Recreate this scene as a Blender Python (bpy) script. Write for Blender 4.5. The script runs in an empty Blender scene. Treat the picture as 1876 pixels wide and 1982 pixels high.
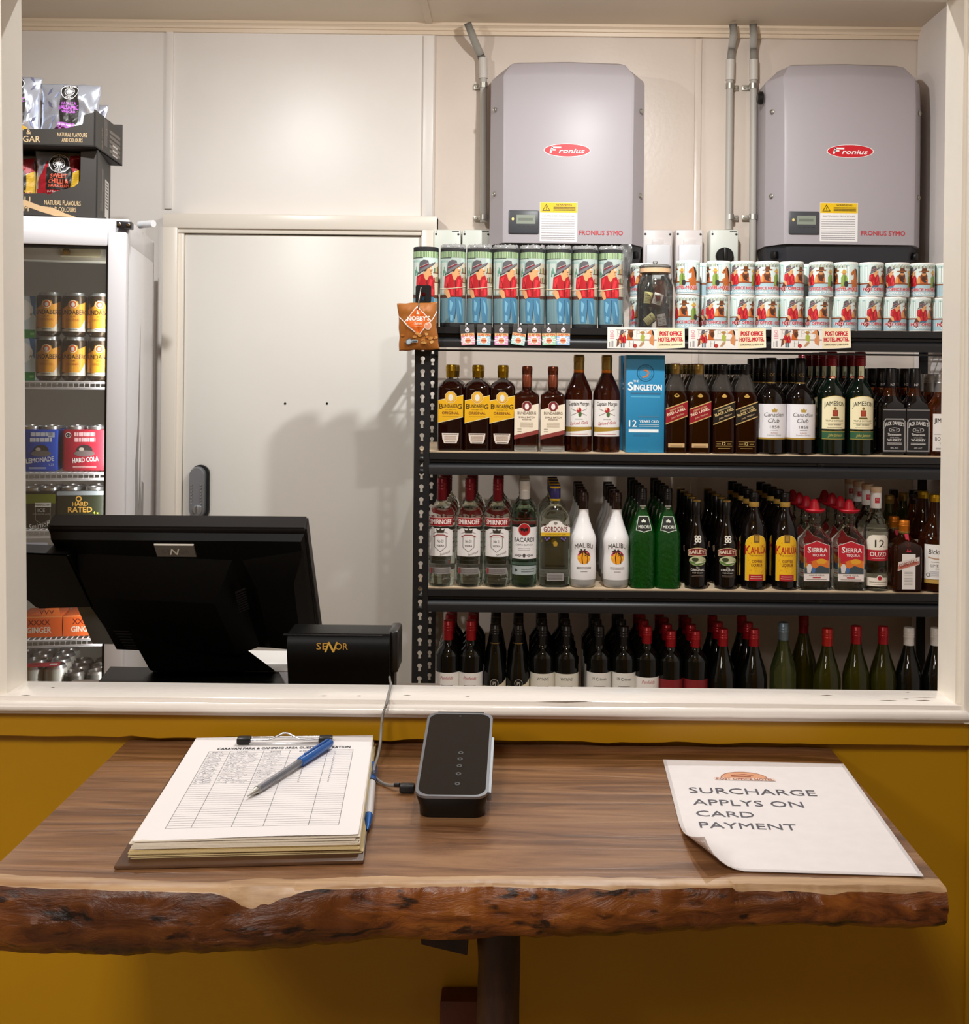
import bpy, bmesh, math, random
from math import radians, sin, cos, pi
from mathutils import Vector, Matrix, noise

scene = bpy.context.scene
COL = scene.collection
rnd = random.Random(11)

# ------------------------------------------------------------------ camera
F, VX, VY, ROLL, CZ = 2200.0, 1000.0, 720.0, radians(0.6), 1.5
W, H = 1876, 1982
cam_d = bpy.data.cameras.new('camera')
cam_d.sensor_fit = 'HORIZONTAL'
cam_d.sensor_width = 36.0
cam_d.lens = 36.0 * F / W
cam_d.shift_x = (W / 2 - VX) / W
cam_d.shift_y = -(H / 2 - VY) / W
cam_d.clip_start = 0.05
cam = bpy.data.objects.new('camera', cam_d)
COL.objects.link(cam)
cam.matrix_world = (Matrix.Translation((0, 0, CZ)) @ Matrix.Rotation(pi / 2, 4, 'X')
                    @ Matrix.Rotation(ROLL, 4, 'Z'))
scene.camera = cam

# ------------------------------------------------------------------ light
world = bpy.data.worlds.new('world')
scene.world = world
world.use_nodes = True
world.node_tree.nodes['Background'].inputs[0].default_value = (0.9, 0.85, 0.8, 1)
world.node_tree.nodes['Background'].inputs[1].default_value = 0.08


def area(name, loc, rot, sx, sy, power, col):
    d = bpy.data.lights.new(name, 'AREA')
    d.shape = 'RECTANGLE'
    d.size, d.size_y, d.energy, d.color = sx, sy, power, col
    o = bpy.data.objects.new(name, d)
    COL.objects.link(o)
    o.location, o.rotation_euler = loc, rot
    return o


# the two ceiling battens of the store room, and the lamp of the customer side
area('store_light', (0.35, 2.70, 2.60), (radians(22), 0, 0), 0.05, 0.04, 21, (0.98, 0.99, 0.975))
area('store_light', (-0.95, 2.66, 2.60), (radians(22), 0, 0), 0.05, 0.04, 14.2, (0.98, 0.99, 0.975))
area('store_light', (0.12, 1.92, 2.60), (0, 0, 0), 0.05, 0.04, 10, (0.98, 0.99, 0.975))
area('foyer_light', (-0.47, -0.5, 2.52), (radians(25), 0, 0), 0.40, 0.40, 24.5, (1.0, 0.96, 0.91))
area('foyer_light', (-1.7, -0.9, 2.50), (radians(15), 0, radians(-20)), 0.50, 0.50, 21, (1.0, 0.96, 0.91))

vs = scene.view_settings
vs.view_transform = 'Standard'
vs.look = 'None'
vs.gamma = 1.0
vs.use_curve_mapping = False
vs.exposure = 0.0
try:
    scene.cycles.use_denoising = True
    scene.cycles.max_bounces = 14
    scene.cycles.transmission_bounces = 14
    scene.cycles.transparent_max_bounces = 24
    scene.cycles.sample_clamp_indirect = 4.0
    scene.cycles.caustics_reflective = False
except Exception:
    pass


# ------------------------------------------------------------------ helpers
def P(px, py, Y):
    """world point seen at pixel (px, py), on the plane at distance Y"""
    dx, dy = px - VX, py - VY
    c, s = cos(ROLL), sin(ROLL)
    x, y = dx * c + dy * s, -dx * s + dy * c
    return Vector((x * Y / F, Y, CZ - y * Y / F))


def PZ(px, py, z):
    """world point seen at pixel (px, py), on the horizontal plane z"""
    d = P(px, py, 1.0) - Vector((0, 0, CZ))
    t = (z - CZ) / d.z
    return Vector((d.x * t, d.y * t, z))


def lin(h):
    if isinstance(h, str):
        h = h.lstrip('#')
        c = [int(h[i:i + 2], 16) / 255 for i in (0, 2, 4)]
    else:
        c = [v / 255 for v in h]
    return [v / 12.92 if v <= 0.04045 else ((v + 0.055) / 1.055) ** 2.4 for v in c] + [1.0]


MATS = {}


def M(name, col=None, rough=0.5, metal=0.0, trans=0.0, ior=1.45, bump=0.0, bscale=80.0, var=0.0,
      vscale=6.0, coat=0.0, emit=0.0, spec=0.5):
    """a principled material; bump and var add noise relief and tone"""
    if name in MATS:
        return MATS[name]
    m = bpy.data.materials.new(name)
    m.use_nodes = True
    nt = m.node_tree
    b = nt.nodes['Principled BSDF']
    c = lin(col) if col else lin(name)
    b.inputs['Base Color'].default_value = c
    b.inputs['Roughness'].default_value = rough
    b.inputs['Metallic'].default_value = metal
    b.inputs['IOR'].default_value = ior
    b.inputs['Transmission Weight'].default_value = trans
    b.inputs['Coat Weight'].default_value = coat
    b.inputs['Specular IOR Level'].default_value = spec
    if emit:
        b.inputs['Emission Color'].default_value = c
        b.inputs['Emission Strength'].default_value = emit
    if bump or var:
        tc = nt.nodes.new('ShaderNodeTexCoord')
        if bump:
            n = nt.nodes.new('ShaderNodeTexNoise')
            n.inputs['Scale'].default_value = bscale
            n.inputs['Detail'].default_value = 4
            nt.links.new(tc.outputs['Object'], n.inputs['Vector'])
            bp = nt.nodes.new('ShaderNodeBump')
            bp.inputs['Strength'].default_value = bump
            bp.inputs['Distance'].default_value = 0.004
            nt.links.new(n.outputs[0], bp.inputs['Height'])
            nt.links.new(bp.outputs[0], b.inputs['Normal'])
        if var:
            n = nt.nodes.new('ShaderNodeTexNoise')
            n.inputs['Scale'].default_value = vscale
            n.inputs['Detail'].default_value = 5
            nt.links.new(tc.outputs['Object'], n.inputs['Vector'])
            r = nt.nodes.new('ShaderNodeValToRGB')
            r.color_ramp.elements[0].position = 0.3
            r.color_ramp.elements[1].position = 0.7
            r.color_ramp.elements[0].color = [v * (1 - var) for v in c[:3]] + [1]
            r.color_ramp.elements[1].color = [min(1, v * (1 + var)) for v in c[:3]] + [1]
            nt.links.new(n.outputs[0], r.inputs[0])
            nt.links.new(r.outputs[0], b.inputs['Base Color'])
    MATS[name] = m
    return m


def thin_glass(name, tint=(1, 1, 1), gloss=0.10, rough=0.02, haze=0.0, fres=0.9):
    """thin clear sheet: passes light straight through, reflects by Fresnel"""
    if name in MATS:
        return MATS[name]
    m = bpy.data.materials.new(name)
    m.use_nodes = True
    nt = m.node_tree
    nt.nodes.clear()
    out = nt.nodes.new('ShaderNodeOutputMaterial')
    t = nt.nodes.new('ShaderNodeBsdfTransparent')
    t.inputs[0].default_value = (*tint, 1)
    g = nt.nodes.new('ShaderNodeBsdfGlossy')
    g.inputs['Roughness'].default_value = rough
    f = nt.nodes.new('ShaderNodeFresnel')
    f.inputs[0].default_value = 1.45
    mx = nt.nodes.new('ShaderNodeMixShader')
    ad = nt.nodes.new('ShaderNodeMath')
    ad.operation = 'MULTIPLY_ADD'
    ad.inputs[1].default_value = fres
    ad.inputs[2].default_value = gloss
    nt.links.new(f.outputs[0], ad.inputs[0])
    nt.links.new(ad.outputs[0], mx.inputs[0])
    last = t
    if haze:
        d = nt.nodes.new('ShaderNodeBsdfDiffuse')
        d.inputs[0].default_value = (0.8, 0.8, 0.8, 1)
        m2 = nt.nodes.new('ShaderNodeMixShader')
        m2.inputs[0].default_value = haze
        nt.links.new(t.outputs[0], m2.inputs[1])
        nt.links.new(d.outputs[0], m2.inputs[2])
        last = m2
    nt.links.new(last.outputs[0], mx.inputs[1])
    nt.links.new(g.outputs[0], mx.inputs[2])
    nt.links.new(mx.outputs[0], out.inputs[0])
    MATS[name] = m
    return m


def obj(name, bm, mats, parent=None, smooth=35, loc=None):
    me = bpy.data.meshes.new(name)
    bmesh.ops.recalc_face_normals(bm, faces=bm.faces)
    bm.to_mesh(me)
    bm.free()
    for m in (mats if isinstance(mats, (list, tuple)) else [mats]):
        me.materials.append(m)
    if smooth:
        me.shade_smooth()
        me.set_sharp_from_angle(angle=radians(smooth))
    o = bpy.data.objects.new(name, me)
    COL.objects.link(o)
    if parent:
        o.parent = parent
    if loc is not None:
        o.location = loc
    return o


def tag(o, label, cat, group=None, kind=None):
    if label:
        o['label'] = label
    if cat:
        o['category'] = cat
    if group:
        o['group'] = group
    if kind:
        o['kind'] = kind
    return o


def thing(name, label, cat, loc=(0, 0, 0), rz=0.0, group=None, rot=None):
    o = bpy.data.objects.new(name, None)
    o.empty_display_size = 0.05
    COL.objects.link(o)
    o.location = loc
    o.rotation_euler = rot if rot else (0, 0, rz)
    return tag(o, label, cat, group)


KIDS = {}


def dup(root, loc, rz=None, label=None, group=None):
    """copy of a thing with copies of its parts and sub-parts; meshes are shared"""
    r = root.copy()
    COL.objects.link(r)
    r.location = loc
    if rz is not None:
        r.rotation_euler = (0, 0, rz)
    if label:
        r['label'] = label
    if group:
        r['group'] = group
    for ch in KIDS.setdefault(root.name, list(root.children)):
        c = ch.copy()
        COL.objects.link(c)
        c.parent = r
        for g in KIDS.setdefault(ch.name, list(ch.children)):
            d = g.copy()
            COL.objects.link(d)
            d.parent = c
    return r


def box(bm, x0, x1, y0, y1, z0, z1, mi=0, bev=0.0, seg=2):
    vs_ = [bm.verts.new(p) for p in ((x0, y0, z0), (x1, y0, z0), (x1, y1, z0), (x0, y1, z0),
                                    (x0, y0, z1), (x1, y0, z1), (x1, y1, z1), (x0, y1, z1))]
    fs = [bm.faces.new([vs_[i] for i in q]) for q in
          ((0, 3, 2, 1), (4, 5, 6, 7), (0, 1, 5, 4), (1, 2, 6, 5), (2, 3, 7, 6), (3, 0, 4, 7))]
    for f in fs:
        f.material_index = mi
    if bev:
        r = bmesh.ops.bevel(bm, geom=list({e for f in fs for e in f.edges}), offset=bev, segments=seg,
                            affect='EDGES', profile=0.5)
        for f in r['faces']:
            f.material_index = mi
    return bm


def bx(x0, x1, y0, y1, z0, z1, bev=0.0):
    return box(bmesh.new(), x0, x1, y0, y1, z0, z1, 0, bev)


def hexa(bm, lo, hi, mi=0):
    """solid between two quads of world points"""
    a = [bm.verts.new(p) for p in lo]
    b = [bm.verts.new(p) for p in hi]
    n = len(a)
    fs = [bm.faces.new(a[::-1]), bm.faces.new(b)]
    for i in range(n):
        fs.append(bm.faces.new((a[i], a[(i + 1) % n], b[(i + 1) % n], b[i])))
    for f in fs:
        f.material_index = mi
    return bm


def rr(hw, hd, r, z, n=4, cx=0.0, cy=0.0):
    """rounded rectangle, 4*(n+1) points"""
    pts = []
    r = min(r, hw, hd)
    for k, (sx, sy) in enumerate(((1, 1), (-1, 1), (-1, -1), (1, -1))):
        for i in range(n + 1):
            a = (k + i / n) * pi / 2
            pts.append((cx + sx * (hw - r) + r * cos(a), cy + sy * (hd - r) + r * sin(a), z))
    return pts


def loft(bm, secs, mi=0, cap=True):
    """mi: index, or a function of mean z"""
    rings = [[bm.verts.new(p) for p in s] for s in secs]
    n = len(rings[0])
    g = mi if callable(mi) else (lambda z: mi)
    for a, b in zip(rings, rings[1:]):
        z = (a[0].co.z + b[0].co.z) / 2
        for i in range(n):
            f = bm.faces.new((a[i], a[(i + 1) % n], b[(i + 1) % n], b[i]))
            f.material_index = g(z)
    if cap:
        f = bm.faces.new(rings[0][::-1])
        f.material_index = g(rings[0][0].co.z)
        f = bm.faces.new(rings[-1])
        f.material_index = g(rings[-1][0].co.z)
    return bm


def lathe(bm, prof, mi=0, n=28, cx=0.0, cy=0.0, cap=True):
    return loft(bm, [[(cx + r * cos(2 * pi * i / n), cy + r * sin(2 * pi * i / n), z) for i in range(n)]
                     for r, z in prof], mi, cap)


def smoothprof(pts, k=3):
    """Catmull-Rom through profile points, for soft shoulders"""
    out = []
    for i in range(len(pts) - 1):
        p0, p1, p2, p3 = pts[max(i - 1, 0)], pts[i], pts[i + 1], pts[min(i + 2, len(pts) - 1)]
        for j in range(k):
            t = j / k
            out.append(tuple(0.5 * (2 * b + (c - a) * t + (2 * a - 5 * b + 4 * c - d) * t * t
                                    + (3 * b - a - 3 * c + d) * t ** 3) for a, b, c, d in zip(p0, p1, p2, p3)))
    out.append(pts[-1])
    return out


def tube(bm, pts, r, n=8, mi=0, rfn=None):
    pts = [Vector(p) for p in pts]
    rings = []
    up = Vector((0.13, 0.31, 0.94)).normalized()
    for i, p in enumerate(pts):
        d = (pts[min(i + 1, len(pts) - 1)] - pts[max(i - 1, 0)]).normalized()
        if abs(d.dot(up)) > 0.97:
            a = d.cross(Vector((1, 0.2, 0))).normalized()
        else:
            a = d.cross(up).normalized()
        b = d.cross(a).normalized()
        q = rfn(i / (len(pts) - 1)) if rfn else r
        rings.append([tuple(p + q * (cos(2 * pi * j / n) * a + sin(2 * pi * j / n) * b)) for j in range(n)])
    return loft(bm, rings, mi)


def prism(bm, poly, y0, y1, mi=0):
    """polygon in x,z extruded along y"""
    return hexa(bm, [(x, y0, z) for x, z in poly], [(x, y1, z) for x, z in poly], mi)


def spline(pts, k=8):
    return smoothprof([tuple(p) for p in pts], k)


# ------------------------------------------------------------------ lettering and flat artwork
TXT = {}
_tc = bpy.data.curves.new('letters', 'FONT')
_to = bpy.data.objects.new('letters', _tc)
COL.objects.link(_to)
_tc.resolution_u = 2
_tc.align_x = 'CENTER'


def text_geo(s, shear=0.0, bold=0.0):
    k = (s, shear, bold)
    if k not in TXT:
        _tc.body, _tc.shear, _tc.offset = s, shear, bold
        dg = bpy.context.evaluated_depsgraph_get()
        dg.update()
        e = _to.evaluated_get(dg)
        me = e.to_mesh()
        v = [(p.co.x, p.co.y) for p in me.vertices]
        f = [tuple(p.vertices) for p in me.polygons]
        e.to_mesh_clear()
        if v:
            x0, x1 = min(a for a, b in v), max(a for a, b in v)
            v = [(a - (x0 + x1) / 2, b) for a, b in v]
            TXT[k] = (v, f, x1 - x0)
        else:
            TXT[k] = ([], [], 1)
    return TXT[k]


class Art:
    """flat artwork in millimetres: x right, y up; built onto a plane or wrapped on a surface"""

    def __init__(self):
        self.it = []

    def poly(self, pts, m, L=0):
        self.it.append(([(x, y) for x, y in pts], [tuple(range(len(pts)))], m, L, True))
        return self

    def rect(self, x0, y0, x1, y1, m, L=0):
        return self.poly([(x0, y0), (x1, y0), (x1, y1), (x0, y1)], m, L)

    def ell(self, cx, cy, rx, ry, m, L=0, n=20):
        return self.poly([(cx + rx * cos(2 * pi * i / n), cy + ry * sin(2 * pi * i / n)) for i in range(n)], m, L)

    def ring(self, cx, cy, r0, r1, m, L=0, n=24):
        v = [(cx + r * cos(2 * pi * i / n), cy + r * sin(2 * pi * i / n)) for r in (r0, r1) for i in range(n)]
        self.it.append((v, [(i, n + i, n + (i + 1) % n, (i + 1) % n) for i in range(n)], m, L, True))
        return self

    def line(self, pts, w, m, L=0):
        for a, b in zip(pts, pts[1:]):
            dx, dy = b[0] - a[0], b[1] - a[1]
            d = math.hypot(dx, dy) or 1
            nx, ny = -dy / d * w / 2, dx / d * w / 2
            self.poly([(a[0] - nx, a[1] - ny), (b[0] - nx, b[1] - ny), (b[0] + nx, b[1] + ny), (a[0] + nx, a[1] + ny)], m, L)
        return self

    def text(self, s, cx, cy, h, m, L=1, w=None, shear=0.0, bold=0.0, rot=0.0, arc=0.0, left=False):
        """h = cap height, w = fitted width, cy = baseline; arc bends the line"""
        v, f, tw = text_geo(s, shear, 0.0)
        k = h / 0.70
        kx = (w / tw) if w else k
        ox = kx * tw / 2 if left else 0
        c_, s_ = cos(rot), sin(rot)
        o = []
        for x, y in v:
            X, Y = x * kx + ox, y * k
            Y -= arc * X * X
            o.append((cx + X * c_ - Y * s_, cy + X * s_ + Y * c_))
        b = bold * h * 1.1
        for kk, (ox_, oy_) in enumerate(((-b, 0), (b, 0), (0, b * .7), (0, -b * .7)) if bold > 0 else ((0, 0),)):
            self.it.append(([(x + ox_, y + oy_) for x, y in o], f, m, L + .2 * kk, False))
        return self

    def scrib(self, x0, x1, y, h, m, L=1, n=1, lead=2.0, gap=0.3):
        """rows of tiny unreadable print as broken bars"""
        for r in range(n):
            x = x0
            while x < x1:
                l = min(x1 - x, rnd.uniform(0.08, 0.22) * (x1 - x0) + 0.3)
                self.rect(x, y - r * lead, x + l, y - r * lead + h, m, L)
                x += l + gap
        return self

    def build(self, name, parent, fn, step=0.0, stepy=0.0, lift=0.00015, tstep=None):
        """fn(x, y, d): metres on the sheet and height above it -> local point"""
        names = []
        for it in self.it:
            if it[2] not in names:
                names.append(it[2])
        bm = bmesh.new()
        for v, fcs, m, L, bg in self.it:
            b2 = bmesh.new()
            vv = [b2.verts.new((x / 1000, y / 1000, 0)) for x, y in v]
            for f in fcs:
                try:
                    fc = b2.faces.new([vv[i] for i in f])
                    fc.material_index = names.index(m)
                    fc.normal_update()
                    if fc.normal.z < 0:
                        fc.normal_flip()
                except ValueError:
                    pass
            if bg or stepy:
                for st, ax in ((step, 0), (stepy, 1)):
                    if st:
                        lo = min(p.co[ax] for p in b2.verts)
                        hi = max(p.co[ax] for p in b2.verts)
                        q = math.ceil(lo / st) * st
                        no = [0, 0, 0]
                        no[ax] = 1
                        while q < hi:
                            if q > lo:
                                co = [0, 0, 0]
                                co[ax] = q
                                bmesh.ops.bisect_plane(b2, geom=list(b2.verts) + list(b2.edges) + list(b2.faces),
                                                       dist=1e-7, plane_co=co, plane_no=no)
                            q += st
            mp = {}
            for p in b2.verts:
                mp[p] = bm.verts.new(fn(p.co.x, p.co.y, lift * (1 + L)))
            for f in b2.faces:
                try:
                    nf = bm.faces.new([mp[p] for p in f.verts])
                    nf.material_index = f.material_index
                except ValueError:
                    pass
            b2.free()
        me = bpy.data.meshes.new(name)
        bm.to_mesh(me)
        bm.free()
        for n_ in names:
            me.materials.append(MATS[n_] if n_ in MATS else M(n_, n_, 0.45))
        o = bpy.data.objects.new(name, me)
        COL.objects.link(o)
        if parent:
            o.parent = parent
        return o


def on_cyl(r, z0=0.0, turn=0.0):
    return lambda x, y, d: ((r + d) * sin(x / r + turn), -(r + d) * cos(x / r + turn), z0 + y)


def on_front(y0, z0=0.0, x0=0.0):
    return lambda x, y, d: (x0 + x, y0 - d, z0 + y)


def on_side(x0, z0=0.0, y0=0.0):
    """face looking along +x; sheet x runs away from the viewer"""
    return lambda x, y, d: (x0 + d, y0 + x, z0 + y)


def on_top(z0, x0=0.0, y0=0.0):
    return lambda x, y, d: (x0 + x, y0 + y, z0 + d)


def ordinal(i):
    return ('first', 'second', 'third', 'fourth', 'fifth', 'sixth', 'seventh', 'eighth', 'ninth', 'tenth',
            'eleventh', 'twelfth')[i]

# ================================================================== materials
def mix_ramp(name, stops, scale, stretch, rough, bump=0.3, bdist=0.002, detail=8, dist=0.0, layers=()):
    """streaked natural material: noise stretched along an axis through a colour ramp"""
    m = bpy.data.materials.new(name)
    m.use_nodes = True
    nt = m.node_tree
    b = nt.nodes['Principled BSDF']
    tc = nt.nodes.new('ShaderNodeTexCoord')
    mp = nt.nodes.new('ShaderNodeMapping')
    mp.inputs['Scale'].default_value = stretch
    n = nt.nodes.new('ShaderNodeTexNoise')
    n.inputs['Scale'].default_value = scale
    n.inputs['Detail'].default_value = detail
    n.inputs['Roughness'].default_value = 0.62
    n.inputs['Distortion'].default_value = dist
    r = nt.nodes.new('ShaderNodeValToRGB')
    while len(r.color_ramp.elements) < len(stops):
        r.color_ramp.elements.new(0.5)
    for e, (p, c) in zip(r.color_ramp.elements, stops):
        e.position = p
        e.color = lin(c)
    nt.links.new(tc.outputs['Object'], mp.inputs[0])
    nt.links.new(mp.outputs[0], n.inputs['Vector'])
    nt.links.new(n.outputs[0], r.inputs[0])
    last = r.outputs[0]
    for sc_, st_, p0_, p1_, lo_ in layers:      # dark pits and broad tone of the timber
        m2 = nt.nodes.new('ShaderNodeMapping')
        m2.inputs['Scale'].default_value = st_
        m2.inputs['Location'].default_value = (sc_ * .013, 3.1, 1.7)
        n2 = nt.nodes.new('ShaderNodeTexNoise')
        n2.inputs['Scale'].default_value = sc_
        n2.inputs['Detail'].default_value = 3
        r2 = nt.nodes.new('ShaderNodeValToRGB')
        r2.color_ramp.elements[0].position, r2.color_ramp.elements[1].position = p0_, p1_
        r2.color_ramp.elements[0].color = (lo_, lo_ * .9, lo_ * .85, 1)
        mm = nt.nodes.new('ShaderNodeMixRGB')
        mm.blend_type = 'MULTIPLY'
        mm.inputs[0].default_value = 1
        nt.links.new(tc.outputs['Object'], m2.inputs[0])
        nt.links.new(m2.outputs[0], n2.inputs['Vector'])
        nt.links.new(n2.outputs[0], r2.inputs[0])
        nt.links.new(last, mm.inputs[1])
        nt.links.new(r2.outputs[0], mm.inputs[2])
        last = mm.outputs[0]
    nt.links.new(last, b.inputs['Base Color'])
    b.inputs['Roughness'].default_value = rough
    bp = nt.nodes.new('ShaderNodeBump')
    bp.inputs['Strength'].default_value = bump
    bp.inputs['Distance'].default_value = bdist
    nt.links.new(n.outputs[0], bp.inputs['Height'])
    nt.links.new(bp.outputs[0], b.inputs['Normal'])
    MATS[name] = m
    return m


M('wall_cream', 'eee8e3', 0.35, bump=0.05, bscale=40, var=0.03, vscale=3)
M('wall_beige', 'ded0c4', 0.30, bump=0.10, bscale=60, var=0.05, vscale=3)
M('ceiling_paint', 'dccdb9', 0.5, bump=0.03, bscale=30, var=0.05, vscale=1.2)
M('cornice_paint', 'ead7bf', 0.4)
M('trim_gloss', 'fbf4e8', 0.25, bump=0.12, bscale=35, var=0.03)
M('sill_gloss', 'f8f0e8', 0.22, bump=0.15, bscale=45, var=0.02)
M('door_paint', 'eae6df', 0.4, var=0.02, vscale=2)
M('mustard', 'b48204', 0.4, bump=0.05, bscale=50, var=0.06, vscale=3)
M('floor_lino', '8a7a66', 0.5, var=0.1)
M('steel_black', '131316', 0.42, bump=0.06, bscale=300)
M('plastic_black', '100f0c', 0.35)
M('ply', 'cdb596', 0.6, bump=0.1, bscale=60, var=0.12, vscale=10)
M('white_enamel', 'dedce0', 0.28)
M('white_plastic', 'e6e6ea', 0.4)
M('chrome', 'c9c9cc', 0.18, metal=1.0)
M('zinc', 'b9b6ad', 0.35, metal=0.9)
M('paper', 'fcf7f7', 0.6)
M('black', '0c0b0b', 0.4)
M('ink', '2a2a33', 0.6)

# ================================================================== the setting
def struct(name, bm, m, smooth=35):
    return tag(obj(name, bm, m, None, smooth), None, None, None, 'structure')


YW = 3.96                     # back wall of the store room
ZC = 2.705                    # its ceiling
XS = P(840, 300, YW).x        # joint between the cream and the beige wall panels
XR = 1.386                    # right wall of the store room
struct('wall_back', bx(-2.3, XS, YW, YW + 0.08, 0, ZC), MATS['wall_cream'])
struct('wall_back', bx(XS, XR + 0.08, YW + 0.004, YW + 0.08, 0, ZC), MATS['wall_beige'])
struct('wall_right', bx(XR, XR + 0.06, 1.45, YW, 0, ZC), M('wall_white', 'ece4e0', 0.45, var=0.03))
struct('wall_left', bx(-2.36, -2.3, 1.45, YW, 0, ZC), MATS['wall_cream'])
struct('ceiling', bx(-2.36, XR + 0.06, 1.45, YW + 0.08, ZC, ZC + 0.05), MATS['ceiling_paint'])
struct('floor', bx(-2.6, 2.6, -2.6, YW + 0.08, -0.05, 0.0), MATS['floor_lino'])
# customer side: three more walls, cream to lift the bounced light, and a pale ceiling close the foyer
struct('wall_foyer_left', bx(-2.66, -2.6, -2.6, 1.41, 0, 2.7), MATS['wall_cream'])
struct('wall_foyer_right', bx(2.6, 2.66, -2.6, 1.41, 0, 2.7), MATS['wall_cream'])
struct('wall_foyer_back', bx(-2.66, 2.66, -2.66, -2.6, 0, 2.7), MATS['wall_cream'])
struct('ceiling', bx(-2.66, 2.66, -2.66, 1.45, 2.7, 2.75), MATS['ceiling_paint'])

# dividing wall with the serving opening
YF, YB = 1.41, 1.448          # foyer face and back edge of the reveal
ZS = 1.100                    # sill
ZH = P(1000, -5, YB).z        # soffit of the head
L0, L1 = P(41, 0, YB), P(53, 1326, YB)
R0, R1 = P(1833, 0, YB), P(1815, 1331, YB)
bm = bmesh.new()
box(bm, -2.6, 2.6, YF, YB, 0, ZS - 0.03)
box(bm, -2.6, 2.6, YF, YB, ZH + 0.02, 2.7)
box(bm, -2.6, L0.x - 0.03, YF, YB, ZS - 0.03, ZH + 0.02)
box(bm, R0.x + 0.03, 2.6, YF, YB, ZS - 0.03, ZH + 0.02)
struct('wall_front', bm, MATS['mustard'])
bm = bmesh.new()
YJ = 1.378
hexa(bm, [(L1.x, YJ + .012, ZS), (L1.x, YB, ZS), (L1.x - .04, YB, ZS), (L1.x - .04, YJ + .012, ZS)],
     [(L0.x, YJ + .012, ZH), (L0.x, YB, ZH), (L0.x - .04, YB, ZH), (L0.x - .04, YJ + .012, ZH)])
struct('trim_left', bm, MATS['trim_gloss'])
bm = bmesh.new()
hexa(bm, [(R1.x, YJ + .012, ZS), (R1.x, YB, ZS), (R1.x + .03, YB, ZS), (R1.x + .03, YJ + .012, ZS)],
     [(R0.x, YJ + .012, ZH), (R0.x, YB, ZH), (R0.x + .03, YB, ZH), (R0.x + .03, YJ + .012, ZH)])
struct('trim_right', bm, MATS['trim_gloss'])
struct('trim_top', bx(L0.x - 0.05, R0.x + 0.05, YJ + .012, YB, ZH, ZH + 0.03), MATS['trim_gloss'])
# casing boards on the foyer face, the right one shows at the frame edge
struct('trim_right', bx(R1.x + 0.006, R1.x + 0.09, YJ, YJ + .03, ZS - 0.022, ZH + 0.1, 0.003), MATS['trim_gloss'])
struct('trim_left', bx(L0.x - 0.11, L1.x - 0.026, YJ, YJ + .03, ZS - 0.022, ZH + 0.1, 0.003), MATS['trim_gloss'])
# sill board with a rounded nosing below it, and the mustard apron
struct('sill', bx(L1.x - 0.035, R1.x + 0.012, YJ + 0.004, YB, ZS - 0.022, ZS, 0.0015), MATS['sill_gloss']).name = 'trim_sill'
bm = bmesh.new()
pr = [(YJ + .02, ZS - .005), (YJ - .001, ZS - .005), (YJ - .006, ZS - .0085), (YJ - .007, ZS - .0125), (YJ - .004, ZS - .0165), (YJ + .02, ZS - .019)]
rings = []
for i in range(61):
    x = L1.x - .3 + (R1.x + .012 - L1.x + .3) * i / 60
    rings.append([(x, y + .0006 * noise.noise((x * 30, z * 60, 1)), z + .0006 * noise.noise((x * 25, 3, z * 50))) for y, z in pr])
loft(bm, rings)
struct('trim_nosing', bm, MATS['sill_gloss'], 60)
A = Art()                       # knocks and cracks in the sill paint
for a_, b_, y_, w_ in ((1588, 1612, 1346, 1.4), (1700, 1738, 1356, .8), (1748, 1760, 1353, 1.5), (1772, 1802, 1356, 1.6), (1765, 1815, 1350, .7), (1752, 1762, 1340, 1.2), (98, 106, 1331, 1.6), (40, 60, 1346, .8),
                       (620, 634, 1347, 1.1), (690, 700, 1347, 1.2), (780, 796, 1346, 1.0), (1035, 1160, 1358, .7), (900, 910, 1349, 1.3)):
    p_, q_ = PZ(a_, y_, ZS), PZ(b_, y_, ZS)
    A.poly([(p_.x * 1000, p_.y * 1000), ((p_.x + q_.x) * 500, p_.y * 1000 - w_ * .8), (q_.x * 1000, q_.y * 1000 + w_ * .2), ((p_.x * .4 + q_.x * .6) * 1000, q_.y * 1000 + w_)], '6a5a4c')
chips_ = A.build('trim_paint_chips', None, on_top(ZS + .0001))
tag(chips_, None, None, None, 'structure')
YA = 1.392
bm = bmesh.new()
za = P(1000, 1434, YA).z
rings = []
for i in range(121):
    x = -0.95 + 2.0 * i / 120
    rag = (0.003 * noise.noise((x * 22, 0, 5)) + .0015 * noise.noise((x * 90, 2, 5))) if -0.47 < x < 0.4 else 0.0008 * noise.noise((x * 20, 0, 5))
    rings.append([(x, YA, ZS - .018), (x, YF, ZS - .018), (x, YF, za + rag), (x, YA, za + rag)])
loft(bm, rings)
struct('trim_apron', bm, MATS['mustard'], 0)
xs = P(1868, 1700, YF).x
struct('trim_seam', bx(xs, xs + 0.03, YF - .006, YF, 0, P(1868, 1440, YF).z, 0.001), MATS['mustard'])

# back wall: cornice, cover strips, door
bm = bmesh.new()
zc0 = P(1000, 70, YW).z
pr = [(YW, zc0), (YW - .010, zc0), (YW - .012, zc0 + .012), (YW - .020, zc0 + .012), (YW - .022, zc0 + .020), (YW - .030, zc0 + .026),
      (YW - .034, zc0 + .026), (YW - .034, ZC), (YW, ZC)]
loft(bm, [[(-2.3, y, z) for y, z in pr], [(XR, y, z) for y, z in pr]])
struct('trim_cornice', bm, MATS['cornice_paint'], 20)


def strip(px, w, y0, y1, m, d=0.010):
    a = P(px, y0, YW)
    b = P(px, y1, YW)
    h = w / 2 * YW / F
    return struct('trim_strip', bx(a.x - h, a.x + h, YW - d, YW + .002, b.z, a.z, 0.003), m)


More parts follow.
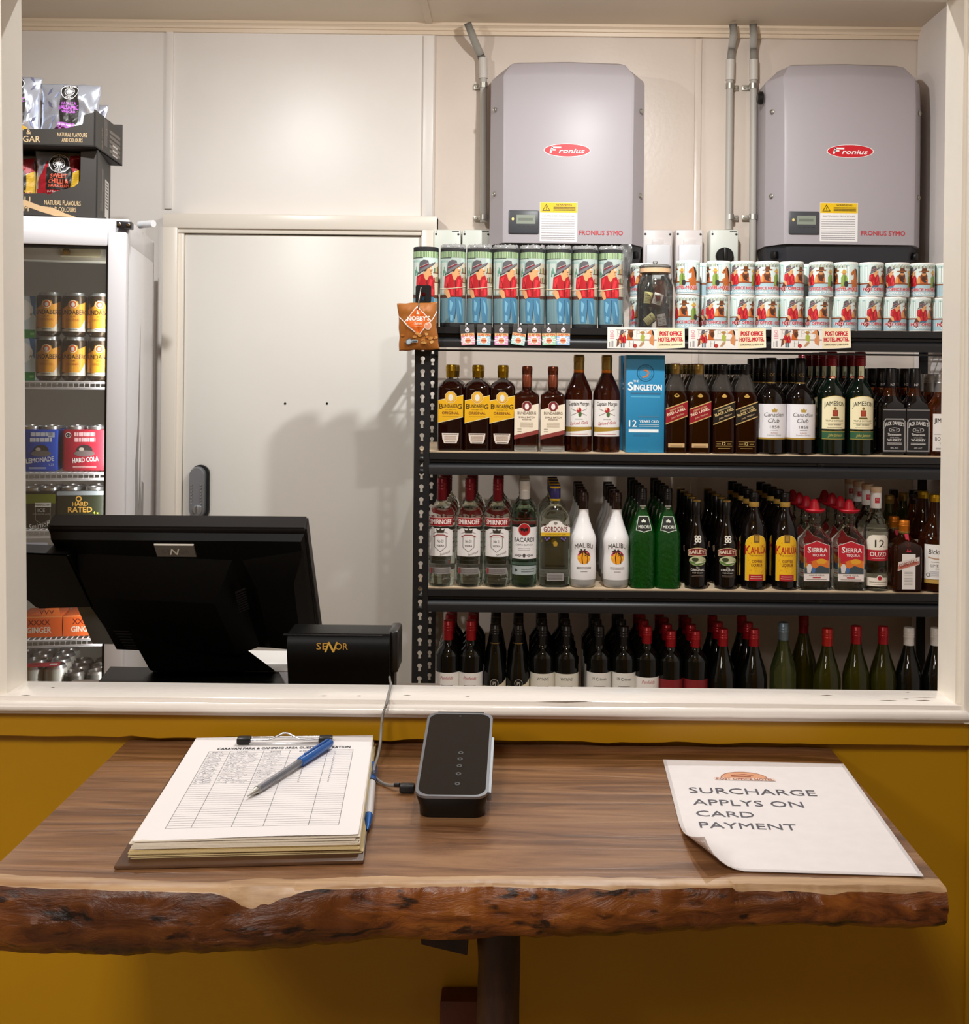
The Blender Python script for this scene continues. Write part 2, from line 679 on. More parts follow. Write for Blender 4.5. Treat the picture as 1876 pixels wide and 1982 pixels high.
strip(330, 14, 60, 405, MATS['wall_cream'])
strip(831, 20, 70, 432, MATS['wall_cream'], 0.014)
strip(831, 16, 432, 1400, MATS['wall_cream'], 0.010)
strip(1352, 13, 76, 1500, MATS['wall_beige'])
a = P(300, 1400, YW)
struct('trim_strip', bx(P(306, 700, YW).x, P(316, 700, YW).x, YW - .012, YW, 0.2, P(310, 440, YW).z, 0.002), MATS['wall_cream'])
s0 = PZ(820, 0, ZC)
bm = bx(s0.x - .012, s0.x + .012, 1.5, YW - .03, ZC - .006, ZC, 0.002)
struct('trim_ceiling', bm, MATS['ceiling_paint'])

DX0, DX1 = P(357, 700, YW - .03).x, P(812, 700, YW - .03).x
DZ = P(600, 456, YW - .03).z
door = obj('door_1', bx(DX0, DX1, YW - .035, YW, 0.01, DZ, .002), MATS['door_paint'])
tag(door, 'plain cream flush door in the back wall with a keypad lock', 'door', None, 'structure')
bm = bmesh.new()                # lining and casing of the door
cw = 0.046
for x0, x1 in ((DX0 - .026, DX0 - .002), (DX1 + .002, DX1 + .012)):
    box(bm, x0, x1, YW - .045, YW, 0, DZ + .022, 0, .002)
box(bm, DX0 - .026, DX1 + .012, YW - .05, YW, DZ + .003, DZ + .024, 0, .002)
box(bm, DX0 - .026 - cw, DX0 - .020, YW - .06, YW, 0, DZ + .022 + cw, 0, .004)
box(bm, DX1 + .006, DX1 + .012 + cw, YW - .06, YW, 0, DZ + .022 + cw, 0, .004)
box(bm, DX0 - .026 - cw, DX1 + .012 + cw, YW - .061, YW, DZ + .018, DZ + .022 + cw, 0, .004)
struct('trim_door', bm, M('casing_paint', 'ebe2d6', 0.3, bump=.05, bscale=50))
# keypad lock: part of the door
la, lb = P(369, 899, YW - .035), P(404, 1005, YW - .035)
lx, lz, lw, lh = (la.x + lb.x) / 2, (la.z + lb.z) / 2, (lb.x - la.x) / 2, (la.z - lb.z) / 2
bm = bmesh.new()
prf = [(lw * cos(t) if True else 0, (lh - lw) + lw * sin(t)) for t in [pi * i / 12 for i in range(13)]]
prf += [(-x, -z) for x, z in prf]
lock = obj('door_lock', hexa(bm, [(lx + x + .004, YW - .047, lz + z) for x, z in prf], [(lx + x + .004, YW - .036, lz + z) for x, z in prf]), M('lock_back', '1b1b1d', .4), door)
bm = bmesh.new()
hexa(bm, [(lx + x * .78 - .003, YW - .066, lz + z * .9) for x, z in prf], [(lx + x * .9 - .003, YW - .047, lz + z * .95) for x, z in prf])
obj('lock_case', bm, M('pewter', '9a9ca1', .32, metal=.7), lock)
for r in range(7):
    for c in (-1, 1):
        bm = bmesh.new()
        lathe(bm, [(.0032, 0), (.0032, .003), (.0022, .004)], 0, 10)
        b_ = obj('lock_button', bm, MATS['chrome'], lock)
        b_.location = (lx - .003 + c * lw * .5, YW - .066, lz + .026 - r * .0105)
        b_.rotation_euler = (pi / 2, 0, 0)
bm = bmesh.new()
lathe(bm, [(.017, 0), (.017, .012), (.014, .016)], 0, 20)
box(bm, -.004, .004, -.02, .016, .014, .026, 0, .002)
k_ = obj('lock_knob', bm, M('pewter_light', 'a5a8ac', .3, metal=.7), lock)
k_.location, k_.rotation_euler = (lx - .003, YW - .066, lz - .058), (pi / 2, 0, 0.5)
bm = bmesh.new()
for px in (552, 633):
    p = P(px, 781, YW - .0352)
    lathe(bm, [(.004, 0), (.004, .0012)], 0, 10)
    for v in list(bm.verts)[-20:]:
        v.co = Vector((p.x + v.co.x, p.y - v.co.z, p.z + v.co.y))
obj('screw_hole', bm, MATS['black'], door)

# fittings that carry the store lamps (outside the picture)
for x, y in ((0.35, 2.70), (-0.95, 2.66), (0.12, 1.92)):
    t = thing('ceiling_light', 'short white ceiling batten light over the store room floor', 'light', (x, y, ZC), 0, 'store room battens')
    obj('housing', bx(-.10, .10, -.07, .07, -.07, 0, .006), MATS['white_enamel'], t)
    obj('diffuser', bx(-.085, .085, -.055, .055, -.095, -.07, .012), M('diffuser', 'f2efe6', .4), t)

# ================================================================== the bar slab
ZT = 1.040
mix_ramp('slab_top', [(0.22, '432a19'), (0.42, '765032'), (0.56, '966b47'), (0.75, 'b4895f')], 7, (0.55, 6, 5), 0.3, 0.5, 0.0016, 12, 1.2, ((3.0, (.6, 1.6, 1), .35, .6, .72),))
mix_ramp('slab_edge', [(0.27, '160a04'), (0.40, '6a3511'), (0.58, '90501a'), (0.78, 'a86a2a')], 30, (0.5, 1.5, 1.5), 0.28, 0.9, 0.004, 9, 1.0, ((70, (.45, 1.3, 1.3), .33, .42, .12), (3.2, (1, 1, 1), .36, .58, .42)))
mix_ramp('slab_sap', [(0.3, '9a7350'), (0.6, 'c9a47c'), (0.8, 'dcbc94')], 18, (0.3, 5, 5), 0.4, 0.3, 0.001)
mix_ramp('post_wood', [(0.3, '150905'), (0.55, '3a2012'), (0.8, '55321c')], 14, (2, 2, .5), 0.6, 0.6, 0.004)
top = [PZ(a, b, ZT) for a, b in ((-40, 1708), (100, 1716), (250, 1720), (400, 1724), (560, 1722), (700, 1714), (940, 1711), (1100, 1716), (1300, 1716), (1450, 1713), (1600, 1716), (1750, 1716), (1842, 1717))]
bot = [(P(a, b, 1.024).x, P(a, b, 1.024).z) for a, b in ((-40, 1842), (300, 1838), (450, 1832), (600, 1827), (760, 1822), (900, 1826), (1000, 1822), (1200, 1815), (1400, 1808), (1600, 1800), (1700, 1809), (1846, 1811))]


def interp(tab, x):
    if x <= tab[0][0]:
        return tab[0][1]
    for (a, b), (c, d) in zip(tab, tab[1:]):
        if x <= c:
            return b + (d - b) * (x - a) / (c - a)
    return tab[-1][1]


topt = [(p.x, p.y) for p in top]
xl, xr = -0.475, 0.393
N = 260
rings = []
nx0 = P(495, 1735, 1.02).x
for i in range(N + 1):
    x = xl + (xr - xl) * i / N
    yt = interp(topt, x) + .002 * noise.noise((x * 40, 1, 2)) + .0009 * noise.noise((x * 160, 1, 2))
    zb = interp(bot, x) + .0012 * noise.noise((x * 60, 7, 2))
    q = (x - nx0)
    nt_ = max(0, 1 - abs(q) / (.034 if q < 0 else .048))
    ch = .0022 + .015 * nt_ ** 1.2 * (1 + .35 * noise.noise((x * 120, 3, 1))) + .0015 * noise.noise((x * 50, 9, 9))
    rec = .003 + .006 * nt_
    if x > .2:
        ch += .004 * max(0, noise.noise((x * 30, 4, 4))) + .003
    s = [(x, YF - .004, 1.0), (x, YF - .004, ZT), (x, 1.30, ZT), (x, 1.18, ZT), (x, 1.10, ZT), (x, yt + .015 + rec + .004 * noise.noise((x * 9, 0, 0)), ZT),
         (x, yt + rec, ZT), (x, yt, ZT - ch)]
    nf = 9
    for k in range(1, nf + 1):
        t = k / nf
        z = ZT - ch + (zb - ZT + ch) * t
        bulge = -.005 * sin(pi * t) + .012 * t ** 4
        d = .0035 * noise.noise((x * 26 + z * 30, z * 90, 3)) + .0022 * noise.noise((x * 70, z * 190, 8))
        s.append((x, yt + bulge + d, z))
    s.append((x, 1.2, zb + .004))
    if i > N - 9:                        # right end rolls over
        e = (i - N + 9) / 9
        s = [(xx, y, z - (.0015 * e if z > ZT - .001 else -.002 * e * e)) for xx, y, z in s]
    rings.append(s)
bm = bmesh.new()
loft(bm, rings)
bm.faces.ensure_lookup_table()
ns = len(rings[0])
for i in range(N):
    for k in range(ns):
        f = bm.faces[i * ns + k]
        f.material_index = 0 if k < 5 else (2 if k in (5, 6) else (1 if k < 7 + 10 else 0))
bar = thing('bar_counter', 'thick live-edge timber slab counter below the serving opening', 'counter', (0, 0, 0))
obj('slab', bm, [MATS['slab_top'], MATS['slab_edge'], MATS['slab_sap']], bar, 50)
bm = bmesh.new()
rings = []
for i in range(25):
    z = 1.0 - i / 24 * 1.0
    e = min(1, (1.0 - z) / .1)
    x0 = P(905, 1830, 1.18).x + .010 * e + .003 * noise.noise((z * 12, 1, 1))
    x1 = P(1008, 1830, 1.18).x + .002 * noise.noise((z * 14, 5, 1))
    rings.append([((x0 + x1) / 2 + (x1 - x0) / 2 * cos(2 * pi * j / 16) * (1 + .06 * noise.noise((j * .7, z * 16, 2))) if abs(cos(2 * pi * j / 16)) < .9 else ((x0 + x1) / 2 + (x1 - x0) / 2 * (1 if cos(2 * pi * j / 16) > 0 else -1)),
                   1.215 + .035 * sin(2 * pi * j / 16), z) for j in range(16)])
loft(bm, rings)
obj('post', bm, MATS['post_wood'], bar, 60)
a, b = P(852, 1938, 1.375), P(930, 1938, 1.375)
obj('cleat', bx(a.x, b.x, 1.375, YF - .002, .2, a.z, .002), M('cleat_wood', '5a2a14', .5, bump=.3, bscale=50, var=.3), bar)
a, b = P(798, 1823, 1.19), P(905, 1837, 1.19)
bm = prism(bmesh.new(), [(a.x, .999), (b.x, .999), (b.x, b.z - .004), (a.x + .01, a.z)], 1.185, 1.22)
obj('brace', bm, MATS['post_wood'], bar)

# ================================================================== shelving unit
YS, DS = 3.33, 0.46
XL_, XR_ = P(801, 900, YS).x, 1.372
ZL = [P(830, 632, YS).z, P(830, 876, YS).z, P(830, 1141, YS).z, 0.45]      # tops of the beams
ZP = P(820, 552, YS).z


def slotted(x0, x1, z1, y, z0=0.0, pitch=0.0375):
    """upright with keyhole slots: front plate cut through, and its side flange"""
    bm = bmesh.new()
    w = x1 - x0
    xc = (x0 + x1) / 2
    z = z1 - 0.012
    fr = []
    while z - pitch > 0.3:
        zc = z - pitch * .42
        hole = [(xc + .0068 * sin(t), zc + .0068 * cos(t)) for t in [radians(150 - 300 * i / 12) for i in range(13)]]
        hole = [(xc + .0042, zc - .016)] + hole + [(xc - .0042, zc - .016)]
        hv = [bm.verts.new((a, y, b)) for a, b in hole]
        ov = [bm.verts.new((a, y, b)) for a, b in ((x0, z - pitch), (x1, z - pitch), (x1, z), (x0, z))]
        es = [bm.edges.new((hv[i], hv[(i + 1) % len(hv)])) for i in range(len(hv))]
        es += [bm.edges.new((ov[i], ov[(i + 1) % 4])) for i in range(4)]
        bmesh.ops.triangle_fill(bm, use_beauty=True, edges=es)
        z -= pitch
    q = [bm.verts.new(p) for p in ((x0, y, 0), (x1, y, 0), (x1, y, z), (x0, y, z))]
    bm.faces.new(q)
    q = [bm.verts.new(p) for p in ((x0, y, z1 - .012), (x1, y, z1 - .012), (x1, y, z1 - .004), (x1 - .004, y, z1), (x0 + .004, y, z1), (x0, y, z1 - .004))]
    bm.faces.new(q)
    bmesh.ops.remove_doubles(bm, verts=bm.verts, dist=1e-5)
    r = bmesh.ops.extrude_face_region(bm, geom=bm.faces[:])
    for v in r['geom']:
        if isinstance(v, bmesh.types.BMVert):
            v.co.y += .0018
    return bm


rack = thing('shelving_unit', 'black steel boltless shelving unit stocked with bottles along the back wall', 'shelf', (0, 0, 0))
fw = 0.046
obj('post', slotted(XL_, XL_ + fw, ZP, YS), MATS['steel_black'], rack, 20)
obj('post', slotted(XL_, XL_ + fw * .8, ZP, YS + DS), MATS['steel_black'], rack, 20)
for yy in (YS, YS + DS):
    obj('post', bx(XR_ - .03, XR_, yy, yy + .002, 0, ZP), MATS['steel_black'], rack)
for z in (ZL[1] - .02, ZL[2] - .02):
    for dz in (0.0, -.036):
        b_ = obj('bolt', lathe(bmesh.new(), [(.008, 0), (.008, .003), (.004, .006)], 0, 12), MATS['black'], rack)
        b_.location, b_.rotation_euler = (XL_ + fw / 2, YS, z + dz), (pi / 2, 0, 0)
bprof = [(0, 0), (0, -.019), (.004, -.021), (.014, -.022), (.014, -.029), (.002, -.033), (-.005, -.039), (-.006, -.044), (-.006, -.064), (.016, -.064), (.018, 0)]
for i, z in enumerate(ZL):
    kb = 1.0 if i else .06          # top rear beam thinned to keep its shadow off the wall
    bm = bmesh.new()
    pr = bprof if i else [(a, b * (.94 if b < -.05 else 1)) for a, b in bprof]
    loft(bm, [[(XL_ + fw - .001, YS + a, z + b) for a, b in pr], [(XR_ - .03, YS + a, z + b) for a, b in pr]])
    obj('beam', bm, MATS['steel_black'], rack, 40)
    bm = bmesh.new()
    loft(bm, [[(XL_ + .03, YS + DS - a * (1 if i else .15), z + b * kb) for a, b in bprof], [(XR_ - .03, YS + DS - a * (1 if i else .15), z + b * kb) for a, b in bprof]])
    obj('beam', bm, MATS['steel_black'], rack, 40)
    for x in (XL_ + .003, XR_ - .008):
        obj('side_rail', bx(x, x + .004, YS + .02, YS + DS - .004, z - .05, z - .005), MATS['steel_black'], rack)
    if i:
        obj('shelf_board', bx(XL_ + .008, XR_ - .01, YS + .019, YS + DS - .019, z - .008, z + .004), MATS['ply'], rack)
        for px in (1175, 1593):
            x = P(px, 700, YS).x
            b_ = obj('rivet', lathe(bmesh.new(), [(.010, 0), (.010, .004), (.006, .006)], 0, 14), MATS['black'], rack)
            b_.location, b_.rotation_euler = (x, YS + .015, z - .024), (pi / 2, 0, 0)
    else:
        bm = bmesh.new()
        x = XL_ + .02
        while x < XR_ - .03:
            box(bm, x - .0020, x + .0020, YS + .002, YS + DS - .005, z - .0080, z - .005)
            x += .030
        for k in range(9):
            y = YS + .03 + k * .05
            box(bm, XL_ + .01, XR_ - .02, y - .0018, y + .0018, z - .005, z - .0015)
        obj('wire_deck', bm, MATS['steel_black'], rack, 0)
        obj('deck_rim', bx(XL_ + fw, XR_ - .03, YS + .006, YS + .010, z - .0715, z - .066), MATS['steel_black'], rack)
DECK = [ZL[0], ZL[1] + .0042, ZL[2] + .0042, ZL[3] + .0042]
shelf_z = lambda i: DECK[i]

# ================================================================== inverters and wiring on the wall
M('inverter_grey', 'b0a9ae', .42, bump=.02, bscale=400)
M('inverter_dark', '333338', .5)
M('red_print', 'd8222c', .4)
M('yellow', 'f4c714', .45)


def inverter(pxl, pxr, top, bot, label):
    yf = YW - .225
    a, b = P(pxl, bot, yf + .06), P(pxr, bot, yf + .06)
    x0, x1 = a.x, b.x
    xc, hw = (x0 + x1) / 2, (x1 - x0) / 2
    z0 = P((pxl + pxr) / 2, bot, yf).z
    z1 = P((pxl + pxr) / 2, top, yf + .06).z
    hgt = z1 - z0
    t = thing('solar_inverter', label, 'inverter', (xc, YW, z0), 0, 'grey inverters above the shelving')

    def sec(z, w, d, c):
        # half width, depth, front facet width; as one ring
        return [(-w, 0, z), (-w, -d * .62, z), (-w + .008, -d * .68, z), (-w + c, -d + .004, z), (-w + c + .012, -d, z), (0, -d, z),
                (w - c - .012, -d, z), (w - c, -d + .004, z), (w - .008, -d * .68, z), (w, -d * .62, z), (w, 0, z)]
    bm = bmesh.new()
    S = [(0, hw, .225, .046), (hgt * .2, hw, .226, .046), (hgt * .55, hw, .226, .045), (hgt * .75, hw, .222, .044), (hgt - .062, hw, .208, .042),
         (hgt - .050, hw - .004, .203, .041), (hgt - .012, hw - .046, .172, .022), (hgt - .004, hw - .060, .155, .02), (hgt, hw - .09, .12, .02)]
    loft(bm, [sec(*s) for s in S])
    # the top edge bows up in the middle
    for v in bm.verts:
        if v.co.z > hgt - .07:
            v.co.z -= .010 * min(1, abs(v.co.x) / hw) ** 2
    obj('housing', bm, MATS['inverter_grey'], t, 22)
    bm = bmesh.new()
    loft(bm, [sec(-.085, hw - .016, .20, .05), sec(-.02, hw - .008, .212, .05), sec(-.0015, hw - .006, .214, .05)])
    base = obj('base', bm, MATS['inverter_dark'], t, 25)
    for s in (-1, 1):
        bm = bx(-.012, .012, -.02, 0, -.012, .012, .004)
        o = obj('grip_recess', bm, MATS['black'], base)
        o.location = (s * (hw - .035), -.165, -.032)
        o.rotation_euler = (0, 0, s * .9)
    for s in (-1, 1):
        for f in (.40, .285 if False else .13):
            pass
    for s in (-1, 1):
        for py in (213, 376):
            zz = P(pxl, py + (0 if pxl < 1300 else 4), yf + .06).z - z0
            o = obj('screw', lathe(bmesh.new(), [(.008, 0), (.008, .006), (.005, .008), (.003, .004)], 0, 14), MATS['zinc'], t)
            o.location, o.rotation_euler = (s * (hw - .017), -.168, zz), (pi / 2, 0, s * .75)
    sc = F / (yf)         # px per metre on the front

    def loc(px, py):
        p = P(px, py, yf)
        return (p.x - xc) * 1000, (p.z - z0) * 1000
    dx = 0 if pxl < 1300 else 1
    # oval badge
    cx, cy = loc(*((1098, 291), (1646, 293))[dx])
    A = Art()
    A.ell(cx, cy, 77, 22, 'ffffff', 0, 40).ell(cx, cy, 74.5, 20.5, 'd2222d', 1, 40)
    A.text('ronius', cx + 15, cy - 9, 15, 'ffffff', 2, w=84, shear=.25, bold=.028)
    A.line([(cx - 55, cy - 9), (cx - 48, cy + 10)], 6, 'ffffff', 3).line([(cx - 51, cy + 9), (cx - 20, cy + 9)], 5, 'ffffff', 3)
    A.line([(cx - 52, cy + 1), (cx - 36, cy + 1)], 4.5, 'ffffff', 3)
    A.build('badge', t, on_front(-.2262))
    A = Art()
    cx, cy = loc(*((1163.5, 455), (1709.5, 456))[dx])
    A.text('FRONIUS SYMO', cx, cy, 15, 'c8323c', 0, w=144, bold=.02)
    A.build('model_lettering', t, on_front(-.2262))
    # display
    a0 = loc(*((985, 407), (1527, 409))[dx])
    a1 = loc(*((1043, 453), (1585, 454))[dx])
    bm = bx(a0[0] / 1000, a1[0] / 1000, -.232, -.22, a1[1] / 1000, a0[1] / 1000, .004)
    d = obj('display_panel', bm, M('display_grey', '47484d', .4), t)
    A = Art()
    w, h = a1[0] - a0[0], a0[1] - a1[1]
    A.rect(a0[0] + .26 * w, a1[1] + .42 * h, a1[0] - .12 * w, a0[1] - .2 * h, '8f9688')
    A.scrib(a0[0] + .32 * w, a1[0] - .2 * w, a1[1] + .55 * h, 9, '70776c', 1)
    for i in range(4):
        A.rect(a0[0] + (.3 + .15 * i) * w, a1[1] + .29 * h, a0[0] + (.4 + .15 * i) * w, a1[1] + .31 * h, '2a2a2c')
    A.ell(a0[0] + .14 * w, a1[1] + .62 * h, 4.2, 5, 'f0dc8c', 1)
    A.build('screen', d, on_front(-.2322))
    # warning sticker
    a0 = loc(*((1045.5, 391.5), (1587.5, 392.5))[dx])
    a1 = loc(*((1117, 468), (1660, 468))[dx])
    w, h = a1[0] - a0[0], a0[1] - a1[1]
    A = Art()
    A.rect(a0[0], a1[1], a1[0], a0[1], 'f6f3f2').rect(a0[0] + 1, a1[1] + .735 * h, a1[0] - 1, a0[1] - 1, 'f2c612', 1)
    A.poly([(a0[0] + .06 * w, a0[1] - .22 * h), (a0[0] + .28 * w, a0[1] - .22 * h), (a0[0] + .17 * w, a0[1] - .04 * h)], '2a2410', 2)
    A.poly([(a0[0] + .09 * w, a0[1] - .205 * h), (a0[0] + .25 * w, a0[1] - .205 * h), (a0[0] + .17 * w, a0[1] - .07 * h)], 'f2c612', 3)
    A.line([(a0[0] + .185 * w, a0[1] - .1 * h), (a0[0] + .155 * w, a0[1] - .145 * h), (a0[0] + .185 * w, a0[1] - .15 * h), (a0[0] + .16 * w, a0[1] - .195 * h)], 1.6, '2a2410', 4)
    A.text('WARNING', a0[0] + .64 * w, a0[1] - .085 * h, 6.5, '6a5210', 2, w=.42 * w, bold=.03)
    A.scrib(a0[0] + .36 * w, a1[0] - 6, a0[1] - .135 * h, 2.6, '6a5210', 2, 3, 4.8)
    A.text('SHUTDOWN PROCEDURE', a0[0] + .5 * w, a1[1] + .63 * h, 6, '7a7074', 2, w=.86 * w)
    A.scrib(a0[0] + 5, a1[0] - 8, a1[1] + .565 * h, 1.8, '8d8588', 2, 8, 7.6)
    A.scrib(a0[0] + 5, a1[0] - 8, a1[1] + .10 * h, 1.8, '8d8588', 2, 2, 6)
    A.build('warning_sticker', t, on_front(-.2262))
    return t


iv1 = inverter(947, 1247, 116, 471, 'grey solar inverter left of the twin conduits, over the rolled mats')
iv2 = inverter(1483, 1785, 120, 473, 'grey solar inverter by the right end of the back wall, over the mugs')
o = obj('side_knob', lathe(bmesh.new(), [(.022, 0), (.022, .012), (.016, .018)], 0, 18), MATS['black'], iv2)
p = P(1483, 190, YW - .12)
o.location, o.rotation_euler = (p.x - iv2.location.x - .012, -.12, p.z - iv2.location.z), (0, -pi / 2, 0)

M('conduit_grey', 'b7b2aa', .45, bump=.02)
M('conduit_white', 'cfcac2', .4)


def conduit(label, flex, coup, pipe, r=.0125):
    """flexible tail up to the ceiling, coupler, rigid pipe; all points (px, py, Y)"""
    f0 = [P(*q) for q in flex]
    t = thing('conduit', label, 'conduit', (0, 0, 0), 0, 'grey conduits on the back wall')
    pts = [Vector(q) for q in spline([tuple(p) for p in f0], 24)]
    n = len(pts)
    bm = bmesh.new()
    dense = []
    for a, b in zip(pts, pts[1:]):
        dense += [a, (a + b) / 2]
    dense.append(pts[-1])
    tube(bm, dense, r, 12, 0, lambda u: r * (1.0 + .09 * (1 if int(u * (len(dense) - 1)) % 2 else -1)))
    obj('flexible_hose', bm, MATS['conduit_grey'], t, 80)
    obj('coupler', tube(bmesh.new(), [P(*q) for q in coup], r * 1.22, 16), MATS['conduit_white'], t)
    obj('pipe', tube(bmesh.new(), [P(*q) for q in pipe], r * .98, 16), MATS['conduit_grey'], t)
    return t


YC = YW - .028
ca = conduit('single grey conduit left of the first inverter', [(905, 44, 3.86), (912, 62, 3.87), (921, 85, 3.90), (930, 105, YC), (934, 116, YC)],
             [(935, 113, YC), (936, 152, YC)], [(936, 150, YC), (936, 430, YC)])
cb = conduit('left grey conduit of the pair between the inverters', [(1419, 46, 3.88), (1420, 66, 3.89), (1417, 92, YC), (1414, 118, YC)],
             [(1414, 116, YC), (1413, 155, YC)], [(1413, 153, YC), (1410, 445, YC)])
cc = conduit('right grey conduit of the pair between the inverters', [(1458, 46, 3.88), (1459, 66, 3.89), (1459, 92, YC), (1459, 118, YC)],
             [(1459, 116, YC), (1459, 155, YC)], [(1459, 153, YC), (1457, 520, YC)])


def saddle(par, px, py, side):
    p = P(px, py, YC)
    bm = bmesh.new()
    lathe(bm, [(.0145, -.009), (.0145, .009)], 0, 16, 0, 0)
    box(bm, *(sorted((0, side * .034))), .020, .027, -.009, .009, 0, .001)
    for v in list(bm.verts):
        v.co += p
    s_ = obj('saddle_clip', bm, MATS['zinc'], par)
    o = obj('screw', lathe(bmesh.new(), [(.005, 0), (.004, .003)], 0, 10), MATS['zinc'], s_)
    o.location, o.rotation_euler = (p.x + side * .025, p.y + .02, p.z), (pi / 2, 0, 0)


for py in (165, 421):
    saddle(ca, 936, py, -1)
for py in (167, 420):
    saddle(cb, 1413, py, 1)
    saddle(cc, 1458, py, -1)


def isolator(px0, px1, kind, label):
    y = YW - .07
    a, b = P(px0, 444, y), P(px1, 444, y)
    z0 = P(px0, 540, y).z
    xc = (a.x + b.x) / 2
    w, h = (b.x - a.x) / 2, a.z - z0
    t = thing('isolator_box', label, 'electrical box', (xc, YW, z0), 0, 'electrical boxes under the inverters')
    m = M('box_green_white', 'dfe3da', .4) if kind != 'cover' else M('box_pink_white', 'e2dad8', .4)
    obj('case', bx(-w, w, -.07, 0, 0, h, .006), m, t)
    A = Art()
    for s in (-1, 1):
        A.ell(s * (w * 1000 - 8), h * 1000 - 16, 4, 4, '2a2a2a', 0, 12)
    if kind != 'cover':
        A.text('0', -w * 1000 + 8, h * 1000 - 9, 5, '555555', 0)
        A.scrib(w * 1000 - 30, w * 1000 - 6, h * 1000 - 9, 4, '555555', 0)
    A.build('front_print', t, on_front(-.0702))
    if kind == 'cover':
        obj('latch', bx(-.02, .02, -.076, -.07, h - .058, h - .034, .002), m, t)
        obj('hinged_cover', bx(-w + .01, w - .008, -.082, -.07, 0, h - .052, .005), MATS['white_plastic'], t)
    if kind == 'switch':
        k = obj('switch_knob', lathe(bmesh.new(), [(.030, 0), (.030, .014), (.026, .018)], 0, 28), MATS['black'], t)
        k.location, k.rotation_euler = (0, -.07, h - .092), (pi / 2, 0, 0)
        obj('knob_grip', bx(-.006, .006, -.028, .028, .016, .030, .003), MATS['black'], k)
    return t


isolator(840, 892, 'plain', 'pale isolator box beside the door casing, leftmost of the row')
isolator(895, 950, 'plain', 'pale isolator box tucked against the left side of the first inverter')
isolator(1245, 1302, 'cover', 'off-white breaker box behind the jar, right of the first inverter')
isolator(1308, 1361, 'cover', 'off-white breaker box between the jar and the black rotary switch')
isolator(1375, 1430, 'switch', 'pale isolator box with a black rotary switch under the twin conduits')

# ================================================================== drinks fridge
FA = radians(11)
FO = Vector((P(247, 700, 3.2).x, 3.2, 0))
FM = Matrix.Translation(FO) @ Matrix.Rotation(FA, 4, 'Z')
FMI = FM.inverted()


def FL(px, py, d):
    """fridge-local point on the plane at local depth d"""
    o = FMI @ Vector((0, 0, CZ))
    v = (FMI.to_3x3()) @ (P(px, py, 1.0) - Vector((0, 0, CZ)))
    return o + v * ((d - o.y) / v.y)


zt = FL(240, 424, 0).z
fr = thing('display_fridge', 'white upright glass-door drinks fridge behind the left jamb', 'fridge', FO, FA)
FWd, FD = .66, .585
bm = bmesh.new()
box(bm, -FWd, -FWd + .035, 0.0, FD, 0, zt, 0, .004)
box(bm, -.042, 0, 0, FD, 0, zt, 0, .006)
box(bm, -FWd, 0, FD - .03, FD, 0, zt)
box(bm, -FWd, 0, 0, FD, zt - .075, zt, 0, .004)
box(bm, -FWd, 0, 0, FD, 0, .12)
obj('cabinet', bm, MATS['white_enamel'], fr)
M('liner', 'c6c4bc', .5)
bm = bmesh.new()
box(bm, -FWd + .035, -.042, FD - .04, FD - .031, .12, zt - .075)
box(bm, -.0455, -.042, .002, FD - .04, .12, zt - .075)
obj('liner', bm, MATS['liner'], fr)
q0, q1 = FL(118, 482, .03), FL(197, 498, .03)
obj('air_grille', bx(-FWd + .04, -.046, .03, .10, q1.z - .012, zt - .076), M('liner_light', 'cfccc0', .5), fr)
p0, p1 = FL(117, 480, .028), FL(195, 498, .028)
th = obj('thermostat', bx(p0.x, p1.x, .022, .03, p1.z, p0.z, .002), M('thermo', 'c7bd9d', .4), fr)
o = obj('thermostat_dial', lathe(bmesh.new(), [(.011, 0), (.010, .008)], 0, 18), MATS['chrome'], th)
o.location, o.rotation_euler = (FL(129, 489, .022).x, .022, (p0.z + p1.z) / 2), (pi / 2, 0, 0)
# door: aluminium-white frame, black gasket, pane
dr0, dr1, drt, drb = FL(243, 700, -.05).x, FL(206, 700, -.05).x, FL(150, 446, -.05).z, FL(150, 475, -.05).z
bm = bmesh.new()


def rail(bm, x0, x1, z0, z1):
    box(bm, x0, x1, -.050, -.008, z0, z1, 0, .006)


rail(bm, dr1, dr0, .1, drt)
rail(bm, -FWd - .01, -FWd + .04, .1, drt)
rail(bm, -FWd + .04, dr1, drb, drt)
rail(bm, -FWd + .04, dr1, .1, .16)
fd = obj('door', bm, MATS['white_enamel'], fr)
bm = bmesh.new()
for x in (dr1 - .0045,):
    box(bm, x, x + .0055, -.046, -.012, .16, drb)
box(bm, -FWd + .04, dr1, -.046, -.012, drb - .006, drb + .001)
obj('gasket', bm, MATS['black'], fd)
obj('pane', bx(-FWd + .03, dr1 + .004, -.032, -.027, .15, drb + .006), thin_glass('door_glass', (.96, .97, .96), .0, .01, .03), fd)
bm = bmesh.new()
h0, h1 = FL(227, 429, -.03), FL(256, 443, -.03)
box(bm, h0.x, h1.x, -.045, .0, h1.z, h0.z, 0, .002)
hg = obj('hinge', bm, M('hinge_dark', '3a3a3c', .35, metal=.6), fr)
for x in (h0.x + .008, h1.x - .008):
    o = obj('hinge_bolt', lathe(bmesh.new(), [(.005, 0), (.005, .003), (.003, .004)], 0, 10), MATS['chrome'], hg)
    o.location, o.rotation_euler = (x, -.045, (h0.z + h1.z) / 2), (pi / 2, 0, 0)
p = FL(297, 436, .30)
obj('drain_tube', tube(bmesh.new(), [(-.01, .30, p.z), (.035, .26, p.z)], .011, 14), MATS['white_plastic'], fr)
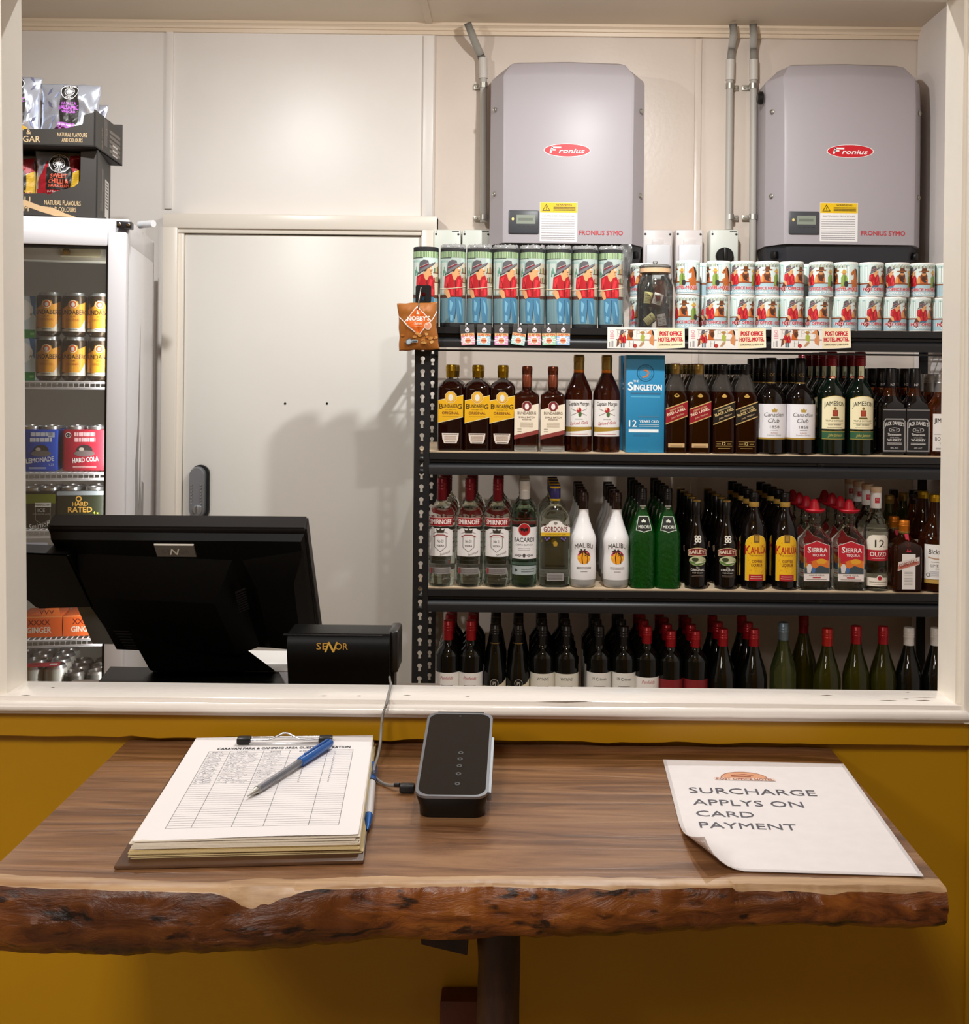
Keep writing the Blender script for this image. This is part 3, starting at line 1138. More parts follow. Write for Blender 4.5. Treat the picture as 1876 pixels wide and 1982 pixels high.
# worn strip on the side panel: paint rubbed to grey
A = Art()
q = lambda d, z: (d * 1000, z * 1000)
A.poly([q(.17, .9), q(.36, .9), q(.37, 1.14), q(.33, 1.15), q(.325, 1.06), q(.30, 1.14), q(.29, 1.30), q(.27, 1.14), q(.26, 1.07), q(.235, 1.16), q(.26, 1.40), q(.265, 1.64), q(.225, 1.33), q(.18, 1.22), q(.19, 1.10), q(.17, 1.0)], '8f8c8a')
A.build('scuff_mark', fr, on_side(0.0005))
SH = [FL(130, 738, .03).z, FL(130, 914, .03).z, FL(130, 1024, .03).z, FL(110, 1236, .03).z, .535]
for z in SH[:4]:
    bm = bmesh.new()
    x0, x1 = -FWd + .042, -.048
    for dz in (0, -.016):
        tube(bm, [(x0, .02, z - .003 + dz), (x1, .02, z - .003 + dz)], .0034, 8)
    k = 0
    x = x0 + .006
    while x < x1:
        tube(bm, [(x, .02, z - .003 - .016), (x, .026, z - .0025), (x, .45, z - .0025)], .0019, 6)
        x += .0145
    obj('wire_shelf', bm, MATS['white_enamel'], fr, 60)
obj('floor_rack', bx(-FWd + .042, -.048, .02, .5, SH[4] - .012, SH[4] - .001), MATS['liner'], fr)


def in_fridge(o, x, d, z, extra=0.0):
    o.location = FM @ Vector((x, d, z))
    o.rotation_euler = (0, 0, FA + extra)
    return o


d_ = area('fridge_fill', FM @ Vector((-.052, .012, 1.10)), (0, 0, 0), .016, 1.35, 2.6, (1.0, .98, .95))
# fill lamp added to brighten the contents, shining inwards across the shelves (local -Z of the lamp points left and back)
d_.matrix_world = FM @ Matrix.Translation((-.050, .010, 1.10)) @ Matrix.Rotation(radians(50), 4, 'Z') @ Matrix.Rotation(radians(90), 4, 'X')
# rum cans, two high, three across
M('can_alu', 'b9bbbd', .3, metal=.8)
M('rum_can', 'c98a24', .35)


def make_can(r, h, body, lid, art, name='can', label='', cat='can'):
    t = thing(name, label, cat)
    s = h / .122
    bm = lathe(bmesh.new(), [(r * .78, 0), (r * .86, .003 * s), (r, .010 * s), (r, .108 * s), (r * .95, .113 * s)], 0, 28)
    obj('can_body', bm, M(*body), t)
    bm = lathe(bmesh.new(), [(r * .95, .113 * s), (r * .82, .120 * s), (r * .82, h), (r * .78, h), (r * .77, h - .004)], 0, 28)
    obj('can_lid', bm, lid, t)
    if art:
        art.build('can_print', t, on_cyl(r, 0), .004)
    return t


A = Art()
A.poly([(-44, 32), (-44, 74), (-16, 86), (-12, 100), (12, 100), (16, 90), (44, 100), (44, 58), (10, 30), (-20, 20)], 'd9972b', 0)
A.poly([(-44, 14), (44, 14), (44, 56), (-14, 22), (-44, 20)], 'c9c4b8', 1)
A.poly([(-44, 24), (20, 24), (44, 60), (44, 74), (-44, 74)], 'd9972b', 2)
A.poly([(8 + 12 * cos(t) - 8, 91 + 12 * sin(t)) for t in [pi / 8 + pi / 4 * i for i in range(8)]], 'f3e3c0', 3)
A.poly([(10 * cos(t), 91 + 10 * sin(t)) for t in [pi / 8 + pi / 4 * i for i in range(8)]], 'cf5a26', 4)
A.ell(0, 90, 5, 6, 'd9d4cc', 5)
A.text('BUNDABERG', 0, 62, 13, '3a2412', 4, w=84, bold=.02)
A.text('RUM', 0, 54, 4.5, '8a4a1c', 4)
A.text('ORIGINAL', 0, 44, 6.5, 'a85a24', 4, w=38)
A.scrib(-12, 12, 19, 2, '777777', 4)
can0 = make_can(.0335, .124, ('can_dark', '3b3024', .3, .5), MATS['can_alu'], A)
cx_ = [95, 144, 193]
rows = ((735, 'lower'), (651, 'upper'))
first = True
for r, (py, rn) in enumerate(rows):
    for c, px in enumerate(cx_):
        p = FL(px, py, .075)
        z = SH[0] + .0012 + r * .1255
        lab = f'{("left", "middle", "right")[c]} yellow rum can of the {rn} row on the top fridge shelf'
        o = can0 if first else dup(can0, (0, 0, 0))
        first = False
        tag(o, lab, 'can', 'yellow rum cans in the fridge')
        in_fridge(o, p.x, .075, z, (-.05, .02, .10)[c] + r * .03)
# slim pack cartons at the left
for r, rn in ((0, 'lower'), (1, 'upper')):
    p = FL(68, 700, .05)
    t = thing('drink_carton', f'{rn} white, blue and green drinks carton left of the rum cans', 'carton', (0, 0, 0), 0, 'white and blue cartons in the fridge')
    obj('carton_body', bx(-.10, 0, 0, .09, 0, .118, .003), M('carton_white', 'd9dde0', .45), t)
    A = Art()
    A.rect(-100, 0, 0, 24, '1f8a4c').rect(-100, 24, 0, 118, 'c9dbe6').poly([(-16, 118), (0, 118), (0, 60), (-8, 70)], '3f78b8', 1)
    A.ell(-52, 78, 46, 34, 'eef1f2', 2).text('n', -12, 64, 10, '26333f', 3, shear=.3).rect(-14, 8, -3, 15, '6fc06c', 3)
    A.build('carton_print', t, on_front(-.0002))
    in_fridge(t, p.x, .05, SH[0] + .0012 + r * .1195)


def pack(name, label, px0, px1, py, h, sh, d, m, art, cans=True, depth=.13, canm='can_alu'):
    a, b = FL(px0, py, d), FL(px1, py, d)
    w = b.x - a.x
    t = thing(name, label, 'multipack')
    obj('sleeve', bx(-w, 0, 0, depth, 0, h, .006), m, t)
    if art:
        art(w * 1000).build('sleeve_print', t, on_front(-.0003))
    if cans:
        n = max(2, round(w / .066))
        for i in range(n):
            for j in range(2):
                o = obj('can_top', lathe(bmesh.new(), [(.0275, 0), (.0275, .008), (.025, .008), (.0245, .005)], 0, 20), MATS[canm], t)
                o.location = (-w + (i + .5) * w / n, .032 + j * .066, h)
    return in_fridge(t, b.x, d, sh + .0012)


def art_lemonade(w):
    A = Art()
    A.scrib(-w + 34, -w + 92, 99, 11, 'd5dbea', 1, 1, 2, 1.2).scrib(-w + 32, -w + 90, 83, 12, 'd5dbea', 1, 1, 2, 1.2)
    A.ell(-w + 62, 58, 20, 17, '39363a', 1).ell(-w + 62, 50, 27, 9, '6f6a6b', 2).ell(-w + 54, 62, 7, 5, 'b9b2a8', 2)
    A.text('LEMONADE', -w + 60, 26, 13, 'eef0f6', 3, w=74, bold=.03, rot=.1)
    A.rect(-26, 96, -8, 110, 'c6cfe8', 1).text('1.25', -16, 16, 6, 'eef0f6', 1).scrib(-w + 30, -30, 10, 1.6, 'c6cfe8', 1, 2, 3)
    return A


def art_cola(w):
    A = Art()
    A.scrib(-w * .48 - 28, -w * .48 + 28, 99, 11, 'f0b8bd', 1, 1, 2, 1.2).scrib(-w * .48 - 27, -w * .48 + 29, 83, 12, 'f0b8bd', 1, 1, 2, 1.2)
    A.ell(-w * .48, 58, 22, 17, '3a3032', 1).ell(-w * .48, 50, 28, 9, '77696a', 2).ell(-w * .55, 62, 7, 5, 'c0b3a8', 2)
    A.text('HARD COLA', -w * .45, 26, 13, 'f6ecec', 3, w=70, bold=.03, rot=.08)
    A.ell(-w + 16, 102, 8, 8, 'f0e6e6', 1).ell(-w + 16, 102, 6.5, 6.5, '2a2022', 2).text('4.5', -w + 16, 99, 5, 'f0e6e6', 3)
    A.scrib(-w * .75, -w * .2, 12, 1.6, 'f0c8c8', 1, 2, 3)
    return A


def art_ice(w):
    A = Art()
    A.rect(-w, 70, 0, 96, '6d7a1e', 0).rect(-w + 34, 60, -12, 72, 'e6e6e0', 1).text('SMIRNOFF', -w * .42, 63, 6, '3a3a3a', 2, w=46)
    A.text('ICE', -w * .42, 46, 10, 'b9b9b4', 1).text('DOUBLE BLACK', -w * .42, 38, 4.5, '9a9a94', 1)
    A.line([(-w + 36, 60), (-w + 36, 24), (-w * .42, 12), (-14, 24), (-14, 60)], 1.2, '9a9a94', 1)
    A.text('Smirnoff', -w * .45, 2, 15, 'e8e8e4', 2, w=60, shear=.3, rot=.2)
    return A


def art_rated(w):
    A = Art()
    A.rect(-w, 92, 0, 104, '8d949a', 0)
    A.ring(-w * .55, 82, 5, 8, 'd8a44a', 1).text('HARD', -w * .52, 62, 12, 'd8a44a', 1, w=42, bold=.03).text('RATED', -w * .52, 44, 15, 'd8a44a', 1, w=64, bold=.04)
    A.text('ALCOHOLIC', -w * .5, 26, 8, 'b8c83c', 1, w=64, bold=.02).text('LEMON', -w * .5, 15, 8, 'b8c83c', 1, w=38, bold=.02)
    A.text('4 x', -26, 38, 8, 'c8d03c', 1).ring(-20, 22, 6, 8, 'c8d03c', 1).text('10', -20, 19, 6, 'c8d03c', 1).scrib(-30, -8, 8, 2, 'c8d03c', 1)
    A.rect(-w * .95, 0, 0, 5, 'c9a03a', 1)
    return A


pack('drink_pack', 'blue lemonade mixer can pack on the second fridge shelf', 34, 111, 907, .118, SH[1], .05, M('sleeve_blue', '2c4fb8', .4), art_lemonade)
pack('drink_pack', 'red hard cola can pack on the second fridge shelf', 120, 203, 907, .118, SH[1], .05, M('sleeve_red', 'b0283c', .4), art_cola)
pack('drink_pack', 'black and green ice vodka can pack on the third fridge shelf', 42, 107, 1018, .105, SH[2], .045, M('sleeve_black', '1e1e1a', .35), art_ice)
pack('drink_pack', 'black alcoholic lemon can pack with yellow lettering on the third fridge shelf', 109, 204, 1018, .105, SH[2], .045, M('sleeve_green', '23281a', .35), art_rated)


def art_ginger(w):
    A = Art()
    A.rect(-w, 0, 0, 58, 'e8672a', 0).rect(-w, 55, 0, 58, 'f09a5a', 1)
    A.text('XXXX', -w + 54, 34, 15, '7e2418', 1, w=58, bold=.02).text('GINGER', -w + 54, 12, 16, 'f3e4d4', 1, w=64, bold=.04)
    A.poly([(-w + 60, 58), (-4, 58), (-12, 96), (-w + 74, 88)], 'ee7a3a', 0).text('VVV', -w + 74, 64, 12, '7e2418', 1, w=40)
    return A


for k, (a, b) in enumerate(((36, 120), (122, 206))):
    pack('ginger_beer_pack', ('orange ginger beer carton by the left jamb on the low fridge shelf', 'orange ginger beer carton behind the till monitor on the low fridge shelf')[k],
         a, b, 1230, .058, SH[3], .05, M('sleeve_orange', 'd8602a', .45), art_ginger, False)
# bottom: upright silver cans, and dark cans to the right
t0 = make_can(.031, .122, ('silver_can', 'cfcdc6', .35, .3), MATS['can_alu'], None)
k = 0
p = FL(70, 1287, .06)
for r in range(4):
    for c in range(3):
        o = t0 if k == 0 else dup(t0, (0, 0, 0))
        k += 1
        tag(o, f'{("left", "middle", "right")[c]} silver can of the {("front", "second", "third", "back")[r]} row on the fridge floor', 'can', 'silver cans on the fridge floor')
        in_fridge(o, p.x - .075 + c * .0632, .065 + r * .068, SH[4] + .0005)
t0 = make_can(.031, .100, ('slate_can', '4a4744', .35, .3), M('slate_lid', '77726e', .3, metal=.7), None)
k = 0
p = FL(152, 1300, .06)
for r in range(3):
    for c in range(2):
        if p.x + .012 + c * .064 > -.08:
            pass
        o = t0 if k == 0 else dup(t0, (0, 0, 0))
        k += 1
        tag(o, f'{("left", "right")[c]} dark grey can of the {("front", "middle", "back")[r]} pair beside the silver cans', 'can', 'dark cans on the fridge floor')
        in_fridge(o, -.145 + c * .063, .065 + r * .068, SH[4] + .0005)
p = FL(80, 1305, .04)
t = thing('price_card', 'red card lying over the front silver cans in the fridge', 'card')
obj('card', bx(-.07, .045, -.012, .03, 0, .0015), M('card_red', 'c23a44', .5), t)
A = Art().rect(20, 2, 40, 22, 'e8dcdc').ell(-20, 12, 9, 5, '401c20')
A.build('card_print', t, on_top(.0016, 0, -.005))
in_fridge(t, p.x, .045, SH[4] + .1235)

# ================================================================== chip cartons on the fridge
M('carton_black', '3c3835', .6, var=.06)
M('kraft', 'c9a67e', .7)
M('foil', 'dfe3ee', .22, metal=.55)
M('foil_red', 'a8202c', .3, metal=.2)


def bag(w, h, t, seed, crimp=True, nx=26, nz=30):
    """puffed foil packet: closed two-sided sheet; returns bm and its front relief"""
    def relief(u, v):
        e = (1 - abs(2 * u - 1) ** 2.6) * (1 - abs(2 * v - 1) ** 3.2)
        wr = noise.noise((u * 5 + seed, v * 5, seed)) * .34 + noise.noise((u * 13, v * 4 + seed, 2)) * .16 + abs(noise.noise((u * 7 - v * 6, v * 3, seed))) * -.3
        return t / 2 * max(.02, e * (1 + wr)) + .0006

    def side(u, v):
        k = 1 - .07 * sin(pi * v)
        return (u - .5) * w * k + .004 * noise.noise((v * 4, seed, 1)), v * h + .004 * noise.noise((u * 4, seed, 7))
    bm = bmesh.new()
    F_ = [[None] * (nz + 1) for _ in range(nx + 1)]
    B_ = [[None] * (nz + 1) for _ in range(nx + 1)]
    for i in range(nx + 1):
        for j in range(nz + 1):
            u, v = i / nx, j / nz
            x, z = side(u, v)
            d = relief(u, v)
            F_[i][j] = bm.verts.new((x, -d, z))
            B_[i][j] = bm.verts.new((x, d * .8, z))
    for i in range(nx):
        for j in range(nz):
            bm.faces.new((F_[i][j], F_[i + 1][j], F_[i + 1][j + 1], F_[i][j + 1]))
            bm.faces.new((B_[i][j], B_[i][j + 1], B_[i + 1][j + 1], B_[i + 1][j]))
    for i in range(nx):
        bm.faces.new((F_[i][0], B_[i][0], B_[i + 1][0], F_[i + 1][0]))
        bm.faces.new((F_[i][nz], F_[i + 1][nz], B_[i + 1][nz], B_[i][nz]))
    for j in range(nz):
        bm.faces.new((F_[0][j], F_[0][j + 1], B_[0][j + 1], B_[0][j]))
        bm.faces.new((F_[nx][j], B_[nx][j], B_[nx][j + 1], F_[nx][j + 1]))

    R = [[relief(i / nx, j / nz) for j in range(nz + 1)] for i in range(nx + 1)]

    def bil(u, v):
        a, b = min(u * nx, nx - 1e-6), min(v * nz, nz - 1e-6)
        i, j = int(a), int(b)
        a, b = a - i, b - j
        return (R[i][j] * (1 - a) + R[i + 1][j] * a) * (1 - b) + (R[i][j + 1] * (1 - a) + R[i + 1][j + 1] * a) * b

    def fn(x, y, d):
        v = min(1, max(0, y / h))
        k = 1 - .07 * sin(pi * v)
        u = min(1, max(0, x / (w * k) + .5))
        X, Z = side(u, v)
        return (X, -bil(u, v) - d * 2 - .0009, Z)
    return bm, fn


def carton(name, label, origin, rz, w, d, h, cut, side_h, texts, extra=None):
    """open-fronted display box. origin: right front bottom corner; cut: torn top line of the front (x from right, z)"""
    t = thing(name, label, 'carton', origin, rz, 'black snack cartons on the fridge')
    bm = bmesh.new()
    th = .004
    front = [(0, 0)] + cut + [(-w, 0)]
    prism(bm, front[::-1], 0, th)
    box(bm, -th, 0, 0, d, 0, side_h)
    for v in bm.verts:
        if v.co.x > -.005 and v.co.y < .01 and v.co.z > side_h - .001:
            v.co.z = side_h
    box(bm, -w, -w + th, 0, d, 0, h)
    box(bm, -w, 0, d - th, d, 0, h)
    box(bm, -w, 0, 0, d, 0, th)
    obj('box_wall', bm, MATS['carton_black'], t, 0)
    A = Art()
    for s, x, y, hh, ww in texts:
        A.text(s, x, y, hh, 'd8bb90', 0, w=ww, bold=.01)
    if extra:
        extra(A)
    A.build('box_print', t, on_front(-.0002))
    A = Art()
    A.ring(d * 400, h * 520, 8, 9, 'b99e78').rect(d * 300, h * 180, d * 420, h * 800, '4a4540', 0)
    A.text('deli style', d * 250, h * 300, 9, 'a08a6a', 1, w=60, shear=.3, rot=pi / 2)
    if extra:
        A.rect(d * 560, 25, d * 860, h * 700, 'd8d2cc', 0).scrib(d * 600, d * 820, h * 640, 5, '55504c', 1, 9, 9)
    else:
        A.rect(d * 620, 10, d * 800, 48, 'cfc8c2', 0).scrib(d * 500, d * 900, h * 560, 9, '6a625a', 1, 5, 14)
    A.build('side_print', t, on_side(.0002))
    return t


b1 = FL(188, 421, .02)
o1 = FM @ Vector((b1.x, .02, zt + .001))
H1 = FL(188, 289, .02).z - zt - .003
cut1 = [(0, H1 * .985), (-.045, H1 * .97), (-.046, .105), (-.06, .088), (-.11, .072), (-.13, .062), (-.135, .066), (-.17, .064), (-.25, .060), (-.33, .058), (-.40, .085)]
cut1 = [(x, z) for x, z in cut1]


def torn(A):
    A.poly([(-235, 52), (-190, 44), (-150, 30), (-118, 26), (-86, 12), (-52, 1), (-110, 3), (-150, 14), (-190, 28), (-235, 40)], 'd2b189', 1)


c1 = carton('snack_carton', 'black torn-front carton of red chilli crisp packets standing on the fridge', o1, FA + .02, .40, .26, H1, cut1, H1,
            [('NATURAL FLAVOURS', -92, 34, 13, 96), ('AND COLOURS', -92, 16, 13, 72), ('CHILLI', -212, 40, 15, 70), ('CREAM', -214, 14, 17, 66)], torn)
o2 = P(184, 284, 3.16)
o2.z = o1.z + H1 + .003
o2 = P(184, 284, (o2.z - CZ) / (P(184, 284, 1).z - CZ))
H2 = .11
cut2 = [(0, .098), (-.03, .088), (-.034, .062), (-.075, .050), (-.12, .046), (-.2, .044), (-.30, .046), (-.36, .08)]
c2 = carton('snack_carton', 'black low carton of silver vinegar crisp packets, on top of the chilli carton', o2, FA - .10, .37, .30, .125, cut2, .104,
            [('NATURAL FLAVOURS', -62, 26, 11, 80), ('AND COLOURS', -62, 11, 11, 56), ('SALT &', -205, 30, 13, 64), ('VINEGAR', -197, 8, 17, 98)])
M('foil_white', 'd2d8e8', .2, metal=.75)


def sun_badge(A, cx, cy, r, L=2):
    A.ell(cx, cy, r, r, '1d1a19', L, 28).ring(cx, cy, r * .93, r, 'f1eeee', L + 1).ring(cx, cy, r * .52, r * .58, 'f1eeee', L + 1)
    for i in range(14):
        t = 2 * pi * i / 14
        A.line([(cx + r * .22 * cos(t), cy + r * .22 * sin(t)), (cx + r * .46 * cos(t), cy + r * .46 * sin(t))], r * .06, 'f1eeee', L + 1)
    A.ell(cx, cy, r * .24, r * .24, 'f1eeee', L + 1)
    A.text('RED ROCK', cx, cy + r * .66, r * .24, 'f1eeee', L + 1, w=r * 1.2, arc=.006, bold=.02)
    A.text('DELI', cx, cy - r * .86, r * .24, 'f1eeee', L + 1, w=r * .8, arc=-.006, bold=.02)


def chips(label, loc, rz, tilt, w, h, kind, seed):
    t = thing('crisp_packet', label, 'crisps', loc, 0, 'silver crisp packets' if kind == 'balsamic' else 'red crisp packets', (tilt, 0, rz))
    bm, fn = bag(w, h, .05, seed)
    obj('packet', bm, MATS['foil_white'] if kind == 'balsamic' else MATS['foil_white'], t, 180)
    W_, H_ = w * 1000, h * 1000
    A = Art()
    if kind == 'balsamic':
        A.poly([(-22, 46), (24, 46), (28, 110), (20, H_ - 8), (-20, H_ - 8), (-26, 90)], '2b2725', 0)
        sun_badge(A, 0, H_ - 28, 24)
        A.text('SEA SALT &', 0, H_ - 68, 8, 'c868d8', 1, w=40, bold=.02, rot=.06).text('BALSAMIC', 0, H_ - 82, 12, 'c868d8', 1, w=52, bold=.03, rot=.06)
        A.text('VINEGAR', 0, H_ - 92, 8, 'c868d8', 1, w=36, bold=.02, rot=.06)
        A.ell(-20, 22, 22, 18, '4a2036', 1).ell(22, 26, 14, 13, 'e8b232', 1).rect(-30, 30, 16, 50, 'b46cc0', 1)
        A.text('Deli Style Potato Chips', -2, 42, 5, 'f4eef4', 2, w=56, shear=.3, bold=.02)
        for i in range(16):
            x, y = rnd.uniform(-W_ * .46, W_ * .44), rnd.uniform(20, H_ - 12)
            if abs(x) > 29:
                q = rnd.choice((-1, 1))
                A.poly([(x, y), (x + 9 * q, y + 7), (x + 13 * q, y + 22), (x + 5 * q, y + 15)], ('8a90b0', 'a8b2d0', '5a5870')[i % 3], 0)
    else:
        A.rect(-W_ * .44, 4, W_ * .44, 38, 'b8222e', 0)
        A.poly([(-W_ * .42, 30), (-30, 40), (-30, 120), (-W_ * .40, 70)], 'a51f2a', 0).poly([(30, 36), (W_ * .43, 30), (W_ * .42, 100), (34, 84)], 'c9a02c', 0)
        A.poly([(30, 84), (W_ * .42, 100), (W_ * .40, H_ - 8), (26, H_ - 14)], '9a1f2a', 0)
        A.poly([(-34, 34), (34, 34), (36, 84), (30, 100), (-34, 98)], '25211f', 1)
        sun_badge(A, 0, 110, 28)
        A.text('SWEET', 0, 68, 12, 'ef6a4e', 2, w=44, bold=.04).text('CHILLI &', 0, 53, 12, 'ef6a4e', 2, w=54, bold=.03).text('SOUR CREAM', 0, 42, 8, 'ef6a4e', 2, w=54, bold=.03)
        A.text('Deli Style Potato Chips', 0, 27, 5, 'f4e4e0', 2, w=60, shear=.3, bold=.02).scrib(-26, 26, 19, 3, 'f0c0b8', 2)
        A.ell(-28, 8, 15, 11, 'e9b04a', 1).ell(-10, 5, 11, 9, 'e0a03a', 2)
    A.build('packet_print', t, fn, .006, .006)
    return t


def inbox(o, rz, x, y, z):
    return Matrix.Translation(o) @ Matrix.Rotation(rz, 4, 'Z') @ Vector((x, y, z))


chips('red chilli crisp packet at the right in the lower carton', inbox(o1, FA + .02, -.108, .045, .045), FA + .02, -.06, .135, .148, 'chilli', 3.1)
chips('red chilli crisp packet beside the jamb in the lower carton', inbox(o1, FA + .02, -.232, .060, .034), FA - .05, -.08, .135, .146, 'chilli', 5.7)
chips('silver balsamic crisp packet facing out of the upper carton', inbox(o2, FA - .10, -.088, .055, .020), FA - .06, -.14, .165, .172, 'balsamic', 1.4)
chips('silver crisp packet leaning beside the jamb in the upper carton', inbox(o2, FA - .10, -.232, .045, .020), FA + .12, -.12, .14, .188, 'balsamic', 8.2)
chips('silver crisp packet at the right back of the upper carton', inbox(o2, FA - .10, -.098, .22, .010), FA - .10, -.05, .15, .158, 'balsamic', 2.6)
chips('silver crisp packet squeezed between the two front ones of the upper carton', inbox(o2, FA - .10, -.14, .145, .010), FA + .05, -.08, .14, .168, 'balsamic', 4.4)

# ================================================================== counter behind the sill, till, displays
ZK = 0.990
ct = tag(obj('back_counter', bx(-.72, -.12, 1.47, 1.86, ZK - .03, ZK, .003), M('counter_top', '6d6258', .4)), 'staff counter behind the sill carrying the till monitor', 'counter')
obj('cupboard', bx(-.70, -.14, 1.50, 1.84, 0, ZK - .03), M('counter_side', '8a8076', .5), ct)

M('till_black', '070605', .45, bump=.03, bscale=500, spec=.18)
M('till_grey', '7e8284', .45)
M('till_lip', '1c1817', .38)
TL, TR = P(86, 1026, 1.60), P(592, 1030, 1.60)
BL, BR = P(179, 1249, 1.765), P(622, 1258, 1.765)
till = thing('till_monitor', 'black touch-screen till seen from behind, on a wide stand', 'till', (P(330, 1300, 1.72).x, 1.72, ZK))
org = Vector(till.location)
ux, vy = TR - TL, BL - TL
nb = ux.cross(vy).normalized()
if nb.y < 0:
    nb = -nb                         # away from the viewer
Q = lambda u, v, o=0.0: (TL * (1 - u) * (1 - v) + TR * u * (1 - v) + BL * (1 - u) * v + BR * u * v) + nb * o - org
rect_ = lambda u0, u1, v0, v1, o: [Q(u0, v0, o), Q(u1, v0, o), Q(u1, v1, o), Q(u0, v1, o)]
bm = bmesh.new()
hexa(bm, rect_(0, 1, 0, 1, 0.006), rect_(.004, .996, .004, .996, .034))
bmesh.ops.bevel(bm, geom=bm.edges[:], offset=.003, segments=2, affect='EDGES')
obj('screen_frame', bm, MATS['till_lip'], till)
bm = bmesh.new()
hexa(bm, rect_(.0, 1, .76, 1.003, .0055), rect_(-.004, .60, .60, 1.004, .030))
obj('bezel', hexa(bmesh.new(), [Q(-.004, .55, .004), Q(.10, .55, .004), Q(.62, .985, .004), Q(.62, 1.006, .004), Q(-.004, 1.006, .004)],
                 [Q(-.004, .55, .030), Q(.10, .55, .030), Q(.62, .985, .030), Q(.62, 1.006, .030), Q(-.004, 1.006, .030)]), MATS['till_grey'], till)
bm.free()
bm = bmesh.new()
hexa(bm, [Q(.012, .03, .004), Q(.99, .03, .004), Q(.985, .985, .004), Q(.10, .94, .004), Q(.045, .62, .004)],
     [Q(.02, .05, -.006), Q(.98, .05, -.006), Q(.965, .970, -.006), Q(.115, .925, -.006), Q(.07, .62, -.006)])
hexa(bm, [Q(.075, .16, -.006), Q(.70, .20, -.006), Q(.74, .95, -.006), Q(.125, .915, -.006)],
     [Q(.125, .40, -.034), Q(.62, .44, -.034), Q(.66, .91, -.030), Q(.15, .88, -.030)])
hexa(bm, [Q(.74, .20, -.006), Q(.985, .12, -.006), Q(.965, .97, -.006), Q(.76, .94, -.006)],
     [Q(.79, .36, -.022), Q(.94, .32, -.022), Q(.93, .90, -.022), Q(.80, .88, -.022)])
hs = obj('rear_housing', bm, MATS['till_black'], till, 20)
bm = bmesh.new()
for i in range(7):
    a, b = Q(.17 + .004 * i, .70 + .026 * i, -.0305), Q(.235 + .006 * i, .702 + .026 * i, -.0305)
    w_ = (Q(.2, .706, -.0315) - Q(.2, .70, -.0315)) * 1.0
    hexa(bm, [a, b, b + w_, a + w_], [a - nb * .002, b - nb * .002, b + w_ - nb * .002, a + w_ - nb * .002])
obj('vent_slats', bm, MATS['till_lip'], hs)
bm = bmesh.new()
for i in range(9):
    a, b = Q(.70, .40 + .02 * i, -.02), Q(.745, .36 + .02 * i, -.0205)
    w_ = Q(.2, .706, 0) - Q(.2, .70, 0)
    hexa(bm, [a, b, b + w_, a + w_], [a - nb * .003, b - nb * .003, b + w_ - nb * .003, a + w_ - nb * .003])
obj('vent_slats', bm, MATS['till_lip'], hs)
hexa_plate = hexa(bmesh.new(), rect_(.412, .566, .075, .175, -.006), rect_(.413, .565, .08, .17, -.008))
pl = obj('name_plate', hexa_plate, M('plate_silver', '8e877e', .35, metal=.6), till)
exu = ux.normalized()
eyv = -vy.normalized()
c0 = Q(.489, .128, -.0084)
A = Art().text('SE', -13, -4, 8, '6b645c', 0, w=14).text('N', -1, -6, 12, 'd9d2c2', 1, shear=.35, bold=.02).text('OR', 13, -4, 8, '6b645c', 0, w=14)
A.build('plate_lettering', pl, lambda x, y, d: tuple(c0 + exu * x + eyv * y - nb * d))
# stand and foot
S1 = [P(228, 1186, 1.672), P(352, 1192, 1.672), P(430, 1222, 1.71), P(535, 1300, 1.765), P(292, 1300, 1.73)]
S2 = [P(232, 1186, 1.715), P(352, 1192, 1.715), P(430, 1222, 1.78), P(535, 1300, 1.82), P(292, 1300, 1.80)]
bm = hexa(bmesh.new(), [p - org for p in S1], [p - org for p in S2])
bmesh.ops.bevel(bm, geom=bm.edges[:], offset=.003, segments=2, affect='EDGES')
obj('stand', bm, MATS['till_black'], till)
zb = ZK + .030
f = [PZ(214, 1290, zb), PZ(538, 1296, zb), PZ(560, 1345, zb), PZ(170, 1345, zb)]
bm = hexa(bmesh.new(), [Vector((p.x, p.y, ZK)) - org for p in f], [p - org for p in f])
obj('foot', bm, MATS['till_black'], till)

# second display on the left, carried by the same till
A_ = [P(-20, 1068, 1.585), P(131, 1074, 1.585), P(181, 1176, 1.69), P(70, 1179, 1.69), P(-10, 1110, 1.64)]
vt = Vector((0, .045, .006))
bm = hexa(bmesh.new(), [p - org for p in A_], [p + vt - org for p in A_])
bmesh.ops.bevel(bm, geom=bm.edges[:], offset=.003, segments=2, affect='EDGES')
dev = obj('second_display', bm, MATS['till_black'], till)
g4 = [P(-20, 1070, 1.645), P(94, 1071, 1.645), P(92, 1050, 1.69), P(-20, 1050, 1.69)]
bm = hexa(bmesh.new(), [p - org for p in g4], [p - org + Vector((0, .006, -.010)) for p in g4])
obj('screen_back', bm, M('till_violet', '6a6670', .45), dev)

# white carton behind the display
p0, p1 = P(440, 1284, 1.80), P(562, 1284, 1.80)
wc = thing('white_box', 'low white box on the staff counter between till and name display', 'box', (p0.x, 1.80, ZK))
obj('lid', bx(0, p1.x - p0.x, 0, .085, p0.z - ZK - .012, p0.z - ZK, .001), M('box_white', 'e9e6e2', .5), wc)
obj('body', bx(.002, p1.x - p0.x - .002, .003, .058, 0, p0.z - ZK - .012), M('box_white_side', 'cfccd0', .5), wc)

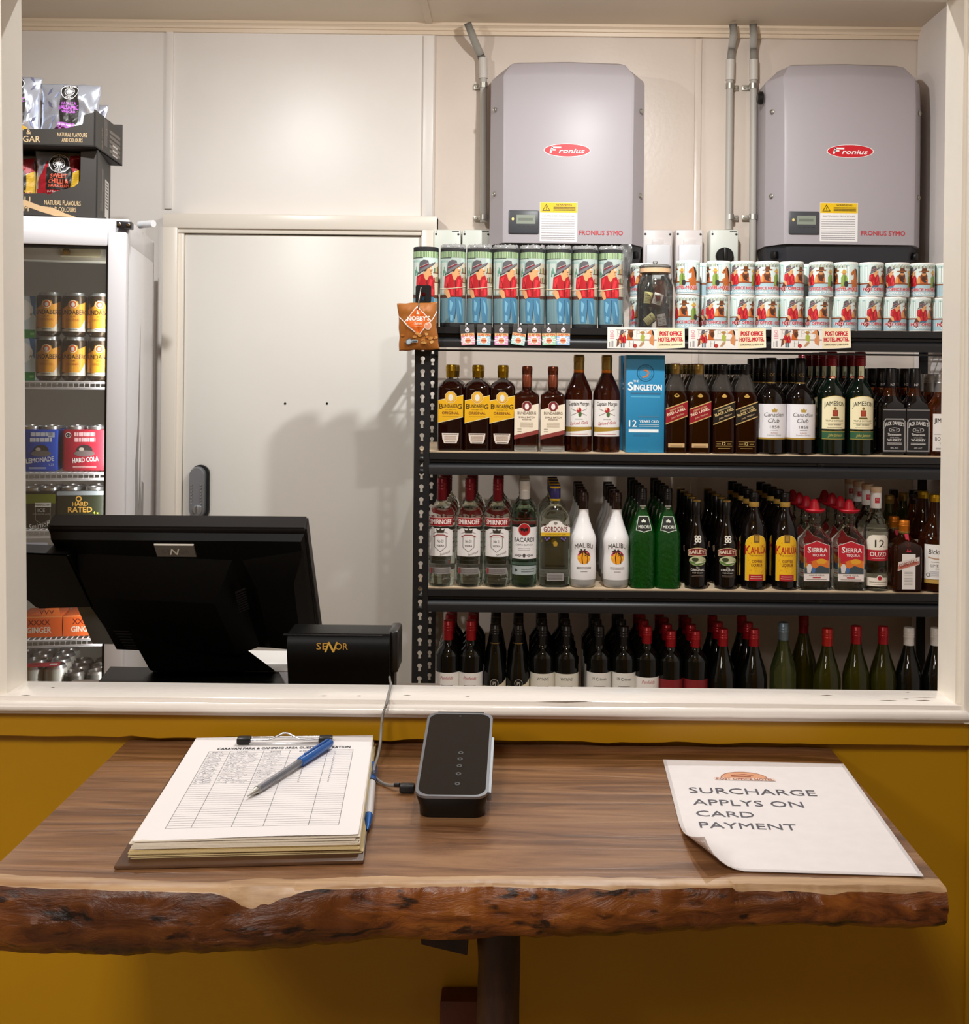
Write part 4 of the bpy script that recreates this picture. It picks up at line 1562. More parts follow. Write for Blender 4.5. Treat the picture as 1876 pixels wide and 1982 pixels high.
# customer display with golden lettering and its card slot
yd = 1.535
xa, xb, xc2 = P(541, 1265, yd).x, P(745, 1265, yd).x, P(771, 1262, yd + .02).x
dz = lambda py, y=yd: P(645, py, y).z
dsp = thing('customer_display', 'black customer display with golden lettering on the staff counter', 'display', (xa, yd, ZK))
prof_ = [(.075, dz(1211, 1.61)), (.062, dz(1208, 1.60)), (.052, dz(1209, 1.59)), (.008, dz(1226, 1.543)), (.004, dz(1232, 1.54)), (.0, dz(1250)), (.0, dz(1270)), (.004, dz(1290)), (.010, dz(1320)), (.016, ZK), (.08, ZK)]
bm = bmesh.new()
n_ = 9
loft(bm, [[(-.0 + (.006 if k in (0, 8) else 0) + (xb - xa) * k / 8 + (.004 * (1 if k == 0 else 0)), y, z - ZK) for y, z in prof_] for k in range(n_)])
obj('case', bm, MATS['till_black'], dsp, 30)
bm = bmesh.new()
box(bm, xb - xa + .001, xc2 - xa, .02, .075, dz(1310) - ZK, dz(1220, 1.555) - ZK, 0, .004)
box(bm, xb - xa + .003, xc2 - xa - .006, .03, .06, 0, dz(1310) - ZK)
cs = obj('card_slot', bm, MATS['till_lip'], dsp)
A = Art()
gold = 'c8963c'
A.text('SE', -13, -5, 9, gold, 0, w=15).text('N', -.5, -8.5, 14, 'd8a83e', 1, shear=.35, bold=.02).text('OR', 13.5, -5, 9, gold, 0, w=17)
cc_ = P(642, 1250, yd)
A.build('lettering', dsp, on_front(-.0006, cc_.z - ZK, cc_.x - xa))
# crease between the upper visor and the front
obj('visor_line', bx(.004, xb - xa - .004, .003, .012, dz(1231) - ZK - .0006, dz(1231) - ZK + .0006), MATS['black'], dsp)
# cable: over the sill, down to the slab, into the terminal
M('cable_grey', '8a8580', .5)
zc_ = ZT + .0025
pts = [P(754, 1310, 1.545), P(755, 1319, 1.50)]
pts += [Vector((P(757, 1327, 1.44).x, 1.44, ZS + .0030)), Vector((P(753, 1345, 1.40).x, 1.40, ZS + .003)), P(748, 1362, 1.366), P(741, 1385, 1.362), P(738, 1415, 1.352),
        P(736, 1440, 1.335), P(731, 1465, 1.318), PZ(724, 1490, zc_ + .012), PZ(728, 1506, zc_ + .002), PZ(746, 1518, zc_), PZ(768, 1520, zc_ + .003)]
cb_ = thing('charging_cable', 'thin grey cable from the customer display over the sill to the payment terminal', 'cable', (0, 0, 0))
obj('cord', tube(bmesh.new(), spline([tuple(p) for p in pts], 8), .0017, 8), MATS['cable_grey'], cb_, 60)
e0, e1 = PZ(764, 1519, zc_ + .003), PZ(803, 1521, zc_ + .005)
bm = bmesh.new()
tube(bm, [e0, e0.lerp(e1, .25)], .0025, 10)
box(bm, e0.lerp(e1, .28).x, e1.x, e1.y - .006, e1.y + .006, ZT + .001, ZT + .0095, 0, .002)
obj('plug', bm, M('plug_black', '1a1a1c', .4), cb_)

# ================================================================== on the slab: payment terminal
TLs, TRs = P(833, 1381, 1.318), P(951, 1381, 1.318)
fl_, fr_ = PZ(803, 1541, ZT + .026), PZ(944, 1543, ZT + .026)
pt = thing('payment_terminal', 'black handheld card payment terminal lying on the timber slab', 'payment terminal', ((fl_.x + fr_.x) / 2, fl_.y, ZT), 0)
o_ = Vector(pt.location)
wT = (fr_.x - fl_.x) / 2
ex = (fr_ - fl_).normalized()
fc, bc = (fl_ + fr_) / 2, (TLs + TRs) / 2
ey = (bc - fc)
Lt = ey.length
ey.normalize()
ey = (ey - ex * ey.dot(ex)).normalized()
ez = ex.cross(ey)
fcl = fc - o_
T = lambda u, v, w_: fcl + ex * u + ey * v + ez * w_


def slab_sec(inset, w_, r=.012, n=5, l0=0.0):
    pts = []
    hw, hl = wT - inset, Lt / 2 - inset
    for k, (sx, sy) in enumerate(((1, 1), (-1, 1), (-1, -1), (1, -1))):
        for i in range(n + 1):
            a = (k + i / n) * pi / 2
            pts.append(T(sx * (hw - r) + r * cos(a), Lt / 2 + sy * (hl - r) + r * sin(a), w_))
    return pts


def flat(sec):
    """project a section down to the slab"""
    return [Vector((p.x, p.y if p.y < .1 else .1 + (p.y - .1) * .3, .0008)) for p in sec]


bm = bmesh.new()
s_top = slab_sec(.0008, -.0006)
s_mid = slab_sec(0, -.004)
low = slab_sec(.003, -.018)
low = [Vector((p.x, p.y, max(p.z, .0015))) for p in low]
foot_ = [Vector((p.x * .985, .004 + (p.y if p.y < .11 else .11 + (p.y - .11) * .15) * .96, .0006)) for p in slab_sec(.003, -.018)]
loft(bm, [foot_, low, s_mid, s_top])
obj('body', bm, M('terminal_black', '060606', .35), pt, 40)
bm = bmesh.new()
o1_, o2_ = slab_sec(-.0004, -.0022), slab_sec(-.0004, .0006)
i1_ = slab_sec(.0024, .0006)
loft(bm, [o1_, o2_, i1_], 0, False)
obj('rim', bm, M('rim_silver', '8a8b90', .3, metal=.7), pt, 40)
bm = bmesh.new()
loft(bm, [slab_sec(.0024, -.001), slab_sec(.0024, .0004)])
sg = obj('screen', bm, M('screen_black', '24201e', .12), pt)
A = Art()
A.ring(0, Lt * 1000 - 7, .8, 1.3, '4a4a4c', 0, 14)
for y_ in (22, 40, 55, 68, 80):
    A.ring(5, y_, 1.2, 3.0, '2c2826', 0, 12)
A.build('screen_marks', sg, lambda x, y, d: tuple(T(x, y, .0005 + d)))
bm = bmesh.new()
hexa(bm, [T(-wT * .72, Lt - .002, -.001), T(wT * .72, Lt - .002, -.001), T(wT * .72, Lt + .007, -.002), T(-wT * .72, Lt + .007, -.002)],
     [T(-wT * .72, Lt - .002, -.016), T(wT * .72, Lt - .002, -.016), T(wT * .72, Lt + .007, -.016), T(-wT * .72, Lt + .007, -.016)])
obj('paper_cover', bm, MATS['plastic_black'], pt)
bm = bmesh.new()
hexa(bm, [T(wT - .001, .012, -.002), T(wT + .0032, .012, -.003), T(wT + .0032, Lt * .72, -.003), T(wT - .001, Lt * .72, -.002)],
     [T(wT - .001, .012, -.012), T(wT + .0032, .012, -.012), T(wT + .0032, Lt * .72, -.012), T(wT - .001, Lt * .72, -.012)])
obj('swipe_rail', bm, M('rim_grey', '6f7074', .35, metal=.4), pt)

# ------------------------------------------------------------------ clipboard with the register
ztop = ZT + .0215
q_fl, q_fr = PZ(263, 1630, ztop), PZ(683, 1616, ztop)
q_bl, q_br = PZ(387, 1421, ztop), PZ(719, 1424, ztop)
cx0 = (q_fl + q_fr + q_bl + q_br) / 4
yax = ((q_bl + q_br) / 2 - (q_fl + q_fr) / 2)
ang = math.atan2(yax.y, yax.x) - pi / 2
cl = thing('clipboard', 'brown clipboard holding a thick guest register stack on the timber slab', 'clipboard', (cx0.x, cx0.y, ZT), ang)
hw_, hl_ = .1045, .1485
obj('board', bx(-hw_ - .012, hw_ + .006, -hl_ - .016, hl_ + .006, .0005, .0042, .0012), M('board_brown', '5a3d28', .4, var=.15, vscale=30), cl)
M('paper_old', 'd8c290', .7)
M('paper_mid', 'eadfce', .65)


def sheetstack(name, n, z0, dz, mat, seed, big=0.0):
    """several loose sheets as one ragged block"""
    bm = bmesh.new()
    r_ = random.Random(seed)
    for i in range(n):
        dx, dy, da = r_.uniform(-.002, .002), r_.uniform(-.003, .002), r_.uniform(-.010, .010)
        z = z0 + i * dz
        pts = []
        for sx, sy in ((-1, -1), (1, -1), (1, 1), (-1, 1)):
            x, y = sx * (hw_ + big), sy * (hl_ + big)
            pts.append((x * cos(da) - y * sin(da) + dx, x * sin(da) + y * cos(da) + dy))
        lo = [(x, y, z) for x, y in pts]
        hi = [(x, y, z + dz * .8) for x, y in pts]
        hexa(bm, lo, hi)
    return obj(name, bm, mat, cl, 0)


sheetstack('old_sheets', 7, .0045, .0011, MATS['paper_old'], 5, .002)
sheetstack('sheet_stack', 8, .0125, .0010, MATS['paper_mid'], 9)
# top sheet with gentle waves
bm = bmesh.new()
nx_, ny_ = 24, 32


def wave(x, y):
    u, v = x / hw_, y / hl_
    e = max(0, -v - .75) * 4
    return .0206 + .0016 * e * (.4 + .6 * sin(2.4 * u + .6)) + .0030 * max(0, abs(u) - .9) * 8 * (1 if u > 0 else 0) * max(0, .2 - v) * .3


g = [[None] * (ny_ + 1) for _ in range(nx_ + 1)]
for lay in (0, 1):
    for i in range(nx_ + 1):
        for j in range(ny_ + 1):
            x, y = (i / nx_ * 2 - 1) * hw_, (j / ny_ * 2 - 1) * hl_
            v = bm.verts.new((x, y, wave(x, y) - lay * .0003))
            if lay == 0:
                g[i][j] = v
            else:
                g[i][j] = (g[i][j], v)
for i in range(nx_):
    for j in range(ny_):
        bm.faces.new([g[a][b][0] for a, b in ((i, j), (i + 1, j), (i + 1, j + 1), (i, j + 1))])
        bm.faces.new([g[a][b][1] for a, b in ((i, j + 1), (i + 1, j + 1), (i + 1, j), (i, j))])
obj('form_sheet', bm, MATS['paper'], cl, 60)
A = Art()
A.text('CARAVAN PARK & CAMPING AREA GUEST REGISTRATION', 4, 103, 6.5, '2c2a34', 1, w=152, bold=.03)
xs_ = [-80, -58, -14, 18, 58, 78]
x0_, x1_, y0_, y1_ = -80, 84, -122, 98
cols = [-80, -58, -14, 18, 84]
cols = [-80, -56, -18, 12, 55, 84]
for x in cols:
    A.rect(x - .22, y0_, x + .22, y1_, '55525e', 0)
nr = 38
for r in range(nr + 1):
    y = y1_ - (y1_ - y0_) * r / nr
    A.rect(x0_, y - .16, x1_, y + .16, '77717c', 0)
for s, x in (('DATE', -70), ('NAME', -42), ('REGO', -4), ('# PEOPLE', 32)):
    A.text(s, x, y1_ - 5, 3.2, '3c3a44', 1)
rh = (y1_ - y0_) / nr
for r in range(1, 18):
    y = y1_ - r * rh - 4.6
    for a, b in ((-78, -60), (-54, -24 + rnd.uniform(-6, 4)), (-16, 6 + rnd.uniform(-6, 4))):
        pts = []
        x = a
        while x < b:
            pts.append((x, y + rnd.uniform(.2, 3.4)))
            x += rnd.uniform(.7, 1.9)
            if rnd.random() < .12 and len(pts) > 2:
                A.line(pts, .38, '3a3c62', 1)
                pts = []
                x += 1.5
        A.line(pts, .38, '3a3c62', 1)
    for x in (32, 64):
        A.line([(x + rnd.uniform(-1, 1), y + 3), (x - .6, y + .3), (x + rnd.uniform(0, 1.5), y + 1.5)], .4, '3a3c62', 1)
A.build('form_print', cl, lambda x, y, d: (x, y, wave(x, y) + d), .02, .02)
# wire clip with black ends
clp = obj('clip', bx(-.040, .052, hl_ - .004, hl_ + .014, .0043, .0052), M('clip_steel', 'a8a29a', .25, metal=.9), cl)
cxl, cxr = PZ(462, 1432, ZT + .026), PZ(640, 1430, ZT + .026)
inv = cl.matrix_basis.inverted() if False else (Matrix.Translation(cl.location) @ Matrix.Rotation(ang, 4, 'Z')).inverted()
a_, b_ = inv @ cxl, inv @ cxr
bm = bmesh.new()
m_ = (a_ + b_) / 2
tube(bm, [a_ + Vector((0, .006, .001)), b_ + Vector((0, .006, .001))], .0011, 8)
tube(bm, [Vector(p) for p in spline([tuple(a_ + Vector((.008, 0, 0))), tuple(m_ + Vector((-.018, .001, 0))), tuple(m_ + Vector((0, .005, .006))), tuple(m_ + Vector((.018, .001, 0))), tuple(b_ + Vector((-.008, 0, 0)))], 6)], .0011, 8)
tube(bm, [Vector(p) for p in spline([tuple(a_ + Vector((.008, -.003, -.003))), tuple(m_ + Vector((0, -.006, -.003))), tuple(b_ + Vector((-.008, -.003, -.003)))], 6)], .0010, 8)
obj('wire', bm, MATS['chrome'], clp, 60)
for q in (a_, b_):
    s = 1 if q is a_ else -1
    bm = bmesh.new()
    box(bm, q.x - .002 if s > 0 else q.x - .014, q.x + .014 if s > 0 else q.x + .002, q.y - .005, q.y + .008, q.z - .0045, q.z + .003, 0, .002)
    obj('clip_grip', bm, MATS['plastic_black'], clp)

# blue capped pen on the form, and the white pen beside the board
M('pen_blue', '1f5fae', .3)
M('pen_clear', 'cfd0d6', .1, trans=.75, ior=1.3)
zp = ztop + .006
e0, e1 = PZ(479, 1541, zp - .003), PZ(640, 1437, zp)
pen = thing('ballpoint_pen', 'clear ballpoint pen with a blue cap lying on the register sheet', 'pen', e0)
d_ = (e1 - e0)
at = lambda t: d_ * t
obj('barrel', tube(bmesh.new(), [at(.10), at(.62)], .0041, 8), MATS['pen_clear'], pen, 20)
obj('refill', tube(bmesh.new(), [at(.06), at(.62)], .0013, 8), M('refill', '2a2f52', .4), pen)
obj('tip', tube(bmesh.new(), [at(0), at(.02), at(.10), at(.115)], .003, 10, 0, lambda u: (.0007, .0011, .0036, .0041)[round(u * 3)]), MATS['zinc'], pen)
obj('cap', tube(bmesh.new(), [at(.60), at(.61), at(.98), at(1.0)], .005, 12, 0, lambda u: (.0046, .0052, .0050, .004)[round(u * 3)]), MATS['pen_blue'], pen)
up = Vector((0, 0, .0056))
bm = bmesh.new()
tube(bm, [at(.66) + up, at(.95) + up, at(.98) + up * .7], .0014, 8)
obj('cap_clip', bm, MATS['pen_blue'], pen)
zp = ZT + .006
e0, e1 = PZ(711, 1606, zp - .001), PZ(722, 1482, zp)
pn2 = thing('click_pen', 'white click pen with blue grip beside the right edge of the clipboard', 'pen', e0)
d_ = (e1 - e0)
obj('barrel', tube(bmesh.new(), [at(.19), at(.25), at(.70)], .0052, 14, 0, lambda u: .0050), M('pen_white', 'e8e6e6', .3), pn2)
obj('tip', tube(bmesh.new(), [at(0), at(.03), at(.06), at(.19)], .004, 12, 0, lambda u: (.0010, .0022, .0030, .0048)[round(u * 3)]), M('pen_tip_blue', '2f6fc0', .25, metal=.3), pn2)
bm = tube(bmesh.new(), [at(.70), at(.80), at(1.0)], .0052, 14, 0, lambda u: .0051)
tube(bm, [at(.66) + Vector((-.0065, 0, .002)), at(.98) + Vector((-.006, 0, .002))], .0018, 8)
obj('clip_end', bm, MATS['pen_blue'], pn2)
obj('ring', tube(bmesh.new(), [at(.69), at(.705)], .0054, 14), MATS['black'], pn2)

# ------------------------------------------------------------------ laminated notice
zn = ZT + .0012
n_bl, n_br, n_fr = PZ(1284, 1473, zn), PZ(1633, 1479, zn), PZ(1774, 1696, zn)
ex_ = (n_br - n_bl)
wn = ex_.length
an = math.atan2(ex_.y, ex_.x)
ln = (n_fr - n_br).length
an2 = math.atan2((n_fr - n_br).y, (n_fr - n_br).x) + pi / 2
an = (an + an2) / 2
nt = thing('surcharge_notice', 'laminated white surcharge notice with a curled left corner on the slab', 'notice', n_br, an)


def curl(x, y):
    """x from -wn..0, y from -ln..0: the left front corner rolls up past a slanted line"""
    ax, ay, bx_, by = -wn, -.60 * ln, -wn + .052, -ln
    tx, ty = bx_ - ax, by - ay
    L_ = math.hypot(tx, ty)
    nx, ny = ty / L_, -tx / L_
    e = (x - ax) * nx + (y - ay) * ny
    if e <= 0:
        return (x, y, .0004)
    R_ = .034
    t = min(e / R_, 1.5)
    h = R_ * sin(t) - e
    return (x + nx * h, y + ny * h, .0004 + R_ * (1 - cos(t)))


def sheet(x0, x1, y0, y1, zoff, nx=26, ny=34):
    bm = bmesh.new()
    top_ = [[bm.verts.new(Vector(curl(x0 + (x1 - x0) * i / nx, y0 + (y1 - y0) * j / ny)) + Vector((0, 0, zoff))) for j in range(ny + 1)] for i in range(nx + 1)]
    bot_ = [[bm.verts.new(v.co - Vector((0, 0, .0005))) for v in c] for c in top_]
    for i in range(nx):
        for j in range(ny):
            bm.faces.new((top_[i][j], top_[i + 1][j], top_[i + 1][j + 1], top_[i][j + 1]))
            bm.faces.new((bot_[i][j], bot_[i][j + 1], bot_[i + 1][j + 1], bot_[i + 1][j]))
    for i in range(nx):
        bm.faces.new((top_[i][0], bot_[i][0], bot_[i + 1][0], top_[i + 1][0]))
        bm.faces.new((top_[i][ny], top_[i + 1][ny], bot_[i + 1][ny], bot_[i][ny]))
    for j in range(ny):
        bm.faces.new((top_[0][j], top_[0][j + 1], bot_[0][j + 1], bot_[0][j]))
        bm.faces.new((top_[nx][j], bot_[nx][j], bot_[nx][j + 1], top_[nx][j + 1]))
    return bm


obj('laminate', sheet(-wn, 0, -ln, 0, 0), M('laminate', 'e2dcdc', .12), nt, 60)
obj('paper', sheet(-wn + .004, -.004, -ln + .004, -.004, .0004), M('notice_paper', 'faf4f4', .35, var=.02, vscale=60), nt, 60)
A = Art()
cxn = -wn * 1000 + 62
lx_ = -wn * 1000 + 87
A.poly([(lx_ + 26 * cos(t), -58 + 13 * sin(t) * (1.5 if sin(t) > 0 else .5)) for t in [2 * pi * i / 30 for i in range(30)]], 'e8a880', 0)
A.line([(lx_ + 26 * cos(t), -58 + 13 * sin(t) * (1.5 if sin(t) > 0 else .5)) for t in [2 * pi * i / 30 for i in range(31)]], 1.0, 'a8563a', 1)
A.line([(lx_ - 14, -50), (lx_ + 2, -46), (lx_ + 12, -51)], 1.8, 'a8563a', 1).rect(lx_ - 14, -55, lx_ + 8, -51, 'a8563a', 1)
A.rect(lx_ - 34, -66, lx_ + 34, -58.5, 'f0d8c8', 2).text('POST OFFICE HOTEL', lx_, -65, 5.4, 'b8604a', 3, w=64, bold=.03)
lm = -wn * 1000 + 20
for i, s in enumerate(('SURCHARGE', 'APPLYS ON', 'CARD', 'PAYMENT')):
    A.text(s, lm, (-108, -142, -173, -203)[i], (17, 16, 15, 15)[i], '4c4c58', 1, w=(138, 117, 60, 98)[i], left=True)
A.build('notice_print', nt, lambda x, y, d: tuple(Vector(curl(x, y)) + Vector((0, 0, .0005 + d))), .02, .02)

# ================================================================== bottles
M('glass_clear', 'f2f7f2', .02, trans=1.0, ior=1.34)
M('glass_green_tint', 'd8efe2', .02, trans=1.0, ior=1.34)
M('rum_dark', '4a1a0c', .04, trans=.85, ior=1.36)
M('rum_neck', 'd9cfc4', .03, trans=.95, ior=1.3)
M('whisky', '9a4a14', .04, trans=.92, ior=1.36)
M('whisky_dark', '5e2a10', .04, trans=.9, ior=1.36)
M('cola_black', '0d0807', .05)
M('green_black', '08120c', .05)
M('wine_black', '090a08', .05)
M('wine_olive', '4a4a12', .04, trans=.75, ior=1.4)
M('wine_pale', '8a9a62', .03, trans=.9, ior=1.36)
M('melon_green', '0e8c24', .06, trans=.85, ior=1.4, bump=.9, bscale=120)
M('white_gloss', 'efecec', .18)
M('amber_brown', '5a2810', .04, trans=.85, ior=1.36)
for n_, c_, r_, m_ in (('cap_gold', 'b8901f', .32, .75), ('cap_copper', '8a4a34', .3, .7), ('cap_gold_dull', 'a88a4a', .35, .7), ('cap_black', '121012', .3, 0),
                       ('cap_red', '7e0f1e', .3, .2), ('cap_red_bright', 'a5141f', .3, .2), ('cap_white', 'e6e4e2', .35, 0), ('cap_silver', 'a9a6a4', .35, .6),
                       ('cap_violet', '3a3572', .35, .1), ('cap_orange', 'c8721a', .35, .5), ('cap_beige', 'd8bfa2', .4, 0), ('cap_blue_grey', '8296a6', .35, .3),
                       ('cap_brown', '2a1610', .25, 0), ('hat_red', 'c81a2e', .4, 0), ('cap_orange_red', 'b8261c', .3, .2)):
    M(n_, c_, r_, m_)


def capmesh(r, z0, z1, ridges=0, r2=None, mi=0, n=24):
    """turned cap with a top radius and optional ridged band"""
    r2 = r2 or r
    pr = [(r * .96, z0), (r, z0 + .001)]
    if ridges:
        for i in range(ridges):
            z = z0 + (z1 - z0) * (.48 + .40 * i / ridges)
            pr += [(r2, z), (r2 * 1.05, z + .001), (r2 * 1.05, z + .0025), (r2, z + .0035)]
    pr += [(r2, z1 - .0022), (r2 * .93, z1 - .0005), (r2 * .8, z1)]
    return lathe(bmesh.new(), pr, mi, n)


def mk(name, cat, body, bmats, caps, arts):
    """one bottle: body mesh, cap pieces [(part name, mesh, material)], prints {part: (art, fn, step)}"""
    t = thing(name, '', cat)
    obj('glass_body', body, bmats, t, 40)
    for pn, bm_, m_ in caps:
        obj(pn, bm_, m_, t, 40)
    for pn, (A_, fn, st) in arts.items():
        A_.build(pn, t, fn, st)
    return t


def levels(*lim):
    """material index by height"""
    return lambda z: sum(1 for l in lim if z > l)


def octa(A, cx, cy, r, m, L):
    return A.poly([(cx + r * cos(t), cy + r * sin(t)) for t in [pi / 8 + pi / 4 * i for i in range(8)]], m, L)


# --- dark rum, yellow band
def b_rum_yellow():
    S = [(.034, 0), (.0375, .004), (.038, .02), (.038, .180), (.0372, .188), (.034, .197), (.026, .204), (.018, .2085), (.0142, .212), (.0138, .222)]
    bm = bmesh.new()
    loft(bm, [rr(w, w * .98, min(w, .013 if z < .196 else w), z, 5) for w, z in S], levels(.206))
    A = Art()
    A.poly([(-37, 81), (37, 99), (37, 165), (-37, 149)], 'e9d9a6', 0).poly([(-37, 83), (37, 101), (37, 163), (-37, 147)], 'eab116', 1)
    octa(A, 0, 158, 18.5, 'f0dfa8', 2)
    octa(A, 0, 158, 17, 'd98a1e', 3)
    octa(A, 0, 158, 15.5, 'e9b43a', 4)
    A.ell(0, 157, 7, 10, 'e9e4dc', 5)
    A.text('B', -28, 124, 15, '3a2412', 3, bold=.01).text('UNDABER', -1, 127, 10.5, '3a2412', 3, w=43, bold=.01).text('G', 26.5, 124, 14, '3a2412', 3, bold=.01)
    A.text('RUM', 0, 120, 3, '4a3012', 3).rect(-17, 121, -7, 121.8, '8a6a1c', 3).rect(7, 121, 17, 121.8, '8a6a1c', 3)
    A.text('ORIGINAL', 0, 108, 7.5, '7a3a14', 3, w=50, bold=.03).scrib(-24, 24, 101, 1.2, 'b88a1c', 3)
    B = Art()
    B.poly([(-25, 52), (25, 52), (23, 34), (18, 22), (-18, 22), (-23, 34)], 'e6d8cc', 0).scrib(-21, 21, 47.5, 2, '6a5648', 1)
    B.scrib(-18, 18, 43, 1.3, '8a6a4a', 1, 5, 3).scrib(-15, 15, 25, 1.6, '6a5648', 1)
    return mk('rum_bottle', 'bottle', bm, [MATS['rum_dark'], MATS['rum_neck']], [('cap', capmesh(.0155, .2165, .2545, 4, .0158), MATS['cap_gold'])],
              {'label': (A, on_front(-.0376), .0), 'base_label': (B, on_front(-.0376), 0)})


def b_rum_cream():
    S = [(.034, 0), (.0355, .003), (.036, .006), (.036, .160), (.0345, .168), (.028, .174), (.018, .179), (.0145, .184), (.014, .195)]
    bm = bmesh.new()
    loft(bm, [rr(.034, .034, .008, 0, 5), rr(.036, .036, .009, .003, 5), rr(.036, .036, .009, .0175, 5), rr(.036, .036, .009, .0178, 5)]
         + [rr(w, w, min(w, .009 if z < .17 else w), z, 5) for w, z in S[3:]], levels(.0177))
    A = Art()
    A.poly([(-35.5, 48), (35.5, 65), (35.5, 142), (-35.5, 124)], 'f0e2cc', 0).poly([(-35.5, 36), (35.5, 53), (35.5, 65), (-35.5, 48)], '8a3a34', 0)
    octa(A, 1, 134, 15.5, 'e9d8c8', 2)
    octa(A, 1, 134, 14.5, '7e2a2c', 3)
    A.ell(1, 133, 6, 9, 'efe9e4', 4)
    A.text('BUNDABERG', 1, 110, 8, '5a4634', 3, w=54).text('SMALL BATCH', 1, 99, 5, '6a4438', 3, w=48).text('RESERVE', 1, 93, 4, '6a4438', 3, w=26)
    A.scrib(-18, 20, 85, .8, 'b0a08a', 3, 5, 3).scrib(-26, -14, 66, 1.5, '8a7a66', 3, 2, 7)
    return mk('rum_bottle', 'bottle', bm, [MATS['glass_clear'], MATS['rum_dark']], [('neck_sleeve', lathe(bmesh.new(), [(.0146, .190), (.0149, .191), (.0149, .2255), (.0146, .226)], 0, 24), MATS['cap_copper']),
              ('cap', capmesh(.0152, .2262, .252, 3), MATS['cap_copper'])], {'label': (A, on_front(-.0361), 0)})


def b_rum_spiced():
    pr = smoothprof([(.037, 0), (.0405, .004), (.0405, .05), (.0405, .150), (.0402, .172), (.036, .188), (.027, .208), (.0195, .224), (.0155, .236), (.0145, .25)], 2)
    A = Art()
    A.rect(-48, 47, 48, 154, 'efeae6', 0).rect(-48, 60, 48, 76, 'a8862c', 1).poly([(-48, 47), (48, 47), (48, 66), (-48, 58)], 'efeae6', 2)
    A.poly([(-48, 74), (48, 74), (48, 92), (-48, 80)], 'efeae6', 2)
    A.text('Captain Morgan', 0, 138, 11, '3a3634', 3, w=66, bold=.01)
    A.line([(-24, 128), (24, 108)], 1, '6a6058', 3).line([(24, 128), (-24, 108)], 1, '6a6058', 3)
    A.ell(0, 124, 7, 8, 'b8202c', 4).ell(3, 112, 5, 8, '4a6a3a', 4).ell(-3, 128, 3.5, 4, 'e8c8a8', 5)
    A.text('ORIGINAL', 0, 96, 3, '6a6058', 3, w=24).text('Spiced Gold', 2, 82, 9, 'b8202c', 4, w=58, shear=.3, rot=.08)
    A.scrib(-30, 30, 52, 2, 'b85a52', 3)
    return mk('rum_bottle', 'bottle', lathe(bmesh.new(), pr, levels(.028), 32), [MATS['whisky_dark'], MATS['rum_dark']],
              [('neck_band', lathe(bmesh.new(), [(.0158, .232), (.0160, .233), (.0156, .243), (.015, .2435)], 0, 24), MATS['cap_orange']), ('cap', capmesh(.0158, .2437, .288, 5), MATS['cap_gold_dull'])],
              {'label': (A, on_cyl(.0406), .005)})


def b_box():
    t = thing('whisky_box', '', 'box')
    w, d, h = .057, .085, .288
    obj('carton', bx(-w, w, 0, d, 0, h, .0012), M('box_blue', '2a86b4', .45), t)
    A = Art()
    A.ring(0, 235, 23, 26, '1d5f86', 0).ring(0, 235, 18.5, 19.5, '1d5f86', 0).line([(-9, 222), (4, 226), (9, 236), (3, 244), (-6, 243)], 5, 'c87a4a', 1)
    A.text('THE', -42 + 14, 208, 6, 'f2f5f6', 1, bold=.02).text('S', -44, 184, 24, 'f2f5f6', 1, bold=.04, w=14).text('INGLETON', 7, 184, 17, 'f2f5f6', 1, w=82, bold=.04)
    A.scrib(-44, 46, 172, 5, '3a6a8a', 0).scrib(-42, 44, 163, 3, '5ab0d4', 0).scrib(-20, 40, 104, 4, '4a7a96', 0)
    A.text('12', -36, 76, 20, 'f2f5f6', 1, w=22, bold=.02).text('YEARS OLD', 12, 88, 8, 'f2f5f6', 1, w=58, bold=.02).rect(-18, 82, 41, 83, 'f2f5f6', 1).rect(-18, 77, 41, 78.5, 'f2f5f6', 1)
    A.rect(-48, 60, 40, 69, 'f2f5f6', 1).scrib(-34, 16, 48, 6, '256f98', 0).scrib(-18, 8, 3, 3, '1d5f86', 0)
    A.build('carton_print', t, on_front(-.0001))
    return t


